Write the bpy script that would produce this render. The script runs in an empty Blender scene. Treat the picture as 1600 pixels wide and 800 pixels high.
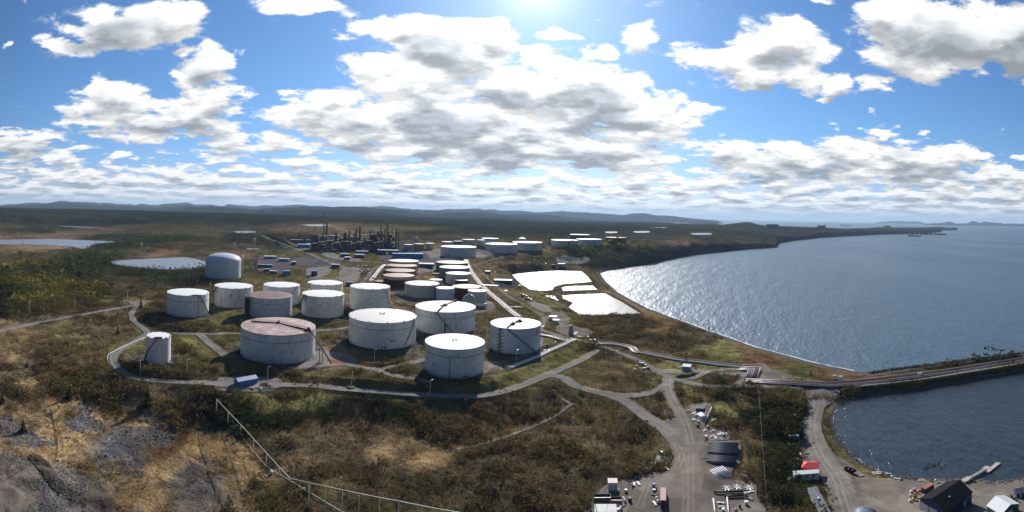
import bpy, bmesh, math, random
import numpy as np
from mathutils import Vector, Matrix

S = bpy.context.scene
COL = S.collection
random.seed(7)
RNG = np.random.default_rng(7)

# ------------------------------------------------------------------ camera
F = 745.0            # pixels (of the 1600 px photograph) per radian
Y0 = 335.0           # row of the horizontal plane at the picture's centre
CH = 132.0           # height of the drone above the sea
ROLL = math.radians(1.2)
CAM = np.array([0.0, 0.0, CH])
RT = np.array([math.cos(ROLL), 0, math.sin(ROLL)])
UP = np.array([-math.sin(ROLL), 0, math.cos(ROLL)])
FW = np.array([0.0, 1.0, 0.0])
cd = bpy.data.cameras.new('camera')
cd.type = 'PANO'
cd.panorama_type = 'CENTRAL_CYLINDRICAL'
cd.central_cylindrical_range_u_min = -800.0 / F
cd.central_cylindrical_range_u_max = 800.0 / F
cd.central_cylindrical_range_v_min = -(800 - Y0) / F
cd.central_cylindrical_range_v_max = Y0 / F
cd.central_cylindrical_radius = 1.0
cd.clip_start = 1.0
cd.clip_end = 200000.0
cam = bpy.data.objects.new('camera', cd)
COL.objects.link(cam)
cam.matrix_world = Matrix(((RT[0], UP[0], -FW[0], 0), (RT[1], UP[1], -FW[1], 0), (RT[2], UP[2], -FW[2], CH), (0, 0, 0, 1)))
S.camera = cam

# ------------------------------------------------------------------ light
SUN_AZ = math.radians(2.3)      # to the right of the view axis (+Y)
SUN_EL = math.radians(28.0)
sd = bpy.data.lights.new('sun', 'SUN')
sd.energy = 5.0
sd.angle = math.radians(0.6)
sd.color = (1.0, 0.955, 0.89)
sun = bpy.data.objects.new('sun', sd)
COL.objects.link(sun)
SDIR = Vector((math.sin(SUN_AZ) * math.cos(SUN_EL), math.cos(SUN_AZ) * math.cos(SUN_EL), math.sin(SUN_EL)))
sun.rotation_euler = SDIR.to_track_quat('Z', 'Y').to_euler()
S.view_settings.view_transform = 'Standard'
S.view_settings.look = 'None'
S.view_settings.exposure = 0.42
S.view_settings.gamma = 1.0
S.view_settings.use_curve_mapping = False
S.cycles.max_bounces = 5
S.cycles.diffuse_bounces = 2
S.cycles.glossy_bounces = 2
S.cycles.transmission_bounces = 2
S.cycles.volume_bounces = 0
S.cycles.transparent_max_bounces = 6
S.cycles.use_denoising = True
S.cycles.denoising_input_passes = 'RGB_ALBEDO_NORMAL'
S.cycles.denoising_prefilter = 'ACCURATE'
S.cycles.use_adaptive_sampling = False
S.cycles.sample_clamp_direct = 0
S.cycles.sample_clamp_indirect = 4

# ------------------------------------------------------------------ node helper
class NT:
    def __init__(s, nt): s.nt = nt
    def n(s, typ, **kw):
        nd = s.nt.nodes.new(typ)
        for k, v in kw.items(): setattr(nd, k, v)
        return nd
    def link(s, a, b): s.nt.links.new(a, b)
    def put(s, sock, v):
        if v is None: return
        if isinstance(v, bpy.types.NodeSocket): s.link(v, sock)
        else: sock.default_value = v
    def m(s, op, a=None, b=None, c=None, clamp=False):
        nd = s.n('ShaderNodeMath', operation=op, use_clamp=clamp)
        for i, v in enumerate((a, b, c)): s.put(nd.inputs[i], v)
        return nd.outputs[0]
    def v(s, op, a=None, b=None, sc=None):
        nd = s.n('ShaderNodeVectorMath', operation=op)
        s.put(nd.inputs[0], a); s.put(nd.inputs[1], b)
        if sc is not None: s.put(nd.inputs['Scale'], sc)
        return nd.outputs['Value'] if op in ('LENGTH', 'DISTANCE', 'DOT_PRODUCT') else nd.outputs[0]
    def noise(s, vec, scale, detail=4, rough=0.5, lac=2.0, dist=0.0, color=False):
        nd = s.n('ShaderNodeTexNoise')
        s.put(nd.inputs['Vector'], vec); s.put(nd.inputs['Scale'], scale); nd.inputs['Detail'].default_value = detail
        nd.inputs['Roughness'].default_value = rough; nd.inputs['Lacunarity'].default_value = lac
        nd.inputs['Distortion'].default_value = dist
        return nd.outputs['Color' if color else 'Fac']
    def mr(s, x, a, b, c=0.0, d=1.0, smooth=False):
        nd = s.n('ShaderNodeMapRange', interpolation_type='SMOOTHSTEP' if smooth else 'LINEAR')
        nd.clamp = True
        for i, v in enumerate((x, a, b, c, d)): s.put(nd.inputs[i], v)
        return nd.outputs[0]
    def mix(s, f, a, b, mode='MIX'):
        nd = s.n('ShaderNodeMix', data_type='RGBA', blend_type=mode)
        s.put(nd.inputs[0], f)
        s.put(nd.inputs[6], (*a, 1) if isinstance(a, tuple) and len(a) == 3 else a)
        s.put(nd.inputs[7], (*b, 1) if isinstance(b, tuple) and len(b) == 3 else b)
        return nd.outputs[2]
    def xyz(s, v):
        nd = s.n('ShaderNodeSeparateXYZ'); s.link(v, nd.inputs[0]); return nd.outputs
    def comb(s, x, y, z):
        nd = s.n('ShaderNodeCombineXYZ')
        for i, v in enumerate((x, y, z)): s.put(nd.inputs[i], v)
        return nd.outputs[0]

# ------------------------------------------------------------------ sky
def px_az(px, py):
    """pixel -> (azimuth, tan elevation) of that direction in the world"""
    th = (px - 800) / F; t = (Y0 - py) / F
    d = math.sin(th) * RT + math.cos(th) * FW + t * UP
    return math.atan2(d[0], d[1]), d[2] / math.hypot(d[0], d[1])

# cloud masses: pixel centre, half width, half height, weight (built at their azimuth and elevation)
CLOUDS = [
 (200,40,95,38,1), (110,62,55,24,.9), (255,30,50,30,.9), (265,52,55,28,.7),
 (320,100,45,42,.9), (335,150,60,40,.8), (180,165,80,42,1), (250,190,120,38,1), (320,180,70,45,.9), (140,195,60,22,.8), (345,215,60,26,.8),
 (435,222,65,20,.8), (360,252,42,14,.8), (40,228,75,26,.85), (90,245,50,16,.8), (10,205,35,14,.5),
 (480,12,60,18,.7), (430,5,60,16,.6), (570,45,65,22,.8), (640,38,60,24,.7), (575,92,20,9,.7),
 (700,85,110,60,1.1), (760,50,50,26,.9), (640,130,110,50,1.05), (480,170,70,34,1), (560,190,110,45,1.1), (700,190,150,65,1.25), (850,140,120,60,1.2), (930,160,110,60,1.1),
 (1000,190,90,60,1), (800,225,170,42,1.2), (960,235,110,35,1.1), (660,235,110,30,1), (1075,172,45,16,.7), (590,262,50,14,.7), (770,265,55,17,.8), (880,50,45,14,.55), (930,30,40,14,.5), (1000,60,45,34,.75), (985,75,30,18,.6), (915,85,35,22,.6), (1020,35,20,10,.5),
 (1130,100,80,26,.95), (1215,70,85,46,1.05), (1190,115,90,30,.95), (1270,80,45,30,.7), (1245,140,40,14,.7), (1312,132,28,22,.85), (1375,135,42,18,.75), (1400,128,25,10,.6), (1300,155,20,8,.6),
 (1420,40,90,60,1.1), (1500,60,150,60,1.2), (1600,60,110,70,1.2), (1480,100,80,22,.8), (1390,10,60,30,.8), (1277,4,30,9,.6),
 (1160,245,75,30,.95), (1290,250,140,38,1.1), (1420,255,120,36,1.05), (1380,212,30,12,.8), (1426,203,14,9,.7), (1590,245,25,14,.8), (1560,275,90,22,.9), (1200,265,100,22,.9), (1500,285,110,16,.8), (1470,240,80,20,.8),
 (495,262,45,16,.85), (1010,275,55,17,.8), (820,285,60,12,.6), (30,275,60,10,.5), (195,240,20,8,.5), (250,262,22,7,.5), (0,78,14,9,.6),
 (-150,120,140,60,1), (1800,150,150,60,1), (1900,250,200,40,1),
]
wd = bpy.data.worlds.new('World'); S.world = wd; wd.use_nodes = True
wd.node_tree.nodes.clear()

def cloud_group():
    g = bpy.data.node_groups.new('cloud_density', 'ShaderNodeTree')
    g.interface.new_socket('P', in_out='INPUT', socket_type='NodeSocketVector')   # azimuth, tan elevation, 0
    g.interface.new_socket('D', in_out='OUTPUT', socket_type='NodeSocketFloat')
    g.interface.new_socket('M', in_out='OUTPUT', socket_type='NodeSocketFloat')
    T = NT(g)
    gi = T.n('NodeGroupInput'); go = T.n('NodeGroupOutput')
    P = gi.outputs[0]
    x = T.xyz(P)
    el = x[1]
    sc = T.m('DIVIDE', 1.0, T.m('ADD', T.m('MAXIMUM', el, 0.0), 0.16))
    dx = T.m('MULTIPLY', T.m('SINE', x[0]), sc); dy = T.m('MULTIPLY', T.m('COSINE', x[0]), sc)
    q = T.comb(dx, dy, T.m('MULTIPLY', el, 2.0))
    warp = T.v('SCALE', T.v('SUBTRACT', T.noise(q, 5.0, 3, color=True), (0.5, 0.5, 0.5)), sc=0.10)
    q2 = T.v('ADD', q, warp)
    big = T.noise(q2, 2.6, 2, 0.5)
    fb = T.noise(q2, 5.4, 9, 0.59, 2.1)
    # edge warp of the masks so no ellipse shows
    w2 = T.v('SCALE', T.v('SUBTRACT', T.noise(q, 3.0, 5, color=True), (0.5, 0.5, 0.5)), sc=0.17)
    Pw = T.v('ADD', P, T.v('MULTIPLY', w2, (1.0, 0.55, 0.0)))
    acc = None
    for (cx, cy, a, b, w) in CLOUDS:
        az, e = px_az(cx, cy)
        ln = T.v('LENGTH', T.v('MULTIPLY', T.v('SUBTRACT', Pw, (az, e, 0)), (F / (a * 1.38), F / (b * 1.38), 0)))
        f = T.m('MULTIPLY', T.m('MAXIMUM', T.m('SUBTRACT', 1.0, ln), 0.0), w)
        if acc is None: acc = f
        else: acc = T.m('MAXIMUM', acc, f) if len(CLOUDS) > 200 else T.m('SMOOTH_MAX', acc, f, 0.12)
    # the unbroken field of small clouds towards the horizon
    elc = T.m('MAXIMUM', el, 0.001)
    lb = T.comb(T.m('MULTIPLY', x[0], 15.0), T.m('MULTIPLY', T.m('LOGARITHM', T.m('ADD', elc, 0.030), math.e), 5.6), 0.0)
    puff = T.noise(lb, 1.0, 7, 0.54)
    cover = T.mr(el, 0.150, 0.045, -0.60, 0.50, True)
    bd = T.m('ADD', cover, T.m('MULTIPLY', T.m('SUBTRACT', puff, 0.5), 4.0))
    bd = T.m('ADD', bd, T.m('MULTIPLY', T.m('SUBTRACT', big, 0.5), T.mr(el, 0.14, 0.07, 0.0, 0.8)))
    up = T.m('ADD', T.m('SUBTRACT', T.m('MULTIPLY', acc, 1.7), 0.36), T.m('MULTIPLY', T.m('SUBTRACT', fb, 0.5), T.m('ADD', 0.5, T.m('MULTIPLY', T.m('MINIMUM', T.m('MULTIPLY', acc, 3.0), 1.0), 2.7))))
    d = T.m('MAXIMUM', up, bd)
    soft = T.noise(q2, 3.1, 3, 0.5)
    ms = T.m('ADD', T.m('SUBTRACT', T.m('MULTIPLY', acc, 1.7), 0.36), T.m('MULTIPLY', T.m('SUBTRACT', soft, 0.5), 3.8))
    ms = T.m('ADD', ms, T.m('MULTIPLY', T.m('SUBTRACT', fb, 0.5), 0.45))
    T.link(T.m('MAXIMUM', ms, T.m('MULTIPLY', bd, 1.25)), go.inputs[1])
    T.link(d, go.inputs[0])
    return g

def build_sky():
    T = NT(wd.node_tree)
    tc = T.n('ShaderNodeTexCoord').outputs['Generated']
    x = T.xyz(tc)
    hor = T.m('MAXIMUM', T.m('SQRT', T.m('ADD', T.m('MULTIPLY', x[0], x[0]), T.m('MULTIPLY', x[1], x[1]))), 1e-4)
    az = T.m('ARCTAN2', x[0], x[1]); el = T.m('DIVIDE', x[2], hor)
    el = T.m('MINIMUM', el, 3.0)
    G = cloud_group()
    def dens(daz, de):
        nd = T.n('ShaderNodeGroup'); nd.node_tree = G
        T.link(T.comb(T.m('ADD', az, daz), T.m('ADD', el, de), 0.0), nd.inputs[0])
        return nd.outputs
    D0 = dens(0.0, 0.0)[0]
    D1, M1 = dens(0.0, T.m('ADD', 0.008, T.m('MULTIPLY', T.m('MAXIMUM', el, 0.0), 0.075)))
    sky = T.n('ShaderNodeTexSky', sky_type='NISHITA', sun_disc=False)
    sky.sun_elevation = SUN_EL; sky.sun_rotation = SUN_AZ
    sky.air_density = 1.0; sky.dust_density = 0.35; sky.ozone_density = 2.0; sky.altitude = 100
    alpha = T.mr(D0, -0.02, 0.42, 0, 1, True)
    thick = T.mr(M1, 0.30, 1.55, 0, 1, True)
    sdir = tuple(SDIR)
    ca = T.m('MAXIMUM', T.v('DOT_PRODUCT', tc, sdir), 0.0)
    glow = T.m('POWER', ca, 9.0)
    glow2 = T.m('POWER', ca, 120.0)
    lit = T.m('ADD', T.m('ADD', CL_WHITE, T.m('MULTIPLY', glow, CL_GLOW)), T.m('MULTIPLY', glow2, CL_GLOW2))
    dark = T.m('ADD', CL_DARK, T.m('MULTIPLY', glow, CL_DARK * 0.35))
    # relief: lit where the cloud thins towards the sun
    rel = T.mr(T.m('SUBTRACT', D0, D1), -0.35, 0.35, 0.72, 1.08)
    lum = T.m('MULTIPLY', T.m('ADD', T.m('MULTIPLY', lit, T.m('SUBTRACT', 1.0, thick)), T.m('MULTIPLY', dark, thick)), rel)
    tint = T.mix(thick, (1.0, 0.995, 0.985), (0.84, 0.91, 1.0))
    cc = T.v('SCALE', tint, sc=lum)
    haze = T.mr(el, 0.0, 0.040, 0.70, 0.0, True)      # far clouds fade into bright air
    lowb = T.mr(el, 0.02, 0.22, 0, 1, True)
    tintlow = T.mix(lowb, (1.12, 0.90, 1.02), (1, 1, 1))
    aur = T.m('ADD', T.m('MULTIPLY', T.m('POWER', ca, 420.0), 6.0), T.m('MULTIPLY', T.m('POWER', ca, 30.0), 0.9))
    blue = T.v('ADD', T.v('MULTIPLY', SKYMUL(T, sky.outputs[0]), tintlow), T.v('SCALE', T.comb(1.25, 1.0, 0.84), sc=aur))
    col = T.mix(alpha, blue, cc)
    hz = T.v('SCALE', T.comb(0.84, 0.92, 1.0), sc=CL_WHITE * 0.78)
    col = T.mix(haze, col, hz)
    away = T.mr(T.v('DOT_PRODUCT', tc, (sdir[0], sdir[1], 0.0)), 0.0, 0.50, 0.42, 1.0, True)    # the half of the sky away from the sun is deeper
    col = T.v('SCALE', col, sc=away)
    bg = T.n('ShaderNodeBackground'); T.link(col, bg.inputs[0]); bg.inputs[1].default_value = SKY_STRENGTH
    out = T.n('ShaderNodeOutputWorld'); T.link(bg.outputs[0], out.inputs[0])
CL_WHITE, CL_GLOW, CL_GLOW2, CL_DARK = 7.4, 2.8, 5.0, 3.9
SKY_STRENGTH = 0.1
def SKYMUL(T, c):
    return T.v('MULTIPLY', c, (0.40, 0.62, 0.86))
build_sky()
wd.cycles.sampling_method = 'MANUAL'
wd.cycles.sample_map_resolution = 512

# ------------------------------------------------------------------ numpy noise
def _hash(ix, iy, s):
    h = (ix.astype(np.int64) * 374761393 + iy.astype(np.int64) * 668265263 + s * 1442695041) & 0xffffffff
    h = ((h ^ (h >> 13)) * 1274126177) & 0xffffffff
    return ((h ^ (h >> 16)) & 0xffff) / 65535.0
def vnoise(x, y, s=0):
    x0 = np.floor(x); y0 = np.floor(y); fx = x - x0; fy = y - y0
    fx = fx * fx * fx * (fx * (fx * 6 - 15) + 10); fy = fy * fy * fy * (fy * (fy * 6 - 15) + 10)
    a = _hash(x0, y0, s); b = _hash(x0 + 1, y0, s); c = _hash(x0, y0 + 1, s); d = _hash(x0 + 1, y0 + 1, s)
    return (a + (b - a) * fx + (c - a) * fy + (a - b - c + d) * fx * fy) * 2 - 1
def fbm(x, y, wl, octs=4, s=0, gain=0.5):
    r = 0; a = 1.0; n = 0
    for o in range(octs):
        c, q = math.cos(o * 1.3 + s), math.sin(o * 1.3 + s)
        r = r + a * vnoise((x * c - y * q) / wl + 17.3 * o, (x * q + y * c) / wl - 9.1 * o, s + o)
        n += a; a *= gain; wl *= 0.5
    return r / n
def ss(x, a, b):
    t = np.clip((x - a) / (b - a), 0, 1); return t * t * (3 - 2 * t)

# ------------------------------------------------------------------ camera maths
def rays(px, py):
    th = (np.asarray(px, float) - 800) / F; t = (Y0 - np.asarray(py, float)) / F
    return np.sin(th)[..., None] * RT + np.cos(th)[..., None] * FW + t[..., None] * UP
def at_z(px, py, z):
    d = rays(px, py); k = (z - CH) / d[..., 2]
    return CAM + d * np.asarray(k)[..., None]
def to_px(P):
    v = P - CAM
    r = v @ RT; f = v @ FW; u = v @ UP
    return 800 + F * np.arctan2(r, f), Y0 - F * u / np.hypot(r, f)
def poly_sd(X, Y, poly):
    """signed distance to a closed polygon (negative inside)"""
    d2 = np.full(X.shape, 1e18); ins = np.zeros(X.shape, bool)
    n = len(poly)
    for i in range(n):
        ax, ay = poly[i]; bx, by = poly[(i + 1) % n]
        ex, ey = bx - ax, by - ay; L = ex * ex + ey * ey + 1e-12
        wx = X - ax; wy = Y - ay
        t = np.clip((wx * ex + wy * ey) / L, 0, 1)
        d2 = np.minimum(d2, (wx - ex * t) ** 2 + (wy - ey * t) ** 2)
        c = (ay > Y) != (by > Y)
        xi = ax + (Y - ay) * ex / (ey if abs(ey) > 1e-12 else 1e-12)
        ins ^= c & (X < xi)
    d = np.sqrt(d2)
    return np.where(ins, -d, d)
def line_d(X, Y, pts, zs=None):
    """distance to a polyline, and the value of zs at the closest point"""
    best = np.full(X.shape, 1e18); zz = np.zeros(X.shape)
    for i in range(len(pts) - 1):
        ax, ay = pts[i][:2]; bx, by = pts[i + 1][:2]
        ex, ey = bx - ax, by - ay; L = ex * ex + ey * ey + 1e-12
        t = np.clip(((X - ax) * ex + (Y - ay) * ey) / L, 0, 1)
        d2 = (X - ax - ex * t) ** 2 + (Y - ay - ey * t) ** 2
        k = d2 < best; best = np.where(k, d2, best)
        if zs is not None: zz = np.where(k, zs[i] + (zs[i + 1] - zs[i]) * t, zz)
    return np.sqrt(best), zz
def smooth_line(pts, n=4):
    """Catmull-Rom through the points"""
    p = [np.array(q, float) for q in pts]; p = [2 * p[0] - p[1]] + p + [2 * p[-1] - p[-2]]
    out = []
    for i in range(1, len(p) - 2):
        for k in range(n):
            t = k / n
            out.append(0.5 * ((2 * p[i]) + (p[i + 1] - p[i - 1]) * t + (2 * p[i - 1] - 5 * p[i] + 4 * p[i + 1] - p[i + 2]) * t * t + (3 * p[i] - p[i - 1] - 3 * p[i + 1] + p[i + 2]) * t ** 3))
    out.append(p[-2]); return np.array(out)

# ------------------------------------------------------------------ grid of the ground (fine near, coarse far)
NA, NR = 1560, 900
AZ = np.radians(np.linspace(-86, 92, NA))
ta = 2.3 * (0.66 / 2.3) ** (np.linspace(0, 1, 50, endpoint=False))
tb = np.linspace(0.66 ** 0.8, 0.056 ** 0.8, 560, endpoint=False) ** (1 / 0.8)
tc_ = np.exp(np.linspace(math.log(0.056), math.log(0.0029), NR - 610))
DD = CH / np.concatenate([ta, tb, tc_])
GA, GD = np.meshgrid(AZ, DD)            # rows = distance
GX = GD * np.sin(GA); GY = GD * np.cos(GA)
LD = np.log(GD)

# height of the land at points read off the photograph: (px, py, z)
HP = [
 (-250,800,12),(0,800,11),(150,790,11),(300,790,12),(400,780,12),(500,790,12),(700,800,11),(900,800,10),(1050,800,9),(1160,800,12),(1250,800,7),(1330,790,5.5),(1420,790,4.5),(1500,790,4),(1600,790,4),(1800,790,5),
 (0,720,11),(150,700,11),(300,700,12),(360,700,12),(450,720,12),(600,720,11.5),(750,720,11),(900,720,10),(1000,700,10),(1100,700,10),(1200,720,17),(1240,700,16),(1290,720,6),(1180,660,13),(1240,640,12),
 (0,650,14),(100,650,13),(200,660,12),(300,660,12.5),(330,640,16),(380,670,12.5),(480,665,12.5),(600,660,12),(750,650,12.5),(850,640,12.5),(950,650,11),(870,690,10.5),
 (0,600,20),(80,600,19),(150,610,18),(190,590,21.5),(250,600,22),(320,612,21.5),(400,607,21.5),(500,608,21),(600,613,20.5),(700,620,20),(800,608,18.5),(850,590,17),
 (300,575,22),(430,568,22.5),(540,570,21.5),(600,548,22),(710,590,20),(760,570,19.5),(804,553,18),(900,565,15),(960,550,12.5),(900,530,14),(850,520,16),
 (0,540,24),(100,530,24),(200,520,24),(280,520,24),(380,520,24),(500,515,24),(640,515,23),(700,520,22),(0,500,27),(100,480,27),(200,470,27),(293,496,26),(364,480,26),(420,497,25.5),(500,497,25.5),(440,478,26),(577,487,26),(700,470,24),(750,480,22),(800,500,18.5),(770,455,21),
 (960,600,14),(950,575,13),(1000,620,11.5),(1050,590,10.5),(1010,560,10),(1050,610,10.5),(1100,603,9),(1200,604,6.5),(1300,605,5),(1130,640,12),(1040,650,10.5),(1110,590,7),
 (950,520,10),(1000,520,9),(1050,540,7),(1100,560,6),(1150,560,5),(1200,575,4),(1300,590,3.5),(1000,495,6),(920,500,9),(850,480,13),(900,440,5),(860,460,6),(830,440,8),(950,460,5),(990,480,4.5),
 (0,450,27),(100,450,27),(200,440,26),(300,437,26),(348,437,27),(420,440,27),(520,450,27),(600,465,26),(660,466,25),(720,445,25),(740,430,27),(700,425,30),(620,440,28),(560,430,31),(500,430,30),
 (0,400,24),(80,400,24),(240,400,21),(240,428,24),(340,415,25),(400,410,32),(470,405,36),(560,400,38),(620,395,40),(700,403,42),(780,396,44),(830,392,45),(880,388,46),(920,385,47),(760,410,36),(800,405,30),(850,405,26),(900,410,22),(870,418,14),
 (50,380,23),(150,380,23),(250,385,26),(0,362,30),(100,360,30),(200,362,32),(260,365,42),(330,370,36),(400,365,44),(450,370,46),(520,372,45),(600,375,45),(700,370,52),(800,365,58),(900,365,60),(980,372,52),(1050,375,46),(950,395,34),(1000,385,45),(930,408,26),
 (1100,372,40),(1150,370,36),(1200,368,35),(1270,362,30),(1340,359,38),(1420,357,30),
 (0,346,60),(200,348,60),(400,352,65),(600,356,70),(700,356,75),(800,358,55),(900,358,60),(1000,357,60),(1100,358,70),
 (-250,600,20),(-250,500,27),(-250,400,27),(-250,355,50),(1800,355,5),(1800,500,3),
]
HPa = np.array(HP, float)
HW = at_z(HPa[:, 0], HPa[:, 1], HPa[:, 2])
hA = np.arctan2(HW[:, 0], HW[:, 1]); hL = np.log(np.hypot(HW[:, 0], HW[:, 1]))
def tps(a, b, c, d):
    r2 = (a[:, None] - c[None]) ** 2 + (b[:, None] - d[None]) ** 2
    return 0.5 * r2 * np.log(r2 + 1e-9)
N = len(HP)
K = tps(hA, hL, hA, hL) + np.eye(N) * 2e-3
Pm = np.c_[np.ones(N), hA, hL]
W = np.linalg.solve(np.block([[K, Pm], [Pm.T, np.zeros((3, 3))]]), np.r_[HPa[:, 2], 0, 0, 0])
def base_h(A, L):
    A = np.clip(A, -1.5, 1.5); L = np.clip(L, math.log(120), math.log(6500))
    sh = A.shape; A = A.ravel(); L = L.ravel(); r = np.empty(A.size)
    for i in range(0, A.size, 40000):
        s = slice(i, i + 40000)
        r[s] = tps(A[s], L[s], hA, hL) @ W[:N] + W[N] + W[N + 1] * A[s] + W[N + 2] * L[s]
    return r.reshape(sh)
# solve coarsely, then interpolate to the fine grid
ca = np.linspace(AZ[0], AZ[-1], 260); cl = np.linspace(math.log(DD[0]), math.log(DD[-1]), 220)
CA_, CL_ = np.meshgrid(ca, cl)
CB = base_h(CA_, CL_)
def bil(G, u, v):
    """G[row v, column u]"""
    u = np.clip(u, 0, G.shape[1] - 1.001); v = np.clip(v, 0, G.shape[0] - 1.001)
    i = u.astype(int); j = v.astype(int); fu = u - i; fv = v - j
    return (G[j, i] * (1 - fu) + G[j, i + 1] * fu) * (1 - fv) + (G[j + 1, i] * (1 - fu) + G[j + 1, i + 1] * fu) * fv
Z = bil(CB, (GA - ca[0]) / (ca[1] - ca[0]), (LD - cl[0]) / (cl[1] - cl[0]))

# ---- far hills: skyline rows read off the photograph, at three distances
def prof(pts):
    """pixel skyline -> tan elevation as a function of azimuth"""
    a = []; e = []
    for x, y in pts:
        A, E = px_az(x, y); a.append(A); e.append(E)
    o = np.argsort(a); return np.array(a)[o], np.array(e)[o]
def skyline(pts, amp, wl, seed):
    a, e = prof(pts)
    t = np.interp(GA[0], a, e)
    return t + amp * fbm(GA[0], GA[0] * 0, wl, 5, seed, 0.55) 
def ridge(Zg, pts, D0, wid_near, wid_far, amp, wl, seed, rough=0.25):
    t = skyline(pts, amp, wl, seed)[None, :]
    Dc = D0 * (1 + 0.10 * fbm(GA[0] * 5, GA[0] * 0 + seed, 1.0, 2, seed))[None, :]
    top = CH + t * Dc
    x = (LD - np.log(Dc))
    w = np.where(x < 0, np.exp(-(x / wid_near) ** 2), np.exp(-(x / wid_far) ** 2))
    nz = fbm(GX, GY, D0 * 0.11, 4, seed + 5, 0.55) * (1 - w) * rough * np.maximum(top - 60, 20) * np.sqrt(w)
    h = Zg + (top - Zg) * w + nz
    return np.maximum(Zg, h)
R_far = [(-300,317),(0,318.5),(60,318),(85,316),(130,315.5),(175,319),(212,321),(222,318.5),(245,320),(256,317.5),(292,317.5),(305,321),(330,319.5),(350,321.5),(357,319),(372,320),(400,321.5),(430,320),(470,320.5),(520,322),(560,320.5),(600,322),(620,325),(660,328),(700,326.5),(740,327.5),(800,331),(830,331),(850,330.5),(890,331.5),(930,332.5),(960,335),(1000,334),(1030,335.5),(1060,338.5),(1090,341),(1120,344),(1135,350),(1300,360),(1900,370)]
R_mid = [(-300,322),(0,322),(60,325),(150,326),(220,332),(300,324.5),(350,324),(400,326),(450,323),(520,323.5),(560,324),(600,327),(640,332),(680,335),(720,334),(780,335),(830,337),(870,341),(930,345),(990,347),(1020,352),(1900,380)]
R_low = [(-300,338),(0,336),(100,338),(200,337),(300,336),(400,338),(500,338),(600,337),(700,342),(760,343),(800,347),(850,350.8),(1000,351),(1020,352),(1060,351.5),(1090,351),(1110,350),(1130,351),(1148,349),(1165,347),(1172,347.3),(1185,351),(1200,353),(1240,354),(1300,356),(1340,357.5),(1900,380)]
Z = np.where(GD > 3500, np.minimum(Z, 75), Z)
Z = Z + fbm(GX, GY, 300, 5, 3) * np.clip((GD - 500) / 2500, 0, 1) * 9
Z = ridge(Z, R_low, 4300, 0.12, 0.14, 0.0012, 0.10, 21, 0.7)
Z = ridge(Z, [(x, y + 5.5) for x, y in R_mid], 5600, 0.05, 0.10, 0.0060, 0.12, 25, 0.8)
Z = ridge(Z, R_mid, 7200, 0.05, 0.12, 0.0050, 0.09, 22, 0.8)
Z = ridge(Z, [(x, y + 3.0) for x, y in R_far], 10000, 0.06, 0.12, 0.0055, 0.07, 26, 0.8)
Z = ridge(Z, R_far, 15000, 0.10, 0.3, 0.0048, 0.045, 23, 0.6)

# ---- coast: polygons of sea
def W2(pts, z=0.0):
    a = np.array(pts, float); return at_z(a[:, 0], a[:, 1], z)[:, :2]
def pol(pts):       # (px column, distance) -> world
    return np.array([[d * math.sin((x - 800) / F), d * math.cos((x - 800) / F)] for x, d in pts])
cwN = W2([(1362,582.5),(1400,577),(1450,571),(1500,564),(1550,558),(1600,552)])     # causeway, outer edge
cwS = W2([(1600,581),(1550,590),(1500,599),(1450,608),(1400,615),(1360,619),(1330,625),(1314,632)])
dN = (cwN[-1] - cwN[0]); dN /= np.linalg.norm(dN)
shore = W2([(938,427.5),(948,441),(965,456),(985,468),(1010,480.5),(1040,492),(1070,503),(1100,514),(1140,528),(1180,542),(1220,553),(1260,564),(1300,573),(1335,580)])
head = W2([(950,423),(970,420),(990,416),(1005,414),(1020,411.5),(1040,406.5),(1062,402),(1090,397),(1125,393.5),(1150,391),(1175,389),(1213,386.8),(1216,383),(1217,379.5),(1232,377.5),(1245,375.5),(1262,374),(1282,371.5),(1300,370.5),(1325,369),(1350,368),(1375,366.5),(1400,366),(1430,365),(1455,364),(1472,362.2)])
tipN = W2([(1468,360.6),(1476,359.6),(1488,359),(1497,358.2),(1492,357.3)])
back = pol([(1470,9300),(1440,8900),(1400,8300),(1370,7400),(1330,6000),(1290,5500),(1250,5300),(1210,5400),(1180,5300),(1140,5600),(1100,6400),(1060,7000),(1000,7300),(930,7100),(880,6100),(850,5900),(842,6600),(870,8200),(920,9500),(935,11500),(985,12500),(1040,12700),(1075,12500),(1110,12500),(1130,13500),(1115,16000),(1125,20000),(1100,30000),(1105,60000)])
outer = pol([(1900,60000),(2000,20000),(2000,4000)])
ext = np.array([cwN[-1] + dN * k for k in (3000, 1500, 600, 200)])
SEA1 = np.vstack([head, tipN, back, outer, ext, cwN[::-1], shore[::-1]])
harb = W2([(1308,640),(1303,652),(1305,668),(1312,684),(1322,698),(1335,712),(1352,724),(1375,735),(1395,741),(1425,746),(1450,748),(1475,748),(1500,746),(1530,748),(1552,752),(1575,750),(1600,746),(1640,740)])
SEA2 = np.vstack([harb, [harb[-1] + dN * 160], [harb[-1] + dN * 330], [cwS[0] + dN * 400], [cwS[0] + dN * 100], cwS])
sd1 = poly_sd(GX, GY, SEA1); sd2 = poly_sd(GX, GY, SEA2)
SD = np.minimum(sd1, sd2)
coast_n = fbm(GX, GY, 30, 4, 9) * np.clip(SD / 20, 0, 1)
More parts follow.
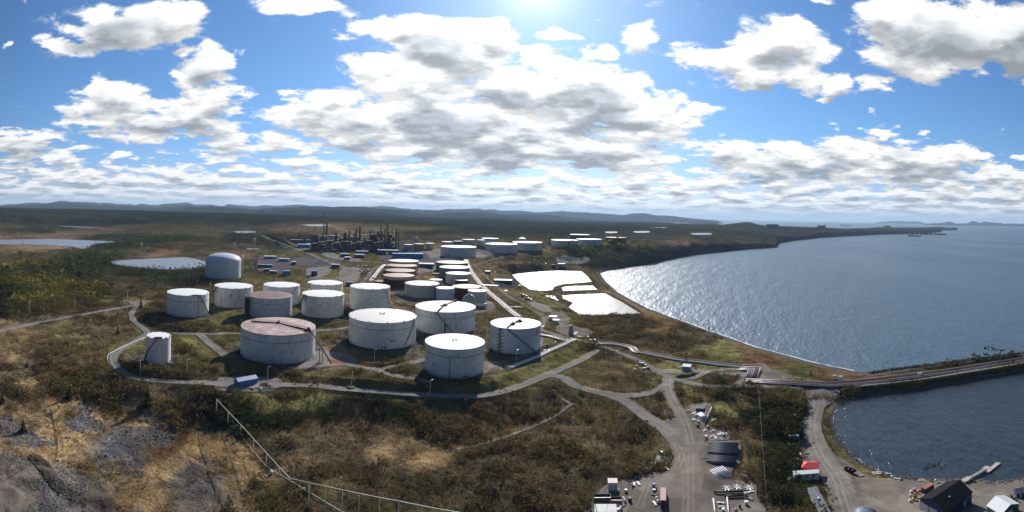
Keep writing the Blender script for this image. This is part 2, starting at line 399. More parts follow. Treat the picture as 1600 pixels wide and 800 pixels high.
# profile above the water: beach near the tank farm, cliff on the headland
PX, PY = to_px(np.dstack([GX, GY, Z]))
cliff = ss(GD, 1050, 1500)
rise_b = np.clip(SD, 0, None) * 0.085 + np.clip(SD - 12, 0, None) * 0.05
rise_c = 34 * (1 - np.exp(-np.clip(SD, 0, None) / 9)) + np.clip(SD, 0, None) * 0.10
rise = rise_b * (1 - cliff) + rise_c * cliff
Zl = np.minimum(np.maximum(Z, 1.2 + 0 * Z), rise * (1 + 0.25 * fbm(GX, GY, 35, 3, 12)))
inh = (GD < 700)
Zl = np.where(SD > 0, np.maximum(Zl, 0.02), -np.minimum(8, 0.4 + 0.3 * -SD))
Z = Zl
# ---- causeway embankment
cm = np.array([(cwN[i] + 0) for i in range(len(cwN))])
road_cw = W2([(1240,604.5),(1300,604),(1350,601),(1400,595.5),(1450,589.5),(1500,582),(1550,574),(1600,565.5)], 5.0)
road_cw = np.vstack([road_cw, [road_cw[-1] + dN * 500]])
dcw, _ = line_d(GX, GY, road_cw)
pipe_c = W2([(1240,599),(1300,598),(1350,593),(1400,587),(1450,580.5),(1500,573.5),(1550,566),(1600,558)], 5.5)
pipe_c = np.vstack([pipe_c, [pipe_c[-1] + dN * 500]])
dpc, _ = line_d(GX, GY, pipe_c)
dall = np.minimum(dcw, dpc)
bank = 5.0 - np.clip(dall - 5.0, 0, None) * 0.75 + 0.3 * fbm(GX, GY, 4, 3, 31) * ss(dall, 4, 6)
Z = np.where((dall < 14) & (SD < 12), np.maximum(Z, bank), Z)

# ---- islands on the horizon
def island(Zg, cx, D, wpx, h, seed, ex=1.0):
    a0 = (cx - 800) / F; wa = wpx / F
    u = (GA - a0) / wa; v = (GD - D) / (D * 0.08)
    m = np.clip(1 - u * u * (1 + 0.0) - v * v, 0, 1) ** 0.6
    n = 0.62 + 0.5 * fbm(GA * 60, GD / D * 8, 1.0, 4, seed)
    return np.where(m > 0, np.maximum(Zg, h * m * n * ex), Zg)
Z = island(Z, 1520, 21500, 80, 235, 41); Z = island(Z, 1600, 20000, 45, 150, 42); Z = island(Z, 1410, 31000, 44, 230, 43)
Z = island(Z, 1700, 24000, 110, 300, 44); Z = island(Z, 1100, 10900, 24, 92, 46)
Z = island(Z, 1382, 7700, 17, 84, 47); Z = island(Z, 1420, 7500, 45, 40, 48); Z = island(Z, 1462, 8300, 34, 78, 49)

# ---- lakes and ponds: flat water let into the ground
LAKES = [
 ('lake', 'pale blue lake among the brown bogs at the far left', 23.0, [(-260,376),(0,375),(60,373.6),(105,374.2),(150,376),(192,377.5),(170,379.8),(152,381),(142,384),(133,388.5),(118,387),(110,385),(60,382.5),(0,382),(-260,383)]),
 ('lake', 'bright pond behind the scrub left of the domed tank', 20.5, [(170,408.5),(200,406),(250,403.5),(285,402),(305,404),(316,407.5),(330,411),(328,417),(300,420.5),(255,421),(225,418.5),(186,414.5),(174,412)]),
 ('pond', 'glaring settling pond nearest the far tanks', 6.0, [(799,429),(838,424.5),(870,423),(908,423.5),(918,432),(925,441),(880,444),(868,448),(862,453.5),(845,455),(829,453),(815,444),(807,436)]),
 ('pond', 'narrow bright strip of water behind the dividing bank', 6.0, [(878,449),(890,447),(926,446),(934,453),(905,454),(880,455)]),
 ('pond', 'small triangular basin at the corner of the settling ponds', 6.0, [(851,462),(871,462),(889,471),(872,470),(862,466)]),
 ('pond', 'large silver settling pond nearest the shore road', 5.5, [(877,462),(900,460),(945,458),(972,472),(1001,490),(960,492.5),(908,494),(889,480),(896,473),(882,468)]),
 ('lake', 'thin far lake below the left hills', 45.0, [(40,352),(100,353),(155,355),(150,357.2),(80,355)]),
 ('lake', 'small far pond above the road bend', 44.0, [(365,361.5),(395,361),(398,363.2),(375,364)]),
 ('lake', 'white far pond behind the tallest stack', 48.0, [(470,350.8),(512,350.6),(510,353),(488,353.2)]),
 ('lake', 'white far pond left of the stack pond', 44.0, [(386,388.2),(402,387.6),(407,389.5),(388,390.4)]),
 ('lake', 'tiny pond on the headland behind the last white tanks', 54.0, [(946,362),(962,361.8),(963,363.8),(948,364)]),
 ('lake', 'second small pond on the headland', 52.0, [(990,361.5),(1012,361),(1013,363.2),(994,363.4)]),
 ('lake', 'bright pond high on the headland', 50.0, [(1012,356),(1038,355.2),(1042,357.6),(1018,358)]),
 ('lake', 'bright slot of water in the middle of the headland', 45.0, [(1080,364.3),(1108,364),(1111,366.4),(1086,366.8)]),
]
def ground_z(x, y):
    a = np.arctan2(x, y); d = np.hypot(x, y)
    u = (a - AZ[0]) / (AZ[1] - AZ[0]); v = np.interp(d, DD, np.arange(NR))
    return bil(Z, np.atleast_1d(u), np.atleast_1d(v))
LK = []
for nm, lb, z, pts in LAKES:
    if z > 40:      # small far ponds settle into the hollow the land already has there
        q = W2(pts, z); z = float(np.percentile(ground_z(q[:, 0], q[:, 1]), 40))
    P = smooth_line(W2(pts + [pts[0]], z), 3)[:-1] if nm != 'pond' else W2(pts, z)
    x0, y0 = P.min(0); x1, y1 = P.max(0); Dm = np.hypot(*P.mean(0)); R = 0.10 * Dm + 20
    Rb = R * 1.2
    k = (GX > x0 - Rb) & (GX < x1 + Rb) & (GY > y0 - Rb) & (GY < y1 + Rb)
    s = poly_sd(GX[k], GY[k], P)
    pond = nm == 'pond'
    w = np.exp(-(np.clip(s, 0, None) / (R * (0.13 if pond else 0.30))) ** 2)
    zz = Z[k]
    bankz = z + 0.5 + np.clip(s, 0, None) * (0.25 if pond else 0.004)
    bankz = np.minimum(bankz, z + (2.2 if pond else 1.5))
    w = w * (1 - ss(s, R * 0.7, R)) * (SD[k] > 3)
    zz = zz * (1 - w) + np.minimum(zz, bankz) * w if not pond else zz * (1 - w) + bankz * w
    lim = R * 0.18; up = s < lim
    zz = np.where(s < 0, z - 1.0, np.where(SD[k] > 3, np.maximum(zz, z + 0.15 - np.clip(s - 6, 0, None) * 0.3), zz))
    Z[k] = zz; LK.append((nm, lb, z, P))
# nothing may rise in front of the far lakes: checked by eye

_MD = np.exp(np.linspace(math.log(70), math.log(30000), 1500))
def pick(px, py):
    """the point of the ground seen at a pixel"""
    d = rays(px, py); h = math.hypot(d[0], d[1])
    P = CAM[None] + d[None] * (_MD / h)[:, None]
    g = ground_z(P[:, 0], P[:, 1])
    k = np.argmax(P[:, 2] < g)
    if k == 0: k = len(_MD) - 1
    lo, hi = _MD[k - 1], _MD[k]
    for _ in range(12):
        m = 0.5 * (lo + hi); q = CAM + d * (m / h)
        if q[2] < ground_z(q[0], q[1])[0]: hi = m
        else: lo = m
    q = CAM + d * (hi / h)
    return np.array([q[0], q[1], ground_z(q[0], q[1])[0]])
def picks(pts): return np.array([pick(x, y) for x, y in pts])

# ------------------------------------------------------------------ tanks: left, right, row of the rim's back, front, base front, style
TANKS = [
 # key, xl, xr, yback, yfront, ybase, style
 ('A', 320.5, 376.5, 403, 409, 437, 'dome'),
 ('B', 260, 326, 450.5, 462, 496.5, 'rustA'), ('C', 334.3, 394.5, 441, 451, 482, 'rustB'),
 ('D', 386.5, 456, 455.5, 467, 499, 'old'), ('E', 411, 468, 440, 449, 478, 'clean'), ('Fk', 480, 535, 437, 445.5, 474, 'rustC'),
 ('G', 471, 537, 453, 464, 497.5, 'rustC'), ('H', 375, 492, 496, 524, 569.5, 'bigold'), ('I', 227.5, 266.5, 520, 529, 571, 'small'),
 ('J', 546, 608.7, 442, 452, 487, 'clean'), ('K', 544, 649.6, 483, 504.5, 546, 'cleanK'), ('L', 648, 742, 470.5, 488, 523.5, 'frameL'),
 ('M', 663, 756, 523, 546, 592, 'cleanM'), ('N', 765.5, 844, 497, 514, 554, 'frameN'),
]
MID_TANKS = [
 ('O', 632, 686, 438, 446.3, 466, 'greyrib'), ('O2', 671, 691, 434.5, 438, 446, 'clean'),
 ('P', 598.5, 647, 425.5, 433, 450, 'brownband'), ('Q', 602, 648.5, 418.8, 425, 440, 'redbrown'),
 ('R', 604.5, 651, 411, 416.8, 431, 'tanrust'), ('S', 607, 654, 404.8, 409.5, 424, 'tanrust2'),
 ('Lr', 584, 607, 437.5, 440.5, 445.5, 'lowred'),
 ('Tt', 681, 731, 406.5, 412, 425, 'darktan'), ('U', 686, 733.5, 413.7, 419.7, 437, 'greydark'),
 ('V', 696, 735, 423.5, 429, 445, 'white'), ('Wd', 711, 731, 435.8, 438.6, 449, 'maroongrey'),
 ('X', 706, 750.5, 443.5, 450.6, 468.5, 'red'), ('Y', 680.5, 709.5, 447, 451.6, 469.5, 'bluewhite'),
 ('Zt', 730.6, 759.7, 452, 456, 477, 'whitepeel'),
 ('f1', 688, 744, 382.8, 387, 403, 'far'), ('f2', 758, 808.4, 378.4, 382.4, 396, 'far'),
 ('f3', 800.5, 847, 376, 379.6, 392, 'farstair'), ('f4', 861, 903.5, 372.8, 376, 387.8, 'farstair'),
 ('f5', 900.5, 940.5, 371.5, 374.4, 384.5, 'farblue'), ('f6', 890, 922, 365, 367, 374, 'farbrown'),
 ('f7', 946, 979, 369.3, 371.6, 383, 'farrust'), ('f8', 690, 707, 376.5, 378, 384, 'pink'),
 ('f9', 707.5, 722, 375.5, 377, 383.5, 'navy'), ('f10', 721.5, 742.5, 372.6, 374.6, 383.5, 'beige'),
 ('f11', 745, 757.5, 373.5, 375, 384, 'beige2'), ('f12', 752, 779, 370.6, 373, 379.5, 'bluestripe'),
 ('f13', 810, 822, 371, 373, 377, 'fardome'),
 ('r1', 630.5, 645.5, 380.5, 382.5, 392, 'grey'), ('r2', 646.5, 662.5, 379.3, 381.2, 391.5, 'orange'), ('r3', 664, 678.3, 378.6, 380.4, 390, 'peach'),
]
def tank_geo(t):
    k, xl, xr, yb, yf, yg, st = t
    cx = (xl + xr) / 2
    P = pick(cx, yg); D = math.hypot(P[0], P[1]); w = (xr - xl) / F
    s = math.sin(w / 2); r = D * s / (1 - s)
    a = math.atan2(P[0], P[1]); Dc = D + r
    _, e = px_az(cx, yf); zt = CH + e * D
    # a rim whose back and front rows are measured fixes the height too; take a mean weighted to the front row
    return dict(key=k, x=Dc * math.sin(a), y=Dc * math.cos(a), z=P[2], r=r, h=zt - P[2], st=st, D=D)
TG = [tank_geo(t) for t in TANKS + MID_TANKS]

# ------------------------------------------------------------------ roads: pixels along the middle, half width in metres
ROADS = [
 ([(-260,560),(-100,535),(0,517),(50,506),(110,495),(170,484),(205,478),(225,474)], 3.6),
 ([(225,474),(206,487),(208,500),(222,512),(232,520)], 3.2),
 ([(232,520),(212,533),(186,546),(177,560),(184,574),(205,588),(240,594),(292,597),(337,599),(400,601),(480,602),(530,607),(585,611),(640,615),(695,618.5),(736,619),(777,614),(819,601),(860,584),(909,562),(933,547)], 3.9),
 ([(232,520),(267,521),(317,522),(360,521),(400,521),(492,517),(530,514),(560,510)], 3.3),
 ([(312,523),(322,532),(338,545),(352,556)], 4.0),
 ([(500,567),(530,567),(557,573),(590,577),(626,570),(662,562)], 3.0),
 ([(585,577),(612,586),(645,592),(668,596)], 3.0),
 ([(846,516),(881,527.5),(905,532),(931,538),(964,550),(994,562),(1019,575.5),(1046,589.5),(1082,600),(1115,603.5),(1170,604.3),(1240,604.5),(1300,604),(1350,601),(1400,595.5),(1450,589.5),(1500,582),(1550,574),(1600,565.5)], 3.4),
 ([(860,586),(881,591),(895,601),(922,610),(950,616),(977,618),(1005,616),(1030,609),(1046,597)], 4.2),
 ([(950,616),(977,627),(994,639),(1010,651),(1030,664),(1046,675)], 5.0),
 ([(1044,592),(1045,612),(1052,628),(1065,648),(1074,668),(1080,690)], 4.4),
 ([(739,414.5),(751,424),(764,437),(781,452),(796,464),(815,475),(838,488),(850,497),(849,507),(843,515)], 2.6),
 ([(740,415),(770,405.5),(789,400.5),(828,394),(871,390.5)], 2.6),
 ([(856,496),(872,500),(884,498)], 6.0),
 ([(409,368),(428,376),(456,386.5),(479,395),(501,404),(520,412),(541,419),(546,425),(533,432),(512,439),(480,443)], 5.5),
 ([(445,374),(462,384),(480,389),(505,395),(520,400),(560,408),(600,411)], 4.5),
 ([(602,415.6),(587,417.5),(576,430),(567,440),(562,448)], 3.2),
 ([(1272,607),(1276,630),(1270,655),(1270,680),(1282,712),(1305,745),(1320,790),(1340,850)], 6.5),
 ([(893,632),(860,655),(800,680),(740,697),(700,705)], 1.0),
 ([(880,625),(893,632)], 1.0),
 ([(830,480),(870,479),(900,484)], 1.6), ([(788,461),(830,470),(868,472)], 1.5),
 ([(925,427),(935,440),(952,455),(970,466),(985,474),(1010,486)], 1.6),
 ([(1060,574),(1100,580),(1085,590),(1060,593)], 3.0),
 ([(932,538),(948,538),(970,540),(988,545),(993,551),(1010,553),(1040,559),(1062,563),(1090,566),(1120,570),(1150,573),(1172,575.5)], 4.5),
 ([(728,406.5),(741,432),(763,457),(790,480),(815,499)], 4.5), ([(790,578),(812,569),(840,558),(858,549),(877,541),(897,531)], 3.5),
]
ROADW = [(smooth_line(picks(p), 4), w) for p, w in ROADS]
YARDS = [  # gravel areas, pixels
 ([(1020,664),(1046,655),(1072,655),(1090,672),(1102,690),(1108,690),(1155,689),(1157,722),(1146,735),(1148,750),(1182,757),(1184,776),(1200,800),(1215,850),(900,850),(925,790),(945,760),(1000,745),(1020,738),(1044,735),(1050,715),(1046,695)], 'gravel'),
 ([(1074,640),(1078,632),(1110,632),(1112,640),(1106,655),(1104,668),(1140,672),(1140,688),(1104,688),(1090,672)], 'gravel'),
 ([(1259,611),(1265,655),(1254,680),(1248,712),(1258,735),(1280,745),(1292,770),(1300,800),(1305,850),(1700,850),(1660,745),(1600,748),(1500,748),(1440,750),(1400,748),(1362,746),(1335,728),(1308,712),(1292,690),(1282,665),(1285,640),(1312,612)], 'gravel'),
 ([(340,592),(355,588),(425,590),(440,598),(430,611),(370,612),(335,608)], 'pale'),
 ([(478,419),(515,416),(516,424),(508,431),(490,436),(478,430)], 'pale'),
 ([(455,404),(480,401),(530,408),(525,416),(480,416),(455,413)], 'lot'),
 ([(500,392),(520,393),(530,400),(560,404),(560,410),(510,402)], 'pale'),
 ([(590,396),(640,392),(700,398),(700,408),(660,412),(600,410)], 'lot'),
 ([(652,414),(690,412),(694,420),(655,428)], 'pale'),
 ([(480,378),(630,378),(640,392),(590,396),(500,390)], 'dark'),
 ([(860,486),(885,492),(890,506),(862,505)], 'gravel'), ([(870,505),(900,510),(930,520),(900,526),(870,518)], 'gravel'),
 ([(820,468),(855,478),(862,488),(838,484)], 'pale'), ([(770,438),(806,437),(812,446),(786,450)], 'dark'),
 ([(1000,575),(1130,577),(1190,578),(1210,590),(1195,594),(1130,585),(1030,583)], 'pale'),
 ([(1148,571),(1198,569),(1212,600),(1150,601),(1158,586)], 'gravel'),
 ([(1210,578),(1250,590),(1290,600),(1240,600),(1195,601),(1205,590)], 'gravel'),
 ([(740,560),(770,565),(840,552),(850,520),(830,545),(800,560),(770,575),(745,590)], 'gravel'),
  
 ([(870,400),(920,402),(915,411),(872,410)], 'pale'),
 ([(200,470),(205,476),(240,470)], 'gravel'),
 ([(495,548),(540,552),(560,565),(520,572),(470,576),(440,580)], 'pale'),
 ([(530,420),(560,418),(558,440),(530,438)], 'pale'),
 ([(405,398),(440,402),(455,412),(450,424),(420,428),(400,420)], 'lot'), ([(620,392),(690,388),(760,388),(800,394),(760,402),(690,408),(640,404)], 'pale'), ([(655,452),(700,470),(765,470),(770,484),(730,490),(660,480),(615,470)], 'gravel'),
]
BERMS = [  # height, half width, pixels
 (1.8, 3.5, [(196,556),(190,568),(210,580),(250,583),(300,586),(335,583)]),
 (3.2, 6.5, [(342,578),(356,574),(372,578)]),
 (2.0, 4.0, [(372,583),(447,585),(530,594),(590,600),(640,604),(700,607),(736,607),(777,597),(832,573),(862,560),(925,541)]),
 (1.8, 4.0, [(225,484),(232,497),(250,508),(290,515),(335,516)]),
 (2.6, 7.0, [(280,532),(300,547),(325,562)]), (1.8, 4, [(325,503),(350,491),(388,482)]),
 (1.5, 3, [(600,579),(640,571),(662,562)]), (1.6, 3, [(535,560),(600,571),(650,553)]),
 (1.6, 3, [(500,510),(520,508),(545,503)]), (1.5, 3, [(545,531),(520,535),(500,540)]),
 (1.6, 3, [(612,462),(640,474),(690,478)]), (1.6, 4, [(1030,596),(1060,590),(1100,583),(1150,578)]),
 (1.8, 4, [(845,546),(870,540),(905,532)]),
]
for h, w, p in BERMS:
    L = smooth_line(picks(p), 4); d, _ = line_d(GX, GY, L)
    Z += h * np.exp(-(d / w) ** 2) * (1 + 0.25 * fbm(GX, GY, 9, 3, 61)) * (d < 4 * w)
# tank pads
PADD = np.full(GX.shape, 1e9)
for t in TG:
    d = np.hypot(GX - t['x'], GY - t['y']) - t['r']
    w = 1 - ss(d, 3, 14 if t['D'] < 600 else 30)
    Z = Z * (1 - w) + t['z'] * w
    PADD = np.minimum(PADD, d)
# level the roads
RD = np.full(GX.shape, 1e9); RN = np.full(GX.shape, 1e9); RT_ = np.zeros(GX.shape)
for (L, w), (_, _) in zip(ROADW, ROADS):
    d, zz = line_d(GX, GY, L[:, :2], L[:, 2])
    if w > 2:
        far = np.hypot(L[:, 0], L[:, 1]).mean() > 1000
        k = (1 - ss(d, w * 0.9, w * (1.6 if not far else 3.0)))
        Z = Z * (1 - k) + zz * k
    n = d - w
    RT_ = np.where(n < RN, d, RT_); RN = np.minimum(RN, n)
# small relief of wild ground
wild = ss(RN, 1, 6) * ss(PADD, 4, 12) * ss(SD, 3, 12)
YD = np.full(GX.shape, 1e9); YK = np.zeros(GX.shape, int)
kinds = ['gravel', 'pale', 'lot', 'dark']
for p, kd in YARDS:
    q = smooth_line(picks(p + [p[0]]), 3)[:-1, :2]
    s = poly_sd(GX, GY, q); YK = np.where(s < YD, kinds.index(kd), YK); YD = np.minimum(YD, s)
wild *= ss(YD, 0, 5)
lkd = np.full(GX.shape, 1e9)
for nm, lb, z, P in LK:
    x0, y0 = P.min(0) - 200; x1, y1 = P.max(0) + 200
    k = (GX > x0) & (GX < x1) & (GY > y0) & (GY < y1)
    lkd[k] = np.minimum(lkd[k], poly_sd(GX[k], GY[k], P))
wild *= ss(lkd, 2, 15) * (dall > 16)
near = 1 - ss(GD, 500, 1100)
rug = fbm(GX, GY, 26, 5, 71, 0.6) * 1.6 + np.abs(fbm(GX, GY, 9, 3, 72)) * 0.7
Z = Z + wild * near * rug
Z = Z + wild * (1 - near) * fbm(GX, GY, 90, 4, 73, 0.6) * 3.0 * (GD < 4000)

# ------------------------------------------------------------------ ground cover
# kind: ground colour, bush colour, bushes per m2, bush height, share of low grassy tufts
COV = {
 'dry':   ((.220,.165,.095), (.215,.160,.090), .30, .75, .9),
 'tan':   ((.160,.122,.070), (.130,.100,.058), .32, .9, .6),
 'brown': ((.100,.080,.048), (.090,.070,.042), .42, 1.3, .3),
 'brush': ((.078,.066,.041), (.068,.057,.036), .45, 1.5, .2),
 'olive': ((.098,.084,.044), (.085,.076,.040), .40, 1.3, .3),
 'green': ((.115,.110,.048), (.095,.095,.042), .25, .8, .6),
 'moss':  ((.120,.122,.050), (.075,.080,.034), .12, .8, .5),
 'dark':  ((.032,.033,.022), (.030,.036,.020), .50, 2.1, .1),
 'wood':  ((.030,.034,.020), (.036,.044,.020), .20, 4.0, .0),
 'gold':  ((.060,.058,.028), (.120,.115,.035), .16, 4.0, .0),
 'bog':   ((.150,.108,.068), (.095,.072,.042), .05, .9, .5),
 'rust':  ((.130,.085,.048), (.105,.066,.036), .25, .8, .6),
 'rock':  ((.108,.102,.098), (.120,.098,.066), .24, .6, .6),
 'heath': ((.064,.055,.036), (.050,.046,.029), .22, 1.3, .3),
}
CK = list(COV)
CP = [
 (0,800,'rock'),(60,760,'rock'),(150,790,'rock'),(40,700,'dry'),(100,680,'dry'),(190,700,'rock'),(190,670,'rock'),(230,640,'tan'),(60,640,'tan'),(0,650,'tan'),(120,630,'tan'),(30,720,'rock'),(120,740,'rock'),(220,780,'dry'),(300,740,'rock'),(330,780,'rock'),(300,690,'dry'),(260,730,'dry'),(250,690,'rust'),(270,680,'rust'),(350,740,'tan'),(370,700,'dry'),(400,740,'dry'),(420,780,'olive'),(380,780,'dry'),(340,700,'dry'),(330,650,'dark'),(290,650,'brown'),(270,630,'olive'),(210,645,'dry'),(150,660,'dry'),(80,740,'rock'),(0,680,'dry'),(200,740,'tan'),(160,720,'tan'),
 (140,590,'olive'),(110,570,'brown'),(60,560,'brown'),(0,580,'brown'),(0,540,'tan'),(60,540,'brown'),(120,545,'olive'),(160,570,'brown'),(200,610,'brown'),(120,600,'olive'),(60,600,'tan'),(30,620,'brown'),(150,610,'brush'),(200,625,'olive'),(240,612,'tan'),(280,612,'olive'),(170,630,'olive'),
 (420,625,'green'),(500,622,'moss'),(600,622,'green'),(680,632,'olive'),(380,650,'dark'),(450,645,'dark'),(530,645,'dark'),(600,645,'dark'),(660,650,'brush'),(730,635,'brown'),(790,630,'brush'),(830,630,'olive'),
 (470,670,'brown'),(430,690,'brush'),(540,690,'brown'),(600,670,'brown'),(640,685,'tan'),(700,670,'brush'),(760,660,'brown'),(800,670,'brown'),(650,700,'tan'),(600,705,'dry'),(680,710,'dry'),(560,730,'brush'),(500,740,'brush'),(480,760,'brown'),(600,750,'brush'),(700,770,'brush'),(750,740,'brush'),(800,720,'brush'),(870,690,'brush'),(850,760,'brush'),(900,730,'brush'),(950,690,'brush'),(900,650,'brown'),(940,640,'olive'),(980,660,'brush'),(1010,690,'brown'),(1020,710,'olive'),(960,720,'brush'),(550,790,'brush'),(650,795,'olive'),(760,790,'brush'),(870,790,'brown'),(910,770,'brush'),(600,765,'brown'),(540,765,'olive'),
 (860,620,'brush'),(880,610,'brush'),(940,580,'olive'),(960,600,'brown'),(990,590,'brush'),(930,595,'olive'),(1020,640,'brush'),(1030,630,'olive'),
 (450,590,'olive'),(540,600,'olive'),(620,604,'brush'),(700,612,'olive'),(800,600,'green'),(860,570,'green'),(900,550,'green'),(640,565,'olive'),(500,545,'tan'),(400,510,'olive'),(300,512,'brush'),(250,505,'brush'),(310,540,'green'),(300,555,'olive'),(330,495,'green'),(350,490,'green'),(500,510,'green'),(530,525,'olive'),(215,490,'brush'),(200,540,'green'),(270,590,'brush'),(620,480,'tan'),(640,475,'brown'),(720,480,'tan'),(770,480,'olive'),(790,500,'olive'),(750,500,'olive'),(700,500,'brown'),(770,490,'olive'),(610,500,'olive'),
 (1100,620,'olive'),(1130,640,'moss'),(1150,650,'green'),(1090,640,'green'),(1180,630,'brush'),(1220,640,'dark'),(1230,680,'dark'),(1200,700,'dark'),(1240,620,'olive'),(1130,665,'olive'),(1190,660,'dark'),(1170,690,'brown'),(1180,720,'olive'),(1210,740,'dark'),(1160,740,'brown'),(1230,760,'dark'),(1250,780,'olive'),(1190,770,'brown'),(1240,720,'dark'),(1170,790,'tan'),
 (1290,650,'green'),(1300,690,'green'),(1320,718,'green'),(1345,735,'moss'),(1320,630,'dark'),(1290,625,'olive'),(1400,620,'dark'),(1500,603,'dark'),(1550,593,'dark'),(1580,735,'moss'),
 (900,500,'olive'),(950,510,'brush'),(1000,505,'heath'),(1000,530,'brush'),(1050,540,'brush'),(950,540,'brush'),(1080,555,'olive'),(1100,540,'moss'),(1130,545,'moss'),(1150,560,'green'),(1180,560,'rust'),(1210,570,'rust'),(1230,580,'moss'),(1290,585,'rust'),(1260,590,'green'),(1060,520,'brush'),(1030,495,'tan'),(990,475,'dry'),(970,462,'tan'),(1100,525,'heath'),(1050,505,'rust'),(1150,575,'olive'),(1110,593,'brush'),(1070,580,'green'),(900,475,'brush'),(850,475,'olive'),(870,490,'green'),(820,460,'olive'),(940,445,'olive'),(1180,590,'dark'),(1130,590,'dark'),(1010,570,'olive'),(1330,590,'rust'),
 (0,495,'brown'),(60,490,'brush'),(150,480,'brush'),(100,505,'olive'),(30,530,'tan'),(150,500,'brown'),(180,510,'brown'),(0,470,'dark'),(40,470,'gold'),(80,460,'gold'),(20,455,'wood'),(60,440,'gold'),(110,450,'gold'),(140,455,'gold'),(0,430,'wood'),(50,425,'dark'),(100,430,'wood'),(150,440,'dark'),(190,450,'heath'),(180,430,'heath'),(230,450,'brush'),(250,440,'dark'),(300,435,'dark'),(200,465,'olive'),(220,428,'dark'),(270,425,'dark'),(130,425,'dark'),(160,415,'dark'),(100,410,'wood'),(50,405,'heath'),(0,405,'heath'),(30,415,'gold'),(140,400,'wood'),
 (200,395,'heath'),(100,395,'heath'),(200,385,'wood'),(180,383,'dark'),(250,375,'wood'),(260,360,'olive'),(300,380,'brush'),(320,395,'heath'),(240,395,'bog'),(60,386,'bog'),(0,386,'bog'),(130,365,'bog'),(150,361,'bog'),(80,368,'bog'),(30,370,'bog'),(50,360,'wood'),(20,358,'olive'),(180,370,'dark'),(330,365,'olive'),(370,370,'dark'),(380,385,'heath'),(420,395,'olive'),(400,405,'heath'),(360,400,'bog'),(380,420,'brush'),(440,425,'olive'),(400,430,'olive'),(450,400,'olive'),(430,380,'dark'),(470,440,'olive'),(540,435,'tan'),(560,425,'olive'),(520,430,'green'),(500,402,'olive'),(480,397,'green'),(600,455,'tan'),(670,430,'tan'),(590,435,'olive'),(700,390,'tan'),(660,395,'tan'),(620,390,'green'),
 (550,355,'tan'),(600,358,'tan'),(520,357,'bog'),(640,358,'olive'),(680,362,'dark'),(760,360,'dark'),(840,362,'dark'),(700,370,'heath'),(900,360,'dark'),(800,405,'brush'),(850,410,'brush'),(820,415,'brush'),(790,410,'tan'),(860,400,'brush'),(900,400,'wood'),(930,395,'wood'),(960,400,'wood'),(950,385,'gold'),(920,410,'dark'),(1000,400,'wood'),(1030,395,'dark'),(1060,390,'dark'),(1065,380,'bog'),(990,375,'heath'),(1000,365,'heath'),(1050,365,'heath'),(1100,375,'heath'),(1120,365,'olive'),(1150,375,'olive'),(1170,365,'heath'),(1200,375,'heath'),(1250,365,'olive'),(1300,362,'heath'),(1400,360,'dark'),(760,395,'tan'),(830,395,'tan'),(880,420,'brown'),
 (0,345,'dark'),(200,345,'dark'),(400,345,'dark'),(600,345,'dark'),(700,350,'dark'),(800,350,'dark'),(1000,345,'dark'),(300,335,'dark'),(100,335,'heath'),(500,335,'dark'),(330,330,'heath'),(-200,700,'tan'),(-200,500,'brown'),(-200,400,'wood'),(1750,800,'rock'),
]
PX, PY = to_px(np.dstack([GX, GY, Z]))
def cover(px, py, x, y):
    sc = np.clip((py - 335) / 200, 0.08, 1.2)
    wl = 26
    jx = fbm(x, y, 40, 4, 81) * 34; jy = fbm(x, y, 40, 4, 82) * 26 * sc
    qx = px + jx; qy = py + jy
    num = np.zeros(px.shape + (8,)); den = np.zeros(px.shape)
    for cx, cy, k in CP:
        ky = 2.0 / (0.10 + np.clip((cy - 335) / 300, 0, 1) * 0.9)
        d2 = ((qx - cx) / 40) ** 2 + ((qy - cy) * ky / 40) ** 2 * 0.8 + 0.02
        w = d2 ** -2.6
        g, b, n, h, f = COV[k]
        num += w[..., None] * np.array([*g, *b, n, h]); den += w
    return num / den[..., None]
def cover_all(px, py, x, y):
    out = np.empty(px.shape + (8,))
    f = [a.ravel() for a in (px, py, x, y)]; o = out.reshape(-1, 8)
    for i in range(0, f[0].size, 200000):
        s = slice(i, i + 200000); o[s] = cover(f[0][s], f[1][s], f[2][s], f[3][s])
    return out
# coarse evaluation in picture rows is plenty: every second column and row
cs = cover_all(PX[::3, ::3], PY[::3, ::3], GX[::3, ::3], GY[::3, ::3])
iu, iv = np.meshgrid(np.arange(NA) / 3, np.arange(NR) / 3)
COVG = np.dstack([bil(cs[..., k], iu, iv) for k in range(8)])
TINT = COVG[..., :3] * np.array([1.28, 1.22, 1.22])
COVG[..., 3:6] *= np.array([1.30, 1.27, 1.25])
vegm = np.ones(GX.shape)
def lay(mask, col, v=None):
    global vegm
    TINT[:] = TINT * (1 - mask[..., None]) + np.array(col) * mask[..., None]
    if v is not None: vegm = vegm * (1 - mask) + v * mask
wob = fbm(GX, GY, 7, 3, 91) * 1.2
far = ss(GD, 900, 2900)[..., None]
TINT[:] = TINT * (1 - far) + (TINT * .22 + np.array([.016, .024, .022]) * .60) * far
COVG[..., 3:6] = COVG[..., 3:6] * (1 - far) + (COVG[..., 3:6] * .30 + np.array([.012, .020, .018]) * .6) * far
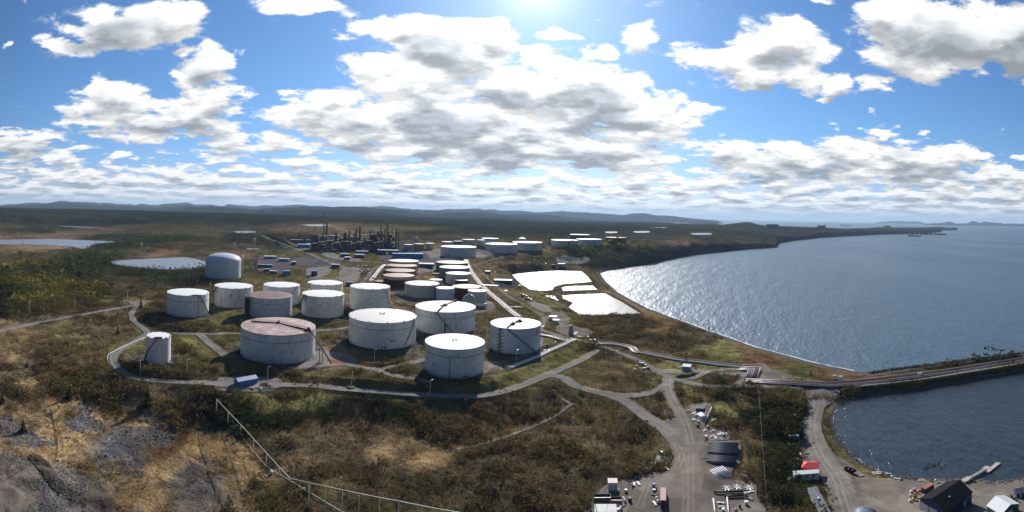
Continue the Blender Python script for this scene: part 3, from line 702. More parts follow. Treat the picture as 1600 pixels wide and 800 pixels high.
# rocky scree and bare earth in the near left ground
rk = ss(fbm(GX, GY, 22, 6, 95, 0.68), 0.04, 0.22) * (1 - ss(GD, 270, 330)) * (1 - ss(PX, 250, 340))
lay(rk * .9, (.105,.102,.102), .9)
mud = lambda pts, w, c, k: lay((1 - ss(line_d(GX, GY, smooth_line(picks(pts), 4)[:, :2])[0] + wob * 0.5, w * .7, w)) * k, c, .1)
mud([(55,715),(75,735),(90,758),(115,775),(160,782),(200,795)], 4.0, (.050,.042,.036), .9)
mud([(0,770),(30,790)], 8, (.15,.128,.108), .8); mud([(320,650),(318,690),(335,740),(360,800)], 3.0, (.17,.14,.11), .5)
mud([(130,735),(165,722),(200,716)], 2.6, (.19,.15,.12), .7); mud([(80,640),(90,690),(88,720)], .8, (.08,.065,.05), .4)
mud([(345,668),(362,715),(385,790)], 1.0, (.06,.05,.04), .35); mud([(300,720),(345,745)], 1.6, (.17,.15,.12), .7)
mud([(0,760),(60,730),(120,760)], 2.0, (.20,.17,.14), .5)
# beach and shore rocks
bch = (1 - ss(SD + wob + 6.5 * (sd2 < sd1), 8, 12)) * (1 - cliff) * (dall > 15); lay(bch, (.135,.125,.118), .15)
bch2 = (1 - ss(SD + wob, 3, 6)) * (1 - cliff); lay(bch2 * (dall > 8), (.085,.08,.078), .1)
lay((1 - ss(SD, 10, 34)) * cliff, (.034,.032,.032), .6)
lay((1 - ss(lkd + wob, 2.5, 7)) * (GD < 1000) * (PX > 780), (.075,.062,.05), .4)
# tank pads, yards, roads
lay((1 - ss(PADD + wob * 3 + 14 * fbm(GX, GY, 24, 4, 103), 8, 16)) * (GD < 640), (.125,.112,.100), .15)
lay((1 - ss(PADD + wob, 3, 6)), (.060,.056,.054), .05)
YC = dict(gravel=(.185,.160,.138), pale=(.235,.215,.195), lot=(.12,.105,.115), dark=(.06,.06,.068))
for i, kd in enumerate(kinds): lay((1 - ss(YD + wob * 0.7, -0.6, 0.9)) * (YK == i), YC[kd], .06)
rag = fbm(GX, GY, 3.5, 3, 97) * 1.3
rm = 1 - ss(RN + wob * 0.35 + rag * .6, -0.7, 0.6); lay(rm, (.200,.186,.170), .10)
lay(rm * ss(fbm(GX, GY, 18, 4, 98), .05, .35) * .6, (.15,.135,.12)); lay(rm * ss(fbm(GX, GY, 13, 4, 99), .1, .4) * .55, (.27,.25,.225))
ym = (1 - ss(YD, -2, 0)) * (YK == 0)
lay(ym * ss(fbm(GX, GY, 20, 5, 101), .0, .3) * .55, (.125,.108,.092)); lay(ym * ss(fbm(GX, GY, 12, 5, 102), .12, .35) * .5, (.27,.235,.20))
rut = np.exp(-((RT_ - 1.5) / 0.5) ** 2) * rm * (GD < 500); lay(rut * .6, (.29,.27,.245)); lay(np.exp(-(RT_ / 0.5) ** 2) * rm * (GD < 500) * .4, (.13,.12,.105))
for tr in ([(1046,600),(1052,628),(1066,650),(1078,690),(1079,740),(1078,810)], [(1010,651),(1040,680),(1060,700),(1070,740),(1072,810)], [(1070,700),(1058,730),(1040,745),(1015,755),(1000,790)], [(1275,620),(1268,660),(1270,690),(1290,725),(1318,765),(1335,810)], [(1290,720),(1340,760),(1400,765),(1430,790)], [(1300,740),(1350,775),(1400,800)], [(1500,790),(1540,765),(1580,770)]):
    Lq = smooth_line(picks(tr), 5)[:, :2]; dq, _ = line_d(GX, GY, Lq); dq = dq + rag * .4
    lay(np.exp(-((dq - 1.1) / 0.45) ** 2) * .55 * (GD < 420), (.28,.245,.21))
lay((1 - ss(dcw + wob * .2, 2.9, 3.6)), (.21,.20,.18), .03)
lay((1 - ss(dpc + wob * .2, 4.0, 5.0)), (.15,.125,.115), .05)
# red soil patch beside the big tank
P = pick(525, 565); d = np.hypot((GX - P[0]) / 9, (GY - P[1]) / 3.2); lay(1 - ss(d + wob * .3, .7, 1.1), (.24,.10,.06), .05)

# ------------------------------------------------------------------ meshes of the ground
def grid_mesh(name, mask, mat, kind='structure'):
    """the faces of the grid where mask (per face) holds, as one sheet"""
    iy, ix = np.nonzero(mask)
    q = np.stack([iy * NA + ix, iy * NA + ix + 1, (iy + 1) * NA + ix + 1, (iy + 1) * NA + ix], 1)
    u, inv = np.unique(q, return_inverse=True); inv = inv.reshape(-1)
    me = bpy.data.meshes.new(name)
    co = np.stack([GX.ravel()[u], GY.ravel()[u], Z.ravel()[u]], 1).astype(np.float32)
    me.vertices.add(len(u)); me.vertices.foreach_set('co', co.ravel())
    n = len(iy)
    me.loops.add(4 * n); me.loops.foreach_set('vertex_index', inv.reshape(-1, 4)[:, ::-1].ravel().astype(np.int32))
    me.polygons.add(n); me.polygons.foreach_set('loop_start', np.arange(0, 4 * n, 4, dtype=np.int32))
    me.polygons.foreach_set('use_smooth', np.ones(n, bool))
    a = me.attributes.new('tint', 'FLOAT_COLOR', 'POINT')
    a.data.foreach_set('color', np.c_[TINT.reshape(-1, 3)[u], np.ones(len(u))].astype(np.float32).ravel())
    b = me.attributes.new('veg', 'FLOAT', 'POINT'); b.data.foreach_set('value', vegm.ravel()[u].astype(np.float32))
    me.update(); me.validate()
    me.materials.append(mat)
    o = bpy.data.objects.new(name, me); COL.objects.link(o); o['kind'] = kind
    return o
def new_mat(name):
    m = bpy.data.materials.new(name); m.use_nodes = True
    m.node_tree.nodes.clear(); return m, NT(m.node_tree)
def finish(T, col, rough=0.85, bump=None, bs=1.0, bd=0.1, metal=0.0, spec=0.3, **kw):
    p = T.n('ShaderNodeBsdfPrincipled')
    if isinstance(col, tuple): p.inputs['Base Color'].default_value = (*col, 1)
    else: T.link(col, p.inputs['Base Color'])
    T.put(p.inputs['Roughness'], rough); T.put(p.inputs['Metallic'], metal); p.inputs['Specular IOR Level'].default_value = spec
    for k, v in kw.items(): T.put(p.inputs[k], v)
    if bump is not None:
        b = T.n('ShaderNodeBump'); b.inputs['Strength'].default_value = bs; b.inputs['Distance'].default_value = bd
        T.link(bump, b.inputs['Height']); T.link(b.outputs[0], p.inputs['Normal'])
    o = T.n('ShaderNodeOutputMaterial'); T.link(p.outputs[0], o.inputs[0])
    return p
def ground_mat(name, amt):
    m, T = new_mat(name)
    a = T.n('ShaderNodeAttribute', attribute_name='tint').outputs['Color']
    v = T.n('ShaderNodeAttribute', attribute_name='veg').outputs['Fac']
    pos = T.n('ShaderNodeNewGeometry').outputs['Position']
    flat = T.v('MULTIPLY', pos, (1, 1, 0.3))
    n1 = T.noise(flat, 0.9, 6, 0.7)            # clumps of about a metre
    n2 = T.noise(flat, 0.09, 5, 0.62)
    n3 = T.noise(flat, 0.011, 6, 0.62)
    n4 = T.noise(flat, 0.0022, 5, 0.6)
    k1 = T.mr(n1, 0.3, 0.7, 0.55, 1.45); k2 = T.mr(n2, 0.32, 0.68, 0.55, 1.45); k3 = T.mr(n3, 0.33, 0.67, 0.6, 1.45); k4 = T.mr(n4, 0.35, 0.65, 0.7, 1.3)
    veg = T.m('MULTIPLY', T.m('MULTIPLY', k1, k2), T.m('MULTIPLY', k3, k4))
    gr = T.m('MULTIPLY', T.mr(n1, 0.3, 0.7, 0.86, 1.14), T.mr(n2, 0.3, 0.7, 0.82, 1.16))
    k = T.m('ADD', T.m('MULTIPLY', veg, v), T.m('MULTIPLY', gr, T.m('SUBTRACT', 1.0, v)))
    col = T.v('SCALE', a, sc=k)
    hue = T.noise(flat, 0.035, 4, 0.6)
    warm = T.mix(T.m('MULTIPLY', T.mr(hue, 0.42, 0.6), T.m('MULTIPLY', v, 0.5)), (1, 1, 1), (1.14, 1.0, 0.78))
    col = T.v('MULTIPLY', col, warm)
    hgt = T.m('ADD', T.m('MULTIPLY', n1, T.m('ADD', T.m('MULTIPLY', v, 0.9), 0.06)), T.m('MULTIPLY', n2, T.m('MULTIPLY', v, 3.0)))
    finish(T, col, 1.0, hgt, amt, 1.0, spec=0.0)
    return m
M_GROUND = ground_mat('ground_cover', 0.8); M_ROAD = ground_mat('gravel_road', 0.6); M_HILL = ground_mat('hill_cover', 0.5)
fc = lambda a: (a[:-1, :-1] + a[1:, :-1] + a[:-1, 1:] + a[1:, 1:]) / 4
fSD, fRN, fGD, fYD = fc(SD), fc(np.minimum(RN, dcw - 3.2)), fc(GD), fc(YD)
deep = (fSD < -60) & (fc(Z) < 0.2)
road_f = (fRN < 0) & (fSD > 0) & (fGD < 3000)
yard_f = (fYD < 0) & ~road_f & (fGD < 3000) & (fSD > 0)
beach_f = (fSD > -60) & (fSD < 9) & (fGD < 1050) & (fc(dall) > 12) & ~road_f & ~yard_f
isl_f = (fGD > 6800) & (fc(PX) > 1130) & ~deep
hill_f = (fGD > 3000) & ~(isl_f) & ~deep & ~isl_f
gnd_f = ~deep & ~road_f & ~yard_f & ~beach_f & ~isl_f & ~hill_f
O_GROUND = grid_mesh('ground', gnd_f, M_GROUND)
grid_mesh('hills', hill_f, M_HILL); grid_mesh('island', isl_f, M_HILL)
grid_mesh('gravel_road', road_f, M_ROAD); grid_mesh('gravel_yard', yard_f, M_ROAD); grid_mesh('beach', beach_f, M_ROAD)

# ------------------------------------------------------------------ water
def water_mat(name, deepcol, wl, bstr, rough, streak=0.0, spec=0.5, flat=False):
    m, T = new_mat(name)
    pos = T.n('ShaderNodeNewGeometry').outputs['Position']
    rot = T.n('ShaderNodeVectorRotate', rotation_type='Z_AXIS'); T.link(pos, rot.inputs['Vector']); rot.inputs['Angle'].default_value = math.radians(28)
    p = rot.outputs[0]
    w1 = T.noise(T.v('MULTIPLY', p, (1 / wl, 0.35 / wl, 0)), 1.0, 6, 0.62, dist=0.4)
    w2 = T.noise(T.v('MULTIPLY', p, (0.2 / wl, 0.06 / wl, 0)), 1.0, 4, 0.55)
    patch = T.noise(T.v('MULTIPLY', p, (0.0030, 0.0010, 0)), 1.0, 5, 0.6)
    hgt = T.m('ADD', w1, T.m('MULTIPLY', w2, 2.2))
    pr = T.mr(patch, 0.35, 0.65, rough * 0.85, rough * 1.2)
    col = T.mix(T.mr(patch, 0.35, 0.65), tuple(c * 0.85 for c in deepcol), tuple(c * 1.15 for c in deepcol))
    finish(T, col, pr, hgt, bstr, wl * 0.35, spec=spec, IOR=1.33)
    return m
M_SEA = water_mat('sea_water', (.058,.108,.160), 4.5, 0.85, 0.36)
M_HARB = water_mat('harbour_water', (.024,.038,.052), 3.0, 0.75, 0.20)
M_LAKE = water_mat('lake_water', (.16,.19,.23), 5.0, 0.16, 0.28)
M_POND = water_mat('pond_water', (.16,.16,.155), 1.6, 0.35, 0.36)

def mesh_obj(name, verts, faces, mat=None, parent=None, smooth=False):
    me = bpy.data.meshes.new(name); me.from_pydata([tuple(map(float, v)) for v in verts], [], [list(map(int, f)) for f in faces]); me.update()
    if mat: me.materials.append(mat)
    if smooth: me.polygons.foreach_set('use_smooth', [True] * len(me.polygons))
    o = bpy.data.objects.new(name, me); COL.objects.link(o)
    if parent: o.parent = parent
    return o
def sheet(name, mat, rs, a0, a1, z, na=120):
    V = []; Fc = []
    aa = np.linspace(a0, a1, na)
    for r in rs:
        for a in aa: V.append((r * math.sin(a), r * math.cos(a), z))
    for i in range(len(rs) - 1):
        for j in range(na - 1):
            Fc.append((i * na + j, i * na + j + 1, (i + 1) * na + j + 1, (i + 1) * na + j))
    Fc = [f[::-1] for f in Fc]
    o = mesh_obj(name, V, Fc, mat); o['kind'] = 'structure'; return o
# the open sea lies everywhere below the land; the harbour basin is its own darker sheet a hand above it
sheet('sea', M_SEA, [40, 300, 1000, 3000, 8000, 20000, 46000], math.radians(-100), math.radians(130), 0.0)
from mathutils.geometry import tessellate_polygon
def flat_poly(name, pts, z, mat):
    v = [Vector((x, y, 0)) for x, y in pts]
    t = tessellate_polygon([v]); Fc = []
    for f in t:
        a, b, c = (v[i] for i in f)
        Fc.append(f if (b - a).cross(c - a).z > 0 else f[::-1])
    return mesh_obj(name, [(x, y, z) for x, y in pts], Fc, mat)
cen = SEA2.mean(0)
hb = flat_poly('harbour_water', [tuple(p) for p in (SEA2 + (SEA2 - cen) / np.linalg.norm(SEA2 - cen, axis=1)[:, None] * 3.0)], 0.03, M_HARB); hb['kind'] = 'structure'
for nm, lb, z, P in LK:
    c = P.mean(0); q = P + (P - c) / np.linalg.norm(P - c, axis=1)[:, None] * (0.8 if nm == 'pond' else 0.002 * np.hypot(*c))
    o = flat_poly(nm, [tuple(p) for p in q], z, M_POND if nm == 'pond' else M_LAKE); o['kind'] = 'structure'

# surf: a broken white line of foam where the swell meets the beach
m, T = new_mat('foam')
pos = T.n('ShaderNodeNewGeometry').outputs['Position']
n = T.noise(pos, 0.5, 5, 0.7)
p = T.n('ShaderNodeBsdfPrincipled'); p.inputs['Base Color'].default_value = (.8, .82, .84, 1); p.inputs['Roughness'].default_value = .6
T.link(T.mr(n, 0.38, 0.52), p.inputs['Alpha']); o_ = T.n('ShaderNodeOutputMaterial'); T.link(p.outputs[0], o_.inputs[0])
M_FOAM = m
def foam_line(name, line, w0, w1, off, z=0.06):
    L = smooth_line([tuple(p) for p in line], 10); V = []; Fc = []
    for i, p in enumerate(L):
        t = L[min(i + 1, len(L) - 1)] - L[max(i - 1, 0)]; t = t / (np.linalg.norm(t) + 1e-9); nrm = np.array([t[1], -t[0]])
        s = i / (len(L) - 1); w = (w0 + (w1 - w0) * s) * (0.75 + 0.5 * vnoise(np.array(i * .35), np.array(3.0), 5))
        c = p + nrm * (off + 0.7 * vnoise(np.array(i * .2), np.array(8.0), 6))
        V += [(*(c - nrm * w), z), (*(c + nrm * w), z)]
        if i: k = 2 * i; Fc.append((k - 2, k - 1, k + 1, k))
    o = mesh_obj(name, V, Fc, M_FOAM); o['kind'] = 'stuff'; o['label'] = 'white foam where small waves break on the shore'; return o
foam_line('surf_foam', shore[5:], 1.6, 1.0, -1.2)
foam_line('surf_foam', harb[:9], 0.28, 0.22, 0.7, 0.07)
foam_line('surf_foam', cwS[:6], 0.5, 0.3, 1.0, 0.07)

# ------------------------------------------------------------------ building kit
class MB:
    """collects shapes; build() links them as ONE mesh"""
    def __init__(s): s.V = []; s.F = []; s.S = []
    def add(s, V, Fc, smooth=False):
        k = len(s.V); s.V += [tuple(map(float, v)) for v in V]; s.F += [tuple(i + k for i in f) for f in Fc]; s.S += [smooth] * len(Fc); return s
    def box(s, c, d, rz=0.0, rx=0.0, ry=0.0):
        x, y, z = (q / 2 for q in d)
        M = Matrix.Rotation(rz, 3, 'Z') @ Matrix.Rotation(ry, 3, 'Y') @ Matrix.Rotation(rx, 3, 'X')
        V = [M @ Vector((a * x, b * y, e * z)) + Vector(c) for a in (-1, 1) for b in (-1, 1) for e in (-1, 1)]
        return s.add(V, [(0, 1, 3, 2), (4, 6, 7, 5), (0, 4, 5, 1), (2, 3, 7, 6), (0, 2, 6, 4), (1, 5, 7, 3)])
    def cyl(s, c, r, h, n=16, r2=None, cap=True, smooth=True, axis='Z'):
        r2 = r if r2 is None else r2; V = []
        for z, q in ((0, r), (h, r2)):
            for i in range(n):
                a = 2 * math.pi * i / n; p = (q * math.cos(a), q * math.sin(a), z)
                if axis == 'X': p = (p[2], p[0], p[1])
                elif axis == 'Y': p = (p[0], p[2], p[1])
                V.append((p[0] + c[0], p[1] + c[1], p[2] + c[2]))
        fl = axis == 'Y'
        Fc = [(i, (i + 1) % n, n + (i + 1) % n, n + i) for i in range(n)]
        if fl: Fc = [f[::-1] for f in Fc]
        s.add(V, Fc, smooth)
        if cap:
            k = len(s.V) - 2 * n; a = tuple(range(k + n, k + 2 * n)); b = tuple(range(k + n - 1, k - 1, -1))
            if fl: a, b = a[::-1], b[::-1]
            s.F += [a, b]; s.S += [False, False]
        return s
    def tube(s, pts, r, n=6, smooth=True):
        P = [Vector(map(float, p)) for p in pts]; V = []
        for i, p in enumerate(P):
            t = (P[min(i + 1, len(P) - 1)] - P[max(i - 1, 0)]).normalized()
            up = Vector((0, 0, 1)) if abs(t.z) < .9 else Vector((1, 0, 0))
            a = t.cross(up).normalized(); b = a.cross(t)
            # mitre the radius at bends a little
            for k in range(n): q = 2 * math.pi * k / n; V.append(p + a * (r * math.cos(q)) + b * (r * math.sin(q)))
        Fc = []
        for i in range(len(P) - 1):
            for k in range(n): Fc.append((i * n + k, i * n + (k + 1) % n, (i + 1) * n + (k + 1) % n, (i + 1) * n + k))
        s.add(V, Fc, smooth)
        k = len(s.V) - n * len(P); s.F += [tuple(range(k + n - 1, k - 1, -1)), tuple(range(len(s.V) - n, len(s.V)))]; s.S += [False, False]
        return s
    def lathe(s, prof, n=48, c=(0, 0, 0), smooth=True):
        V = []; m = len(prof)
        for (r, z) in prof:
            for i in range(n): a = 2 * math.pi * i / n; V.append((c[0] + r * math.cos(a), c[1] + r * math.sin(a), c[2] + z))
        Fc = []
        for j in range(m - 1):
            for i in range(n): Fc.append((j * n + i, j * n + (i + 1) % n, (j + 1) * n + (i + 1) % n, (j + 1) * n + i))
        return s.add(V, Fc, smooth)
    def prism(s, pts, z0, z1):
        n = len(pts); V = [(x, y, z0) for x, y in pts] + [(x, y, z1) for x, y in pts]
        return s.add(V, [tuple(range(n - 1, -1, -1)), tuple(range(n, 2 * n))] + [(i, (i + 1) % n, n + (i + 1) % n, n + i) for i in range(n)])
    def build(s, name, mat=None, parent=None):
        me = bpy.data.meshes.new(name); me.from_pydata(s.V, [], s.F)
        me.polygons.foreach_set('use_smooth', s.S)
        if mat: me.materials.append(mat)
        me.update()
        o = bpy.data.objects.new(name, me); COL.objects.link(o)
        if parent: o.parent = parent
        return o
def tag(o, label=None, cat=None, group=None, kind=None):
    if label: o['label'] = label
    if cat: o['category'] = cat
    if group: o['group'] = group
    if kind: o['kind'] = kind
    return o
def thing(name, label, cat, loc=(0, 0, 0), rz=0.0, group=None):
    o = bpy.data.objects.new(name, None); COL.objects.link(o)
    o.empty_display_size = 1.0
    o.location = tuple(map(float, loc)); o.rotation_euler = (0, 0, rz); return tag(o, label, cat, group)
def kids(o): return [c for c in list(bpy.data.objects) if c.parent == o]
def dup(root, loc, rz=None, label=None, sc=None):
    r = root.copy(); COL.objects.link(r); r.location = tuple(map(float, loc))
    if rz is not None: r.rotation_euler = (0, 0, rz)
    if sc is not None: r.scale = sc if hasattr(sc, '__len__') else (sc, sc, sc)
    if label: r['label'] = label
    for ch in kids(root):
        c = ch.copy(); COL.objects.link(c); c.parent = r
        for g in kids(ch): d = g.copy(); COL.objects.link(d); d.parent = c
    return r
def G(px, py):
    return pick(px, py)
def face_yaw(P):          # rotation that makes local +X run to the viewer's right and local -Y face the viewer
    return -math.atan2(P[0], P[1])
def zh(px, py_top, P):
    """height above P of the point seen at row py_top straight above P"""
    return CH + px_az(px, py_top)[1] * math.hypot(P[0], P[1]) - P[2]

# ------------------------------------------------------------------ materials
def plain(name, col, rough=0.6, metal=0.0, var=0.18, scale=0.8, spec=0.3, dirt=None, bump=0.0):
    m, T = new_mat(name)
    pos = T.n('ShaderNodeTexCoord').outputs['Object']
    n = T.noise(pos, scale, 5, 0.65)
    c = T.v('SCALE', T.comb(*col), sc=T.mr(n, 0.3, 0.7, 1 - var, 1 + var))
    if dirt:
        n2 = T.noise(T.v('MULTIPLY', pos, (1, 1, .35)), scale * 1.7, 5, 0.7)
        c = T.mix(T.mr(n2, 0.5, 0.72, 0, .8), c, dirt)
    finish(T, c, rough, n if bump else None, bump, 0.2, metal, spec); return m
def ribbed(name, col, pitch=0.6, axis=0, var=0.12, rough=0.5, dirt=None):
    """profiled sheet metal: ribs across the surface"""
    m, T = new_mat(name)
    pos = T.n('ShaderNodeTexCoord').outputs['Object']; x = T.xyz(pos)
    w = T.m('PINGPONG', x[axis], pitch / 2)
    rib = T.mr(w, 0.0, pitch * 0.16, 0.72, 1.0)
    n = T.noise(pos, 0.7, 5, 0.65)
    c = T.v('SCALE', T.comb(*col), sc=T.m('MULTIPLY', rib, T.mr(n, .3, .7, 1 - var, 1 + var)))
    if dirt: c = T.mix(T.mr(T.noise(pos, 0.5, 5, 0.7), 0.5, 0.7, 0, .7), c, dirt)
    finish(T, c, rough, w, 0.5, 0.3, 0, .35); return m
def shell(name, col, rust=0.0, streak=0.0, rcol=(.16, .075, .035), plates=2.4, soil=(.10, .095, .09), low=None, lowz=None):
    """painted tank wall: weld courses, dirt streaks from the rim, rust runs"""
    m, T = new_mat(name)
    pos = T.n('ShaderNodeTexCoord').outputs['Object']; x = T.xyz(pos)
    a = T.m('ARCTAN2', x[0], x[1])
    cyl = T.comb(T.m('SINE', a), T.m('COSINE', a), 0)
    st = T.noise(T.v('ADD', T.v('SCALE', cyl, sc=26.0), T.comb(0, 0, T.m('MULTIPLY', x[2], 0.09))), 1.0, 4, 0.7)
    rs = T.noise(T.v('ADD', T.v('SCALE', cyl, sc=7.0), T.comb(3.1, 0, T.m('MULTIPLY', x[2], 0.10))), 1.0, 5, 0.72)
    pw = T.noise(T.v('ADD', T.v('SCALE', cyl, sc=3.0), T.comb(7, 0, T.m('MULTIPLY', x[2], 0.25))), 1.0, 5, 0.6)
    seam = T.mr(T.m('PINGPONG', x[2], plates / 2), 0.0, 0.13, 0.78, 1.0)
    va = T.m('PINGPONG', T.m('MULTIPLY', a, 9.0), 0.5)
    vseam = T.mr(va, 0.0, 0.008, 0.93, 1.0)
    base = T.comb(*col)
    if low is not None: base = T.mix(T.m('LESS_THAN', x[2], lowz), base, low)
    c = T.v('SCALE', base, sc=T.m('MULTIPLY', T.m('MULTIPLY', seam, vseam), T.mr(pw, .3, .7, .84, 1.08)))
    c = T.mix(T.mr(st, 0.50, 0.70, 0, streak), c, soil)
    c = T.mix(T.mr(rs, 0.60 - .04 * rust, 0.68 - .04 * rust, 0, min(1, rust)), c, rcol)
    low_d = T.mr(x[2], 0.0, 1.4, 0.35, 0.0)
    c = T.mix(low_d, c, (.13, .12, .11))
    finish(T, c, 0.62, None, metal=0, spec=.25); return m
def roofm(name, col, rust=0.0, rcol=(.26, .15, .11), sc=0.12, var=.08):
    m, T = new_mat(name)
    pos = T.n('ShaderNodeTexCoord').outputs['Object']; x = T.xyz(pos)
    p = T.v('MULTIPLY', pos, (1, 1, 0))
    n = T.noise(p, sc, 6, 0.72); n2 = T.noise(p, 0.6, 4, 0.7)
    px = T.m('PINGPONG', x[0], 1.1); py = T.m('PINGPONG', T.m('ADD', x[1], T.m('MULTIPLY', T.m('FLOOR', T.m('DIVIDE', x[0], 2.2)), 2.3)), 3.6)
    seam = T.m('MULTIPLY', T.mr(px, 0, .07, .88, 1), T.mr(py, 0, .07, .9, 1))
    c = T.v('SCALE', T.comb(*col), sc=T.m('MULTIPLY', seam, T.mr(n2, .3, .7, 1 - var, 1 + var)))
    if rust: c = T.mix(T.mr(n, 0.62 - .3 * rust, 0.78 - .26 * rust, 0, min(.95, .5 + rust)), c, rcol)
    finish(T, c, 0.6, None, spec=.2); return m
MT = dict(
 white=shell('painted_shell', (.72,.72,.69), .15, .34), whiteA=shell('rust_streaked_shell', (.74,.72,.67), .42, .3),
 whiteC=shell('rust_stained_shell', (.74,.72,.66), .5, .3), oldw=shell('weathered_shell', (.56,.58,.60), .15, .75, soil=(.15,.13,.14)),
 oldw2=shell('streaked_shell', (.62,.64,.64), .2, .7, soil=(.20,.20,.22)), cream=shell('cream_shell', (.60,.585,.53), .25, .4),
 alu=shell('blue_grey_shell', (.52,.57,.62), 0, .05, plates=3.0), greyrib=shell('grey_shell', (.40,.41,.38), .35, .45, soil=(.12,.12,.11)),
 brownband=shell('banded_brown_shell', (.50,.40,.30), .6, .5, low=(.045,.022,.020,1), lowz=11.0), red=shell('dark_red_shell', (.085,.022,.020), .0, .3, soil=(.05,.02,.02), rcol=(.1,.05,.03)),
 redbrown=shell('red_brown_shell', (.10,.045,.038), .3, .4), tanrust=shell('tan_shell', (.36,.30,.22), .8, .4), darktan=shell('dark_grey_shell', (.10,.105,.115), .2, .3),
 greydark=shell('mid_grey_shell', (.19,.20,.215), .1, .3), bluew=shell('blue_white_shell', (.50,.56,.66), .1, .1), peel=shell('peeling_shell', (.50,.52,.48), .7, .4, rcol=(.35,.30,.20)),
 farw=shell('far_white_shell', (.58,.60,.58), .15, .35), farb=shell('far_blue_shell', (.46,.52,.60), .1, .15), brown=shell('rust_brown_shell', (.075,.05,.042), .3, .3), orange=shell('orange_shell', (.42,.22,.12), .5, .3),
 peach=shell('peach_shell', (.55,.42,.33), .3, .2), pinkw=shell('pinkish_shell', (.56,.50,.50), .3, .2), navy=shell('navy_shell', (.05,.07,.13), 0, .1), greyw=shell('plain_grey_shell', (.30,.32,.35), .1, .2),
)
MR = dict(
 white=roofm('white_roof', (.80,.80,.78)), cream=roofm('cream_roof', (.72,.68,.60), .12, (.50,.40,.30)), old=roofm('rusted_pink_roof', (.56,.50,.48), .95, (.36,.24,.21), .10),
 old2=roofm('rusted_lattice_roof', (.50,.40,.39), .8, (.28,.17,.15), .25), dull=roofm('dull_white_roof', (.66,.65,.63), .25, (.45,.42,.40)), tan=roofm('tan_roof', (.46,.36,.27), .7, (.28,.17,.11), .07),
 redtan=roofm('red_tan_roof', (.40,.28,.22), .7, (.25,.14,.10), .07), red=roofm('red_roof', (.17,.09,.08), .4, (.3,.15,.12)), bluew=roofm('blue_white_roof', (.66,.72,.78)), lead=roofm('blue_dome_roof', (.50,.57,.66), 0, var=.04),
)
M_RUST = plain('rusted_steel', (.17,.075,.055), .8, var=.35, scale=2); M_DSTEEL = plain('dark_steel', (.055,.052,.055), .6, var=.3)
M_GALV = plain('galvanised_steel', (.42,.43,.44), .45, .3, dirt=(.25,.22,.2)); M_WHITE = plain('white_paint', (.74,.74,.72), .5, dirt=(.5,.47,.42)); M_BLACK = plain('black_paint', (.02,.021,.024), .5)
M_RED = plain('red_paint', (.38,.05,.04), .5); M_WOODP = plain('weathered_wood', (.20,.165,.13), .9, var=.3)
M_PIPEP = plain('pink_white_pipe', (.62,.56,.56), .45, dirt=(.30,.20,.17)); M_PIPED = plain('dark_pipe', (.16,.11,.10), .6, var=.3); M_PIPEG = plain('grey_pipe', (.36,.36,.38), .45)

# ------------------------------------------------------------------ tanks
STY = dict(dome=('alu','lead'), rustA=('whiteA','white'), rustB=('whiteC','white'), rustC=('whiteC','white'), old=('oldw','old2'), clean=('white','white'), cleanK=('white','dull'), cleanM=('white','white'),
 bigold=('oldw2','old'), small=('whiteA','white'), frameL=('oldw2','cream'), frameN=('farb','white'), greyrib=('greyrib','cream'), brownband=('brownband','tan'), redbrown=('redbrown','redtan'), tanrust=('tanrust','tan'), tanrust2=('tanrust','cream'),
 lowred=('red','red'), darktan=('darktan','tan'), greydark=('greydark','bluew'), white=('pinkw','white'), maroongrey=('red','dull'), red=('red','tan'), bluewhite=('bluew','white'), whitepeel=('peel','white'), far=('farw','white'), farstair=('farw','cream'),
 farblue=('farb','bluew'), farbrown=('brown','white'), farrust=('brown','red'), pink=('pinkw','white'), navy=('navy','red'), beige=('cream','tan'), beige2=('cream','cream'), bluestripe=('farw','bluew'), fardome=('farw','white'), grey=('greyw','dull'), orange=('orange','cream'), peach=('peach','white'))
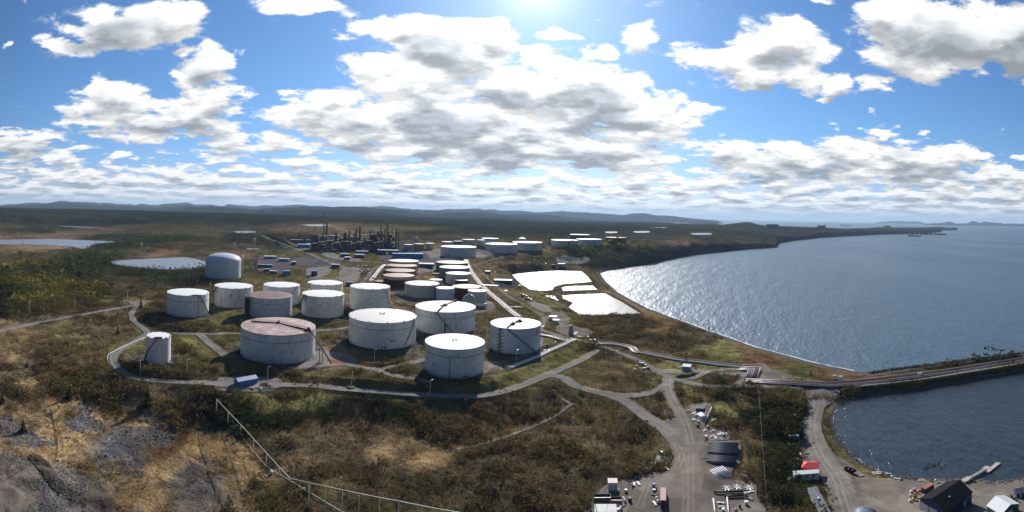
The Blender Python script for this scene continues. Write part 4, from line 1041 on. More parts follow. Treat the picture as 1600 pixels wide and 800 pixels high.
TL = {
 'A': 'blue grey cylindrical tank with a domed roof beside the far pond', 'B': 'white tank with one brown rust run, leftmost of the middle row', 'C': 'white tank with rusty corner, between the leftmost one and the pink roofed one',
 'D': 'weathered tank with pink rusted roof and scaffold tower on its left', 'E': 'clean white tank standing behind the pink roofed tank', 'Fk': 'partly hidden white tank with an orange stain on its left shoulder',
 'G': 'white tank with orange rust patches at its upper left, in front of its twin', 'H': 'largest tank, blotchy pink rusted roof crossed by a dark walkway pipe', 'I': 'small narrow white tank alone inside the left road loop', 'J': 'plain pale grey tall tank between the rusty white ones and the brown row',
 'K': 'wide white tank with dull scuffed roof and three black digits on its wall', 'L': 'wide white tank with brown pipe bridge across its cream roof', 'M': 'white tank nearest the lower road with a dark pipe down its front', 'N': 'blue white tank with long diagonal stair and red flame emblem',
 'O': 'wide grey tank with cream roof behind the pipe bridge tank', 'O2': 'small white tank tucked behind the wide grey tank', 'P': 'brown walled tank with pale upper band, nearest of the brown row', 'Q': 'red brown tank with dull red roof, second of the brown row', 'R': 'tan rusty tank, third of the brown row', 'S': 'tan rusty tank with cream roof, furthest of the brown row',
 'Lr': 'low dark red tank peeping out beside the brown tank', 'Tt': 'dark walled tank with tan roof at the head of the pipe track', 'U': 'dark grey tank with bluish white roof beside the pipe track', 'V': 'pinkish white tank in front of the dark grey one', 'Wd': 'small maroon tank with grey top wedged behind the red tank', 'X': 'dark red tank with tan roof', 'Y': 'small light blue tank left of the dark red one',
 'Zt': 'small pale tank with peeling right side beside the round sphere', 'f1': 'nearest of the far wide white tanks, standing over the pipe track', 'f2': 'middle wide white tank on the far terrace', 'f3': 'wide white far tank with dark stairs on both sides', 'f4': 'cream topped far tank with a diagonal stair on the slope', 'f5': 'pale blue far tank overlapping its cream neighbour',
 'f6': 'dark brown far tank with white top behind the pale pair', 'f7': 'rust brown tank standing alone at the edge of the wood', 'f8': 'small pinkish far tank left of the navy one', 'f9': 'small navy blue far tank', 'f10': 'beige far tank with brown roof', 'f11': 'narrow beige far tank beside the blue striped one', 'f12': 'far white tank with a blue stripe below its roof', 'f13': 'tiny domed white tank behind the far terrace',
 'r1': 'grey tank at the right foot of the refinery', 'r2': 'orange tank at the right foot of the refinery', 'r3': 'peach coloured tank right of the orange one',
}
def arc_stair(r, h, p0, p1, w=0.9, off=0.1):
    """spiral stair on a round wall from angle p0 (top) to p1 (foot); angle 0 faces the viewer, positive to the right"""
    mb = MB(); hr = MB(); n = 26; R0 = r + off; R1 = R0 + w
    pt = lambda R, a, z: (R * math.sin(a), -R * math.cos(a), z)
    for i in range(n):
        a0 = p0 + (p1 - p0) * i / n; a1 = p0 + (p1 - p0) * (i + 1) / n; z0 = h * (1 - i / n); z1 = h * (1 - (i + 1) / n)
        V = [pt(R0, a0, z0), pt(R1, a0, z0), pt(R1, a1, z1), pt(R0, a1, z1)]
        V += [(x, y, z - 0.35) for x, y, z in V]
        mb.add(V, [(0, 1, 2, 3), (7, 6, 5, 4), (0, 4, 5, 1), (1, 5, 6, 2), (2, 6, 7, 3), (3, 7, 4, 0)])
        if i % 3 == 0: hr.tube([pt(R1, a0, z0 - .2), pt(R1, a0, z0 + 1.1)], 0.05, 4)
    hr.tube([pt(R1, p0 + (p1 - p0) * i / n, h * (1 - i / n) + 1.1) for i in range(n + 1)], 0.07, 4)
    return mb, hr
def label_digits(txt, r, phi, z, size, parent, mat):
    """digits bent onto the wall"""
    cu = bpy.data.curves.new('tank_number', 'FONT'); cu.body = txt; cu.size = size; cu.align_x = 'CENTER'; cu.align_y = 'CENTER'; cu.offset = 0.03
    o = bpy.data.objects.new('t', cu); COL.objects.link(o); dg = bpy.context.evaluated_depsgraph_get()
    me = bpy.data.meshes.new_from_object(o.evaluated_get(dg)); bpy.data.objects.remove(o)
    for v in me.vertices:
        a = phi + v.co.x / r; zz = z + v.co.y; v.co = ((r + .06) * math.sin(a), -(r + .06) * math.cos(a), zz)
    me.materials.clear(); me.materials.append(mat); me.name = 'tank_number'
    q = bpy.data.objects.new('tank_number', me); COL.objects.link(q); q.parent = parent; return q
def make_tank(t):
    k, r, h, st = t['key'], t['r'], t['h'], t['st']; near = t['D'] < 620
    ws, rs = STY[st]; wm, rm = MT[ws], MR[rs]; yaw = -math.atan2(t['x'], t['y'])
    T = thing('storage_tank', TL[k], 'storage tank', (t['x'], t['y'], t['z'] - 0.05), yaw, 'storage tanks of the tank farm')
    n = 96 if near else 48
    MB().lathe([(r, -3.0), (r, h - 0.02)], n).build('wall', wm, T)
    if st == 'dome':
        f = [(r, h)] + [(r * math.cos(a) * 1.0, h + r * 0.38 * math.sin(a)) for a in np.linspace(0.08, math.pi / 2 - 0.002, 14)]
        MB().lathe(f, n).build('roof', rm, T)
        MB().lathe([(r + .02, h - .5), (r + .25, h - .45), (r + .25, h + .05), (r - .2, h + .1)], n).build('rim', MT['alu'], T)
        MB().box((r * .86, 1, h + 1.4), (4, 4, 2.2)).tube([(r * .7, 1, h + 4), (r * .95, 1, h + 2.4)], .2).build('roof_platform', M_DSTEEL, T)
        MB().tube([(r + 2.5, -2, -1), (r + 2.5, -2, h + 9)], .45, 8).build('vent_pipe', M_GALV, T)
        return T
    rise = 0.02 * r if st != 'fardome' else 0.4 * r
    MB().lathe([(r + 0.12, h), (r - .1, h + .03), (r * .5, h + rise * .6), (r * .1, h + rise), (0.01, h + rise)], n).build('roof', rm, T)
    MB().lathe([(r + .01, h - .32), (r + .16, h - .30), (r + .16, h - .01), (r + .02, h + .0)], n).build('rim', M_DSTEEL if ws in ('oldw', 'oldw2', 'greyrib') else wm, T)
    if near and k not in ('J', 'I', 'N', 'A'):
        zg = h * .72; MB().lathe([(r + .01, zg - .14), (r + .22, zg - .10), (r + .22, zg + .10), (r + .01, zg + .14)], n).build('wind_girder', M_DSTEEL if k in 'HDLKMB' else wm, T)
    if near and k in ('B', 'C', 'E', 'Fk', 'G', 'J', 'K', 'O', 'I'):
        for i in range(12):
            a = math.radians(i * 30 + 8); MB().box((r * .985 * math.sin(a), -r * .985 * math.cos(a), h + .28), (.7, .7, .6), a).build('rim_vent', M_DSTEEL, T)
    if near and k in 'BCDEGHKLMNIO':
        for a in (-1.1, 1.25): MB().cyl(((r + .1) * math.sin(a), -(r + .1) * math.cos(a), 1.3), .55, .5, 10).build('manhole', M_DSTEEL, T)
    if near:
        a = .9
        for i in range(3): b = a + i * .13; MB().tube([((r - .1) * math.sin(b), -(r - .1) * math.cos(b), 1.0), ((r + 2.6) * math.sin(b), -(r + 2.6) * math.cos(b), 1.0), ((r + 2.8) * math.sin(b), -(r + 2.8) * math.cos(b), -1.0)], .3).build('outlet_pipe', M_PIPEG, T)
    def stair(p0, p1, m=M_DSTEEL, w=.9):
        a, b = arc_stair(r, h, p0, p1, w); s = a.build('stair', m, T); b.build('handrail', m, s)
        MB().box(((r + .3) * math.sin(p0), -(r + .3) * math.cos(p0), h + .15), (3.2, 2.0, .25), p0).build('platform', m, T)
    def bridge(pix, m=M_DSTEEL, wd_=.55, platforms=()):
        P = [at_z(x, y, t['z'] + h + 1.0) for x, y in pix]
        c, s = math.cos(-yaw), math.sin(-yaw)
        Lp = [((p[0] - t['x']) * c - (p[1] - t['y']) * s, (p[0] - t['x']) * s + (p[1] - t['y']) * c, h + 1.0) for p in P]
        Lp = [tuple(np.array(q[:2]) * min(1, (r - .3) / max(1e-6, math.hypot(q[0], q[1])))) + (q[2],) for q in Lp]
        q = MB(); q.tube([(x, y, z - .25) for x, y, z in Lp], wd_, 6); br = q.build('roof_walkway', m, T)
        g = MB()
        for a, b in zip(Lp[:-1], Lp[1:]):
            L = math.hypot(b[0] - a[0], b[1] - a[1]); k_ = max(2, int(L / 3)); yw = math.atan2(b[1] - a[1], b[0] - a[0])
            for i in range(k_ + 1):
                u = i / k_; x = a[0] + (b[0] - a[0]) * u; y = a[1] + (b[1] - a[1]) * u
                for sg in (-1, 1): g.tube([(x - sg * .6 * math.sin(yw), y + sg * .6 * math.cos(yw), h + .1), (x - sg * .6 * math.sin(yw), y + sg * .6 * math.cos(yw), h + 2.1)], .06, 4)
            for sg in (-1, 1): g.tube([(a[0] - sg * .6 * math.sin(yw), a[1] + sg * .6 * math.cos(yw), h + 2.1), (b[0] - sg * .6 * math.sin(yw), b[1] + sg * .6 * math.cos(yw), h + 2.1)], .07, 4)
        g.build('handrail', m, br)
        for i, (dx, dy) in platforms:
            x, y, z = Lp[i]; MB().box((x, y, h + .9), (dx, dy, 1.2), .3).box((x + .5, y, h + 1.8), (dx * .4, dy * .5, 1.6), .1).build('roof_platform', M_RUST, T)
        return Lp
    if k == 'B':
        stair(.52, 1.3)
        MB().box((1.2 * r / r * r * .40, -r * .93 - .15, h * .5), (.35, .2, h)).build('rust_run_pipe', M_RUST, T)
        MB().box((r * .32, -r * .96, h + .45), (6.5, .8, .9), .35).build('rim_platform', M_RUST, T)
    if k in 'EJK': stair({'E': .9, 'J': .75, 'K': 1.15}[k], {'E': .2, 'J': 1.45, 'K': .62}[k], M_GALV)
    if k == 'C': MB().box((-r * .6, -r * .8 - .2, h * .36), (.22, .2, h * .7), -.6).build('wall_pipe', M_DSTEEL, T); MB().box((-r * .1, -r - .2, h * .66), (1.1, .4, 1.6)).build('wall_box', M_RUST, T)
    if k in ('G', 'Fk', 'C'):
        for a in ((-1.15, -1.0, -.87) if k == 'G' else (-1.2, -1.0)):
            MB().box(((r + .05) * math.sin(a), -(r + .05) * math.cos(a), h * .86), (2.2, .1, h * .27), a).build('rust_stain', plain('rust_stain', (.36, .22, .12), .8, dirt=(.55, .5, .42)), T)
        stair(-1.0, -2.0, M_RUST)
    if k == 'D':
        q = MB(); x0, x1, y0, y1 = -r - 2.2, -r + 2.6, -r * .75, -r * .05
        for x in np.linspace(x0, x1, 3):
            for y in np.linspace(y0, y1, 4): q.tube([(x, y, -.5), (x, y, h + 2)], .10, 4)
        for z in np.arange(1.5, h + 2, 1.9):
            q.box(((x0 + x1) / 2, (y0 + y1) / 2, z), (x1 - x0, y1 - y0, .14))
            q.tube([(x0, y0, z), (x1, y0, z + 1.9)], .07, 4).tube([(x0, y0, z + 1.9), (x0, y1, z)], .07, 4)
        q.build('scaffold', M_DSTEEL, T)
        g = MB()
        for i in range(-6, 7): L = math.sqrt(max(0, 1 - (i / 7) ** 2)) * r * .97; g.box((i * r / 7, 0, h + .55), (.14, 2 * L, .12)).box((0, i * r / 7, h + .57), (2 * L, .14, .12))
        g.build('roof_rafters', M_RUST, T)
    if k == 'H':
        Lp = bridge([(393, 501), (434.5, 504), (481, 514.5)], M_RUST, .5, [(1, (2.5, 2.5)), (2, (4, 3))])
        x, y, z = Lp[-1]; d = math.hypot(x, y); q = MB(); ux, uy = x / d, y / d
        E = [(ux * (r - .5), uy * (r - .5), h + 1), (ux * (r + 9), uy * (r + 9) - 1, h * .52), (ux * (r + 17), uy * (r + 17) - 5, 1.0)]
        q.tube(E, .45, 6); st_ = q.build('stair', M_RUST, T)
        q = MB()
        for dx in (-1.2, 1.2):
            for dy in (-1.2, 1.2): q.tube([(E[1][0] + dx, E[1][1] + dy, -.5), (E[1][0] + dx, E[1][1] + dy, h * .5)], .14, 4)
        for z in np.arange(1, h * .5, 2.2): q.box((E[1][0], E[1][1], z), (2.6, 2.6, .12))
        q.build('stair_tower', M_DSTEEL, T)
    if k == 'L':
        bridge([(711, 469.5), (694, 477), (682, 487.5)], M_RUST, .6, [(1, (6.5, 2.2)), (0, (4, 2))]); stair(-.30, .32); MB().box((.0, -r - .6, h * .25), (1.2, .9, h * .5)).build('support_leg', M_DSTEEL, T)
    if k == 'N':
        bridge([(811, 501.5), (801, 505.5), (789, 513)], M_RUST, .45, [(0, (6, 1.8)), (1, (4, 1.8))]); stair(-.32, .88, w=1.1)
        q = MB()
        for i in range(15):
            z = h * i / 15; s_ = 1 if i % 2 else -1
            q.tube([((r + .7) * math.sin(-.62 - .06 * s_), -(r + .7) * math.cos(-.62 - .06 * s_), z), ((r + .7) * math.sin(-.62 + .06 * s_), -(r + .7) * math.cos(-.62 + .06 * s_), z + h / 15)], .28, 5)
            q.box(((r + .7) * math.sin(-.62 + .07 * s_), -(r + .7) * math.cos(-.62 + .07 * s_), z + h / 15), (2.4, 1.3, .2), -.62)
        q.build('ladder_tower', M_DSTEEL, T)
        # the flame emblem: an outlined drop with an inner drop
        q = MB(); ph = .97; zc = h * .76; drop = lambda s_: [(s_ * x, s_ * z) for x, z in ((0, 3.3), (.65, 1.9), (1.15, .5), (1.3, -.8), (1.0, -1.9), (0, -2.4), (-1.0, -1.9), (-1.3, -.8), (-1.15, .5), (-.65, 1.9))]
        for s_ in (1.0, .5):
            D_ = drop(s_); n_ = len(D_); V = []
            for sc_ in (1.0, .72 if s_ == 1 else .45):
                V += [((r + .07) * math.sin(ph + x * sc_ / r), -(r + .07) * math.cos(ph + x * sc_ / r), zc + z * sc_) for x, z in D_]
            q.add(V, [(i, n_ + i, n_ + (i + 1) % n_, (i + 1) % n_) for i in range(n_)])
        q.build('flame_emblem', plain('emblem_red', (.50, .14, .12), .6), T)
    if k == 'I': stair(-.12, -1.6); MB().box((0, -r + .6, h + .5), (5.2, 1.6, 1.0)).build('rim_platform', M_RUST, T)
    if k == 'K':
        label_digits('801', r, .30, h * .30, 2.6, T, M_BLACK)
        for x, y in ((-1, 1), (.6, 0), (1.6, 2.2), (-2.4, 2)): MB().cyl((x, y, h + .5), .35, 1.3, 8).build('roof_vent', M_DSTEEL, T)
    if k == 'M':
        label_digits('802', r, -.72, h * .40, 2.2, T, plain('navy_digit', (.05, .07, .12)))
        q = MB(); P = lambda a, z: ((r + .25) * math.sin(a), -(r + .25) * math.cos(a), z)
        q.tube([P(.14, h), P(.14, h * .80), P(.02, h * .78), P(-.15, h * .77), P(-.15, 0)], .16, 5).build('wall_pipe', M_DSTEEL, T)
        for x, y in ((-.8, .5), (.6, 1.6), (1.2, -.6), (-1.6, -1.4)): MB().cyl((x, y, h + .4), .28, 1.2, 8).build('roof_vent', M_BLACK, T)
    if k == 'J': MB().box((r * .82, -r * .58 - .1, h * .36), (1.2, .1, .7), .95).build('tank_number_plate', M_DSTEEL, T)
    if st == 'farstair': stair(.4 if k == 'f4' else .75, -.1 if k == 'f4' else .2, M_DSTEEL, 1.4)
    if k == 'f3': stair(-.55, -.1 - .9 + .1, M_DSTEEL, 1.4)
    if st == 'bluestripe': MB().lathe([(r + .05, h * .55), (r + .15, h * .55), (r + .15, h * .95), (r + .05, h * .95)], 48).build('blue_band', plain('blue_band', (.07, .10, .30)), T)
    return T
for t in TG: make_tank(t)
# spherical tank and its neighbours
def sphere_tank(px, py_base, r, lab, mat):
    P = G(px, py_base); S_ = thing('spherical_tank', lab, 'spherical tank', P, face_yaw(P), 'spherical tanks')
    n = 40; zc = r + 1.6
    MB().lathe([(max(.01, r * math.cos(a)), zc + r * math.sin(a)) for a in np.linspace(-math.pi / 2, math.pi / 2, 24)], n).build('sphere', mat, S_)
    for i in range(8):
        a = i * math.pi / 4 + .2; MB().tube([(r * .96 * math.cos(a), r * .96 * math.sin(a), -.6), (r * .96 * math.cos(a), r * .96 * math.sin(a), zc)], .3, 8).build('leg', M_WHITE, S_)
    MB().box((0, 0, zc + r + .5), (3, 2, 1.0)).tube([(0, 0, zc + r + .5), (r * .7, 0, zc + r * .9), (r + .9, 0, zc)], .2, 5).build('top_platform', M_RUST, S_)
sphere_tank(733, 484, 8.1, 'grey spherical tank with a white crown walkway in front of the dark red tank', MT['greyrib'])
sphere_tank(650, 379, 7.5, 'small white sphere behind the orange tank', MT['farw'])
P = G(752, 481); V_ = thing('pressure_vessel', 'horizontal white pressure vessel on saddles beside the grey sphere', 'pressure vessel', P, face_yaw(P))
MB().lathe([(.01, -7.2), (1.2, -7), (1.9, -6), (1.9, 6), (1.2, 7), (.01, 7.2)], 20).build('shell', M_WHITE, V_).rotation_euler = (0, math.pi / 2, 0)
bpy.data.objects[V_.name]; kids(V_)[0].location = (0, 0, 3.4)
for x in (-4.5, 4.5): MB().box((x, 0, 1.0), (.8, 3.2, 3.0)).build('saddle', M_DSTEEL, V_)

# ------------------------------------------------------------------ bushes and grass as real leaves: one mesh of small faces per zone
def sample_grid(A, x, y):
    a = np.arctan2(x, y); d = np.hypot(x, y)
    return bil(A, (a - AZ[0]) / (AZ[1] - AZ[0]), np.interp(d, DD, np.arange(NR)))
def scatter_pts(n, d0, d1, a0=-66, a1=68, seed=1):
    r = np.random.default_rng(seed)
    d = np.sqrt(r.uniform(d0 * d0, d1 * d1, n)); a = np.radians(r.uniform(a0, a1, n))
    return d * np.sin(a), d * np.cos(a), r
m, T = new_mat('leaves')
lc = T.n('ShaderNodeAttribute', attribute_name='leaf').outputs['Color']
df = T.n('ShaderNodeBsdfDiffuse'); T.link(lc, df.inputs[0])
tr = T.n('ShaderNodeBsdfTranslucent'); T.link(T.v('MULTIPLY', lc, (1.25, 1.15, .7)), tr.inputs[0])
mx = T.n('ShaderNodeMixShader'); mx.inputs[0].default_value = .30; T.link(df.outputs[0], mx.inputs[1]); T.link(tr.outputs[0], mx.inputs[2])
o_ = T.n('ShaderNodeOutputMaterial'); T.link(mx.outputs[0], o_.inputs[0]); M_LEAF = m
def leaf_mesh(name, C, c, parent=None, tri=None):
    """C: (n,3,3) triangles, c: (n,3) colours"""
    n = len(C); me = bpy.data.meshes.new(name)
    me.vertices.add(3 * n); me.vertices.foreach_set('co', C.astype(np.float32).ravel())
    me.loops.add(3 * n); me.loops.foreach_set('vertex_index', np.arange(3 * n, dtype=np.int32))
    me.polygons.add(n); me.polygons.foreach_set('loop_start', np.arange(0, 3 * n, 3, dtype=np.int32))
    a = me.attributes.new('leaf', 'FLOAT_COLOR', 'POINT')
    a.data.foreach_set('color', np.repeat(np.c_[c, np.ones(n)], 3, 0).astype(np.float32).ravel())
    me.update(); me.materials.append(M_LEAF)
    o = bpy.data.objects.new(name, me); COL.objects.link(o)
    if parent: o.parent = parent
    return o
def bushes(name, label, x, y, hgt, col, r, k, wide=0.62, conic=False, leaf=.42, roundness=1.0):
    """k triangles per bush, spread through a rounded (or conical) crown"""
    n = len(x); z = ground_z(x, y)
    u = r.uniform(0, 1, (n, k)) ; ang = r.uniform(0, 2 * np.pi, (n, k)); rr = np.sqrt(r.uniform(0.12, 1, (n, k)))
    if conic: zz = u ** 1.5; rad = (1 - zz) ** .9 * rr * wide * .62 + .02
    else: zz = u; rad = np.sqrt(np.clip(1 - (zz * .95) ** 2, 0, 1)) * rr * wide
    lump = 1 + .35 * np.sin(ang * 2 + r.uniform(0, 6, (n, 1))) * (not conic)
    H = hgt[:, None]
    cx = x[:, None] + H * rad * lump * np.cos(ang); cy = y[:, None] + H * rad * lump * np.sin(ang); cz = z[:, None] + H * (zz * .92 - .05)
    Cc = np.stack([cx, cy, cz], -1).reshape(-1, 1, 3)
    s = (np.repeat(hgt, k) * leaf * r.uniform(.6, 1.25, n * k) * (0.62 if conic else 1))[:, None, None]
    v = r.normal(0, 1, (n * k, 3, 3)); v /= np.linalg.norm(v, axis=2, keepdims=True)
    v[..., 2] *= .8
    Tt = Cc + v * s * .6
    cc = 1.25 * np.repeat(col * r.uniform(.72, 1.32, (n, 1)) * np.array([1, 1, 1]) + 0 * x[:, None], k, 0) * r.uniform(.75, 1.25, (n * k, 1))
    o = leaf_mesh(name, Tt, cc); o['kind'] = 'stuff'; o['label'] = label; return o
clear = np.minimum(np.minimum(RN - .4, YD - .3), np.minimum(PADD - 4.0, lkd - 2.0))
clear = np.minimum(clear, np.where(cliff > .5, SD - 4, SD - np.where(sd2 < sd1, 3.0, 9.0)))
clear = np.where((dall < 16) & (sd2 < sd1), np.minimum(SD - 1.0, dcw - 4.2), clear)
clear = np.where((dall < 16) & (sd1 <= sd2) & (PX > 1330), -1.0, clear)
clear = np.minimum(clear, dpc - 6)
def veg_zone(name, label, n, d0, d1, seed, k, hs=1.0, wide=.75, leaf=.42, hmax=99):
    x, y, r = scatter_pts(n, d0, d1, seed=seed)
    ok = sample_grid(clear, x, y) > 0
    x, y = x[ok], y[ok]
    cv = np.stack([sample_grid(COVG[..., i], x, y) for i in range(8)], -1)
    rock = sample_grid(rk, x, y)
    cl = fbm(x, y, 11, 4, 301, .6) * .9 + fbm(x, y, 60, 3, 302) * .5
    p = cv[:, 6] * 2.0 * (0.35 + 1.3 * ss(cl, -.25, .35)) * (1 - .80 * rock)
    ok = r.uniform(0, 1, len(x)) < p
    x, y, cv, cl = x[ok], y[ok], cv[ok], cl[ok]
    hs_ = hs * np.where(r.uniform(0, 1, len(x)) < .09 * (cv[:, 7] > .85), 1.6, .78)
    h = cv[:, 7] * hs_ * r.lognormal(-.05, .35, len(x)) * (0.7 + .6 * ss(cl, -.3, .5))
    gold = r.uniform(0, 1, len(x)) < .10
    col = cv[:, 3:6] * np.where(gold[:, None], np.array([1.4, 1.25, .9]), 1.0) * (1 + .35 * fbm(x, y, 45, 3, 303))[:, None] * np.where(hs_ > hs, .85, 1.03)[:, None]
    print(name, len(x)); return bushes(name, label, x, y, np.minimum(h, hmax), col, r, k, wide, False, leaf)
veg_zone('scrub', 'brown and olive scrub covering the near slopes', 240000, 150, 330, 11, 16, 1.0)
veg_zone('scrub', 'low scrub around the tank farm and the shore', 230000, 330, 620, 12, 11, 1.15, .9, .5)
veg_zone('scrub', 'dark heath and scrub beyond the tanks', 190000, 620, 1500, 13, 7, 1.7, 1.1, .6)
veg_zone('distant_scrub', 'dark wooded moorland below the hills', 150000, 1500, 4200, 14, 4, 2.6, 1.8, .8, 9)
# woods: conical trees too many to tell apart
def wood(label, poly_px, n, h, col, seed, k=26, z=25):
    q = picks(poly_px)[:, :2]; x0, y0 = q.min(0); x1, y1 = q.max(0); r = np.random.default_rng(seed)
    x = r.uniform(x0, x1, n); y = r.uniform(y0, y1, n); ok = (poly_sd(x, y, q) < 0) & (sample_grid(clear, x, y) > 1)
    x, y = x[ok], y[ok]; ok = fbm(x, y, 60, 3, seed) + r.uniform(-.3, .3, len(x)) > -.12; x, y = x[ok], y[ok]
    c = np.where((fbm(x, y, 50, 3, seed + 3) + r.uniform(-.35, .35, len(x)) > .08)[:, None], np.array(col[0]), np.array(col[1]))
    print('wood', len(x)); bushes('wood', label, x, y, h * r.uniform(.55, 1.25, len(x)), c, r, k, .42, True, .26)
gold, spr = (.090, .085, .030), (.030, .038, .021)
r_ = 0
wood('golden larches and dark spruces on the left plain', [(-60,498),(-60,430),(20,424),(90,434),(140,446),(172,455),(160,464),(120,472),(90,486),(40,500)], 6500, 8.5, (gold, spr), 21)
wood('dark spruce wood in front of the bright pond', [(165,424),(190,419),(250,424),(330,420),(335,430),(250,432),(190,432)], 1400, 7, (spr, spr), 22)
wood('spruce wood on the plain behind the larches', [(-60,428),(60,398),(150,398),(172,406),(170,420),(150,432),(90,432),(20,424)], 4200, 8, (spr, (.05,.055,.022)), 23, 14)
wood('spruces on the low hill beyond the blue lake', [(110,374),(170,364),(260,354),(330,360),(360,372),(300,382),(200,384),(160,390),(130,392),(120,384)], 8000, 9, ((.06,.06,.026), spr), 24, 9)
wood('spruce wood above the sea cliff', [(868,400),(930,388),(1000,392),(1060,386),(1100,378),(1130,384),(1060,397),(1010,408),(960,416),(930,418),(905,408)], 9000, 9, (spr, (.07,.06,.022)), 25, 10)
wood('dark alders on the steep slope beside the right road', [(1225,618),(1252,622),(1256,650),(1244,680),(1240,712),(1262,745),(1285,790),(1270,860),(1215,800),(1195,740),(1190,690),(1185,660)], 900, 4.6, (spr, (.040,.048,.020)), 26, 60)
wood('dark bushes on the bank below the perimeter road', [(345,632),(420,634),(520,632),(640,636),(700,640),(640,656),(540,656),(450,664),(380,668),(350,655)], 1500, 2.6, (spr, (.04,.045,.022)), 27, 40)
# loose stones on the bare scree
x, y, r = scatter_pts(90000, 150, 330, -66, -32, seed=77)
ok = (sample_grid(rk, x, y) > .25) & (r.uniform(0, 1, len(x)) < .55); x, y = x[ok], y[ok]; n = len(x); print('stones', n)
s_ = r.lognormal(-1.5, .5, n)[:, None, None, None]
T8 = np.array([[(1,0,0),(0,1,0),(0,0,1)],[(0,1,0),(-1,0,0),(0,0,1)],[(-1,0,0),(0,-1,0),(0,0,1)],[(0,-1,0),(1,0,0),(0,0,1)]], float)
jit = r.normal(1, .25, (n, 1, 1, 3)); ang = r.uniform(0, 6.3, n)
Q = T8[None] * jit; ca_, sa_ = np.cos(ang)[:, None, None], np.sin(ang)[:, None, None]
Q = np.stack([Q[..., 0] * ca_ - Q[..., 1] * sa_, Q[..., 0] * sa_ + Q[..., 1] * ca_, Q[..., 2] * .8], -1) * s_
Q = Q + np.stack([x, y, ground_z(x, y) - .03], -1)[:, None, None, :]
o = leaf_mesh('loose_stones', Q.reshape(-1, 3, 3), np.repeat(np.array([.19,.188,.20]) * r.uniform(.45, 1.7, (n, 1)), 4, 0)); o['kind'] = 'stuff'; o['label'] = 'loose grey stones on the bare scree of the near left ground'
# ------------------------------------------------------------------ haze
m, T = new_mat('haze'); v = T.n('ShaderNodeVolumePrincipled'); v.inputs['Color'].default_value = (.50, .72, 1, 1); v.inputs['Density'].default_value = 3.1e-5; v.inputs['Anisotropy'].default_value = 0.15
o_ = T.n('ShaderNodeOutputMaterial'); T.link(v.outputs[0], o_.inputs['Volume'])
hz = MB().box((0, 20000, 335), (100000, 60000 + 0, 690)).build('haze', m); hz['kind'] = 'stuff'; hz['label'] = 'thin blue haze over the distance'

# ------------------------------------------------------------------ generic small builders
def gable(name, label, cat, P, yaw, L, Wd, hw, hr, wallm, roofm_, over=.35, doors=(), windows=(), group=None, z0=0.0):
    """gabled building, ridge along local X; doors / windows: (side, offset, width, height, sill, material, part name)"""
    B = thing(name, label, cat, P, yaw, group)
    a, b = L / 2, Wd / 2
    MB().add([(-a,-b,-1),(a,-b,-1),(a,b,-1),(-a,b,-1),(-a,-b,hw),(a,-b,hw),(a,b,hw),(-a,b,hw),(-a,0,hr-.05),(a,0,hr-.05)],
             [(0,1,5,4),(2,3,7,6),(3,0,4,8,7),(1,2,6,9,5),(3,2,1,0)]).build('wall', wallm, B)
    t = .16; k = (hr - hw) / b; ao, bo = a + over, b + over; zo = hr - k * bo
    V = []
    for x in (-ao, ao):
        V += [(x,-bo,zo+.02),(x,0,hr+.02),(x,bo,zo+.02),(x,bo,zo+.02+t),(x,0,hr+.02+t),(x,-bo,zo+.02+t)]
    Fc = [(0,1,4,5)[::-1],(1,2,3,4)[::-1],(6,7,10,11),(7,8,9,10),(5,4,10,11)[::-1],(4,3,9,10)[::-1],(0,6,7,1)[::-1],(1,7,8,2)[::-1],(0,5,11,6)[::-1],(2,8,9,3)[::-1]]
    MB().add(V, Fc).build('roof', roofm_, B)
    for sd_, off, w, h, sill, mt, pn in list(doors) + list(windows):
        q = MB()
        if sd_ == 'S': q.box((off, -b - .03, sill + h / 2), (w, .12, h))
        elif sd_ == 'N': q.box((off, b + .03, sill + h / 2), (w, .12, h))
        elif sd_ == 'W': q.box((-a - .03, off, sill + h / 2), (.12, w, h))
        else: q.box((a + .03, off, sill + h / 2), (.12, w, h))
        q.build(pn, mt, B)
    return B
def shed(name, label, cat, P, yaw, L, Wd, h, wallm, roofm_, tilt=0.0, group=None, over=.2, doors=(), windows=()):
    B = thing(name, label, cat, P, yaw, group)
    MB().box((0, 0, h / 2 - .5), (L, Wd, h + 1.0)).build('wall', wallm, B)
    MB().box((0, 0, h + .12 + .0), (L + 2 * over, Wd + 2 * over, .2), 0, tilt).build('roof', roofm_, B)
    for sd_, off, w, hh, sill, mt, pn in list(doors) + list(windows):
        q = MB()
        if sd_ == 'S': q.box((off, -Wd / 2 - .03, sill + hh / 2), (w, .1, hh))
        elif sd_ == 'W': q.box((-L / 2 - .03, off, sill + hh / 2), (.1, w, hh))
        else: q.box((L / 2 + .03, off, sill + hh / 2), (.1, w, hh))
        q.build(pn, mt, B)
    return B
def container(label, P, yaw, L, mat, topm, group='shipping containers', cat='container'):
    B = thing('shipping_container', label, cat, P, yaw, group)
    MB().box((0, 0, 1.33), (L, 2.44, 2.5)).build('body', mat, B)
    MB().box((0, 0, 2.63), (L + .02, 2.46, .10)).build('roof', topm, B)
    for s_ in (-1, 1):
        MB().box((L / 2 + .04, s_ * .6, 1.33), (.07, 1.14, 2.3)).build('door', mat, B)
        for t_ in (-1, 1): MB().box((s_ * (L / 2 - .05), t_ * 1.2, 1.3), (.18, .18, 2.62)).build('corner_post', topm, B)
    return B
def two(pa, pb, z):
    a = at_z(pa[0], pa[1], z); b = at_z(pb[0], pb[1], z); return a, b
def on(px, py, dz=0.0):
    P = pick(px, py); return np.array([P[0], P[1], P[2] + dz])
def vy(P, deg): return face_yaw(P) + math.radians(deg)
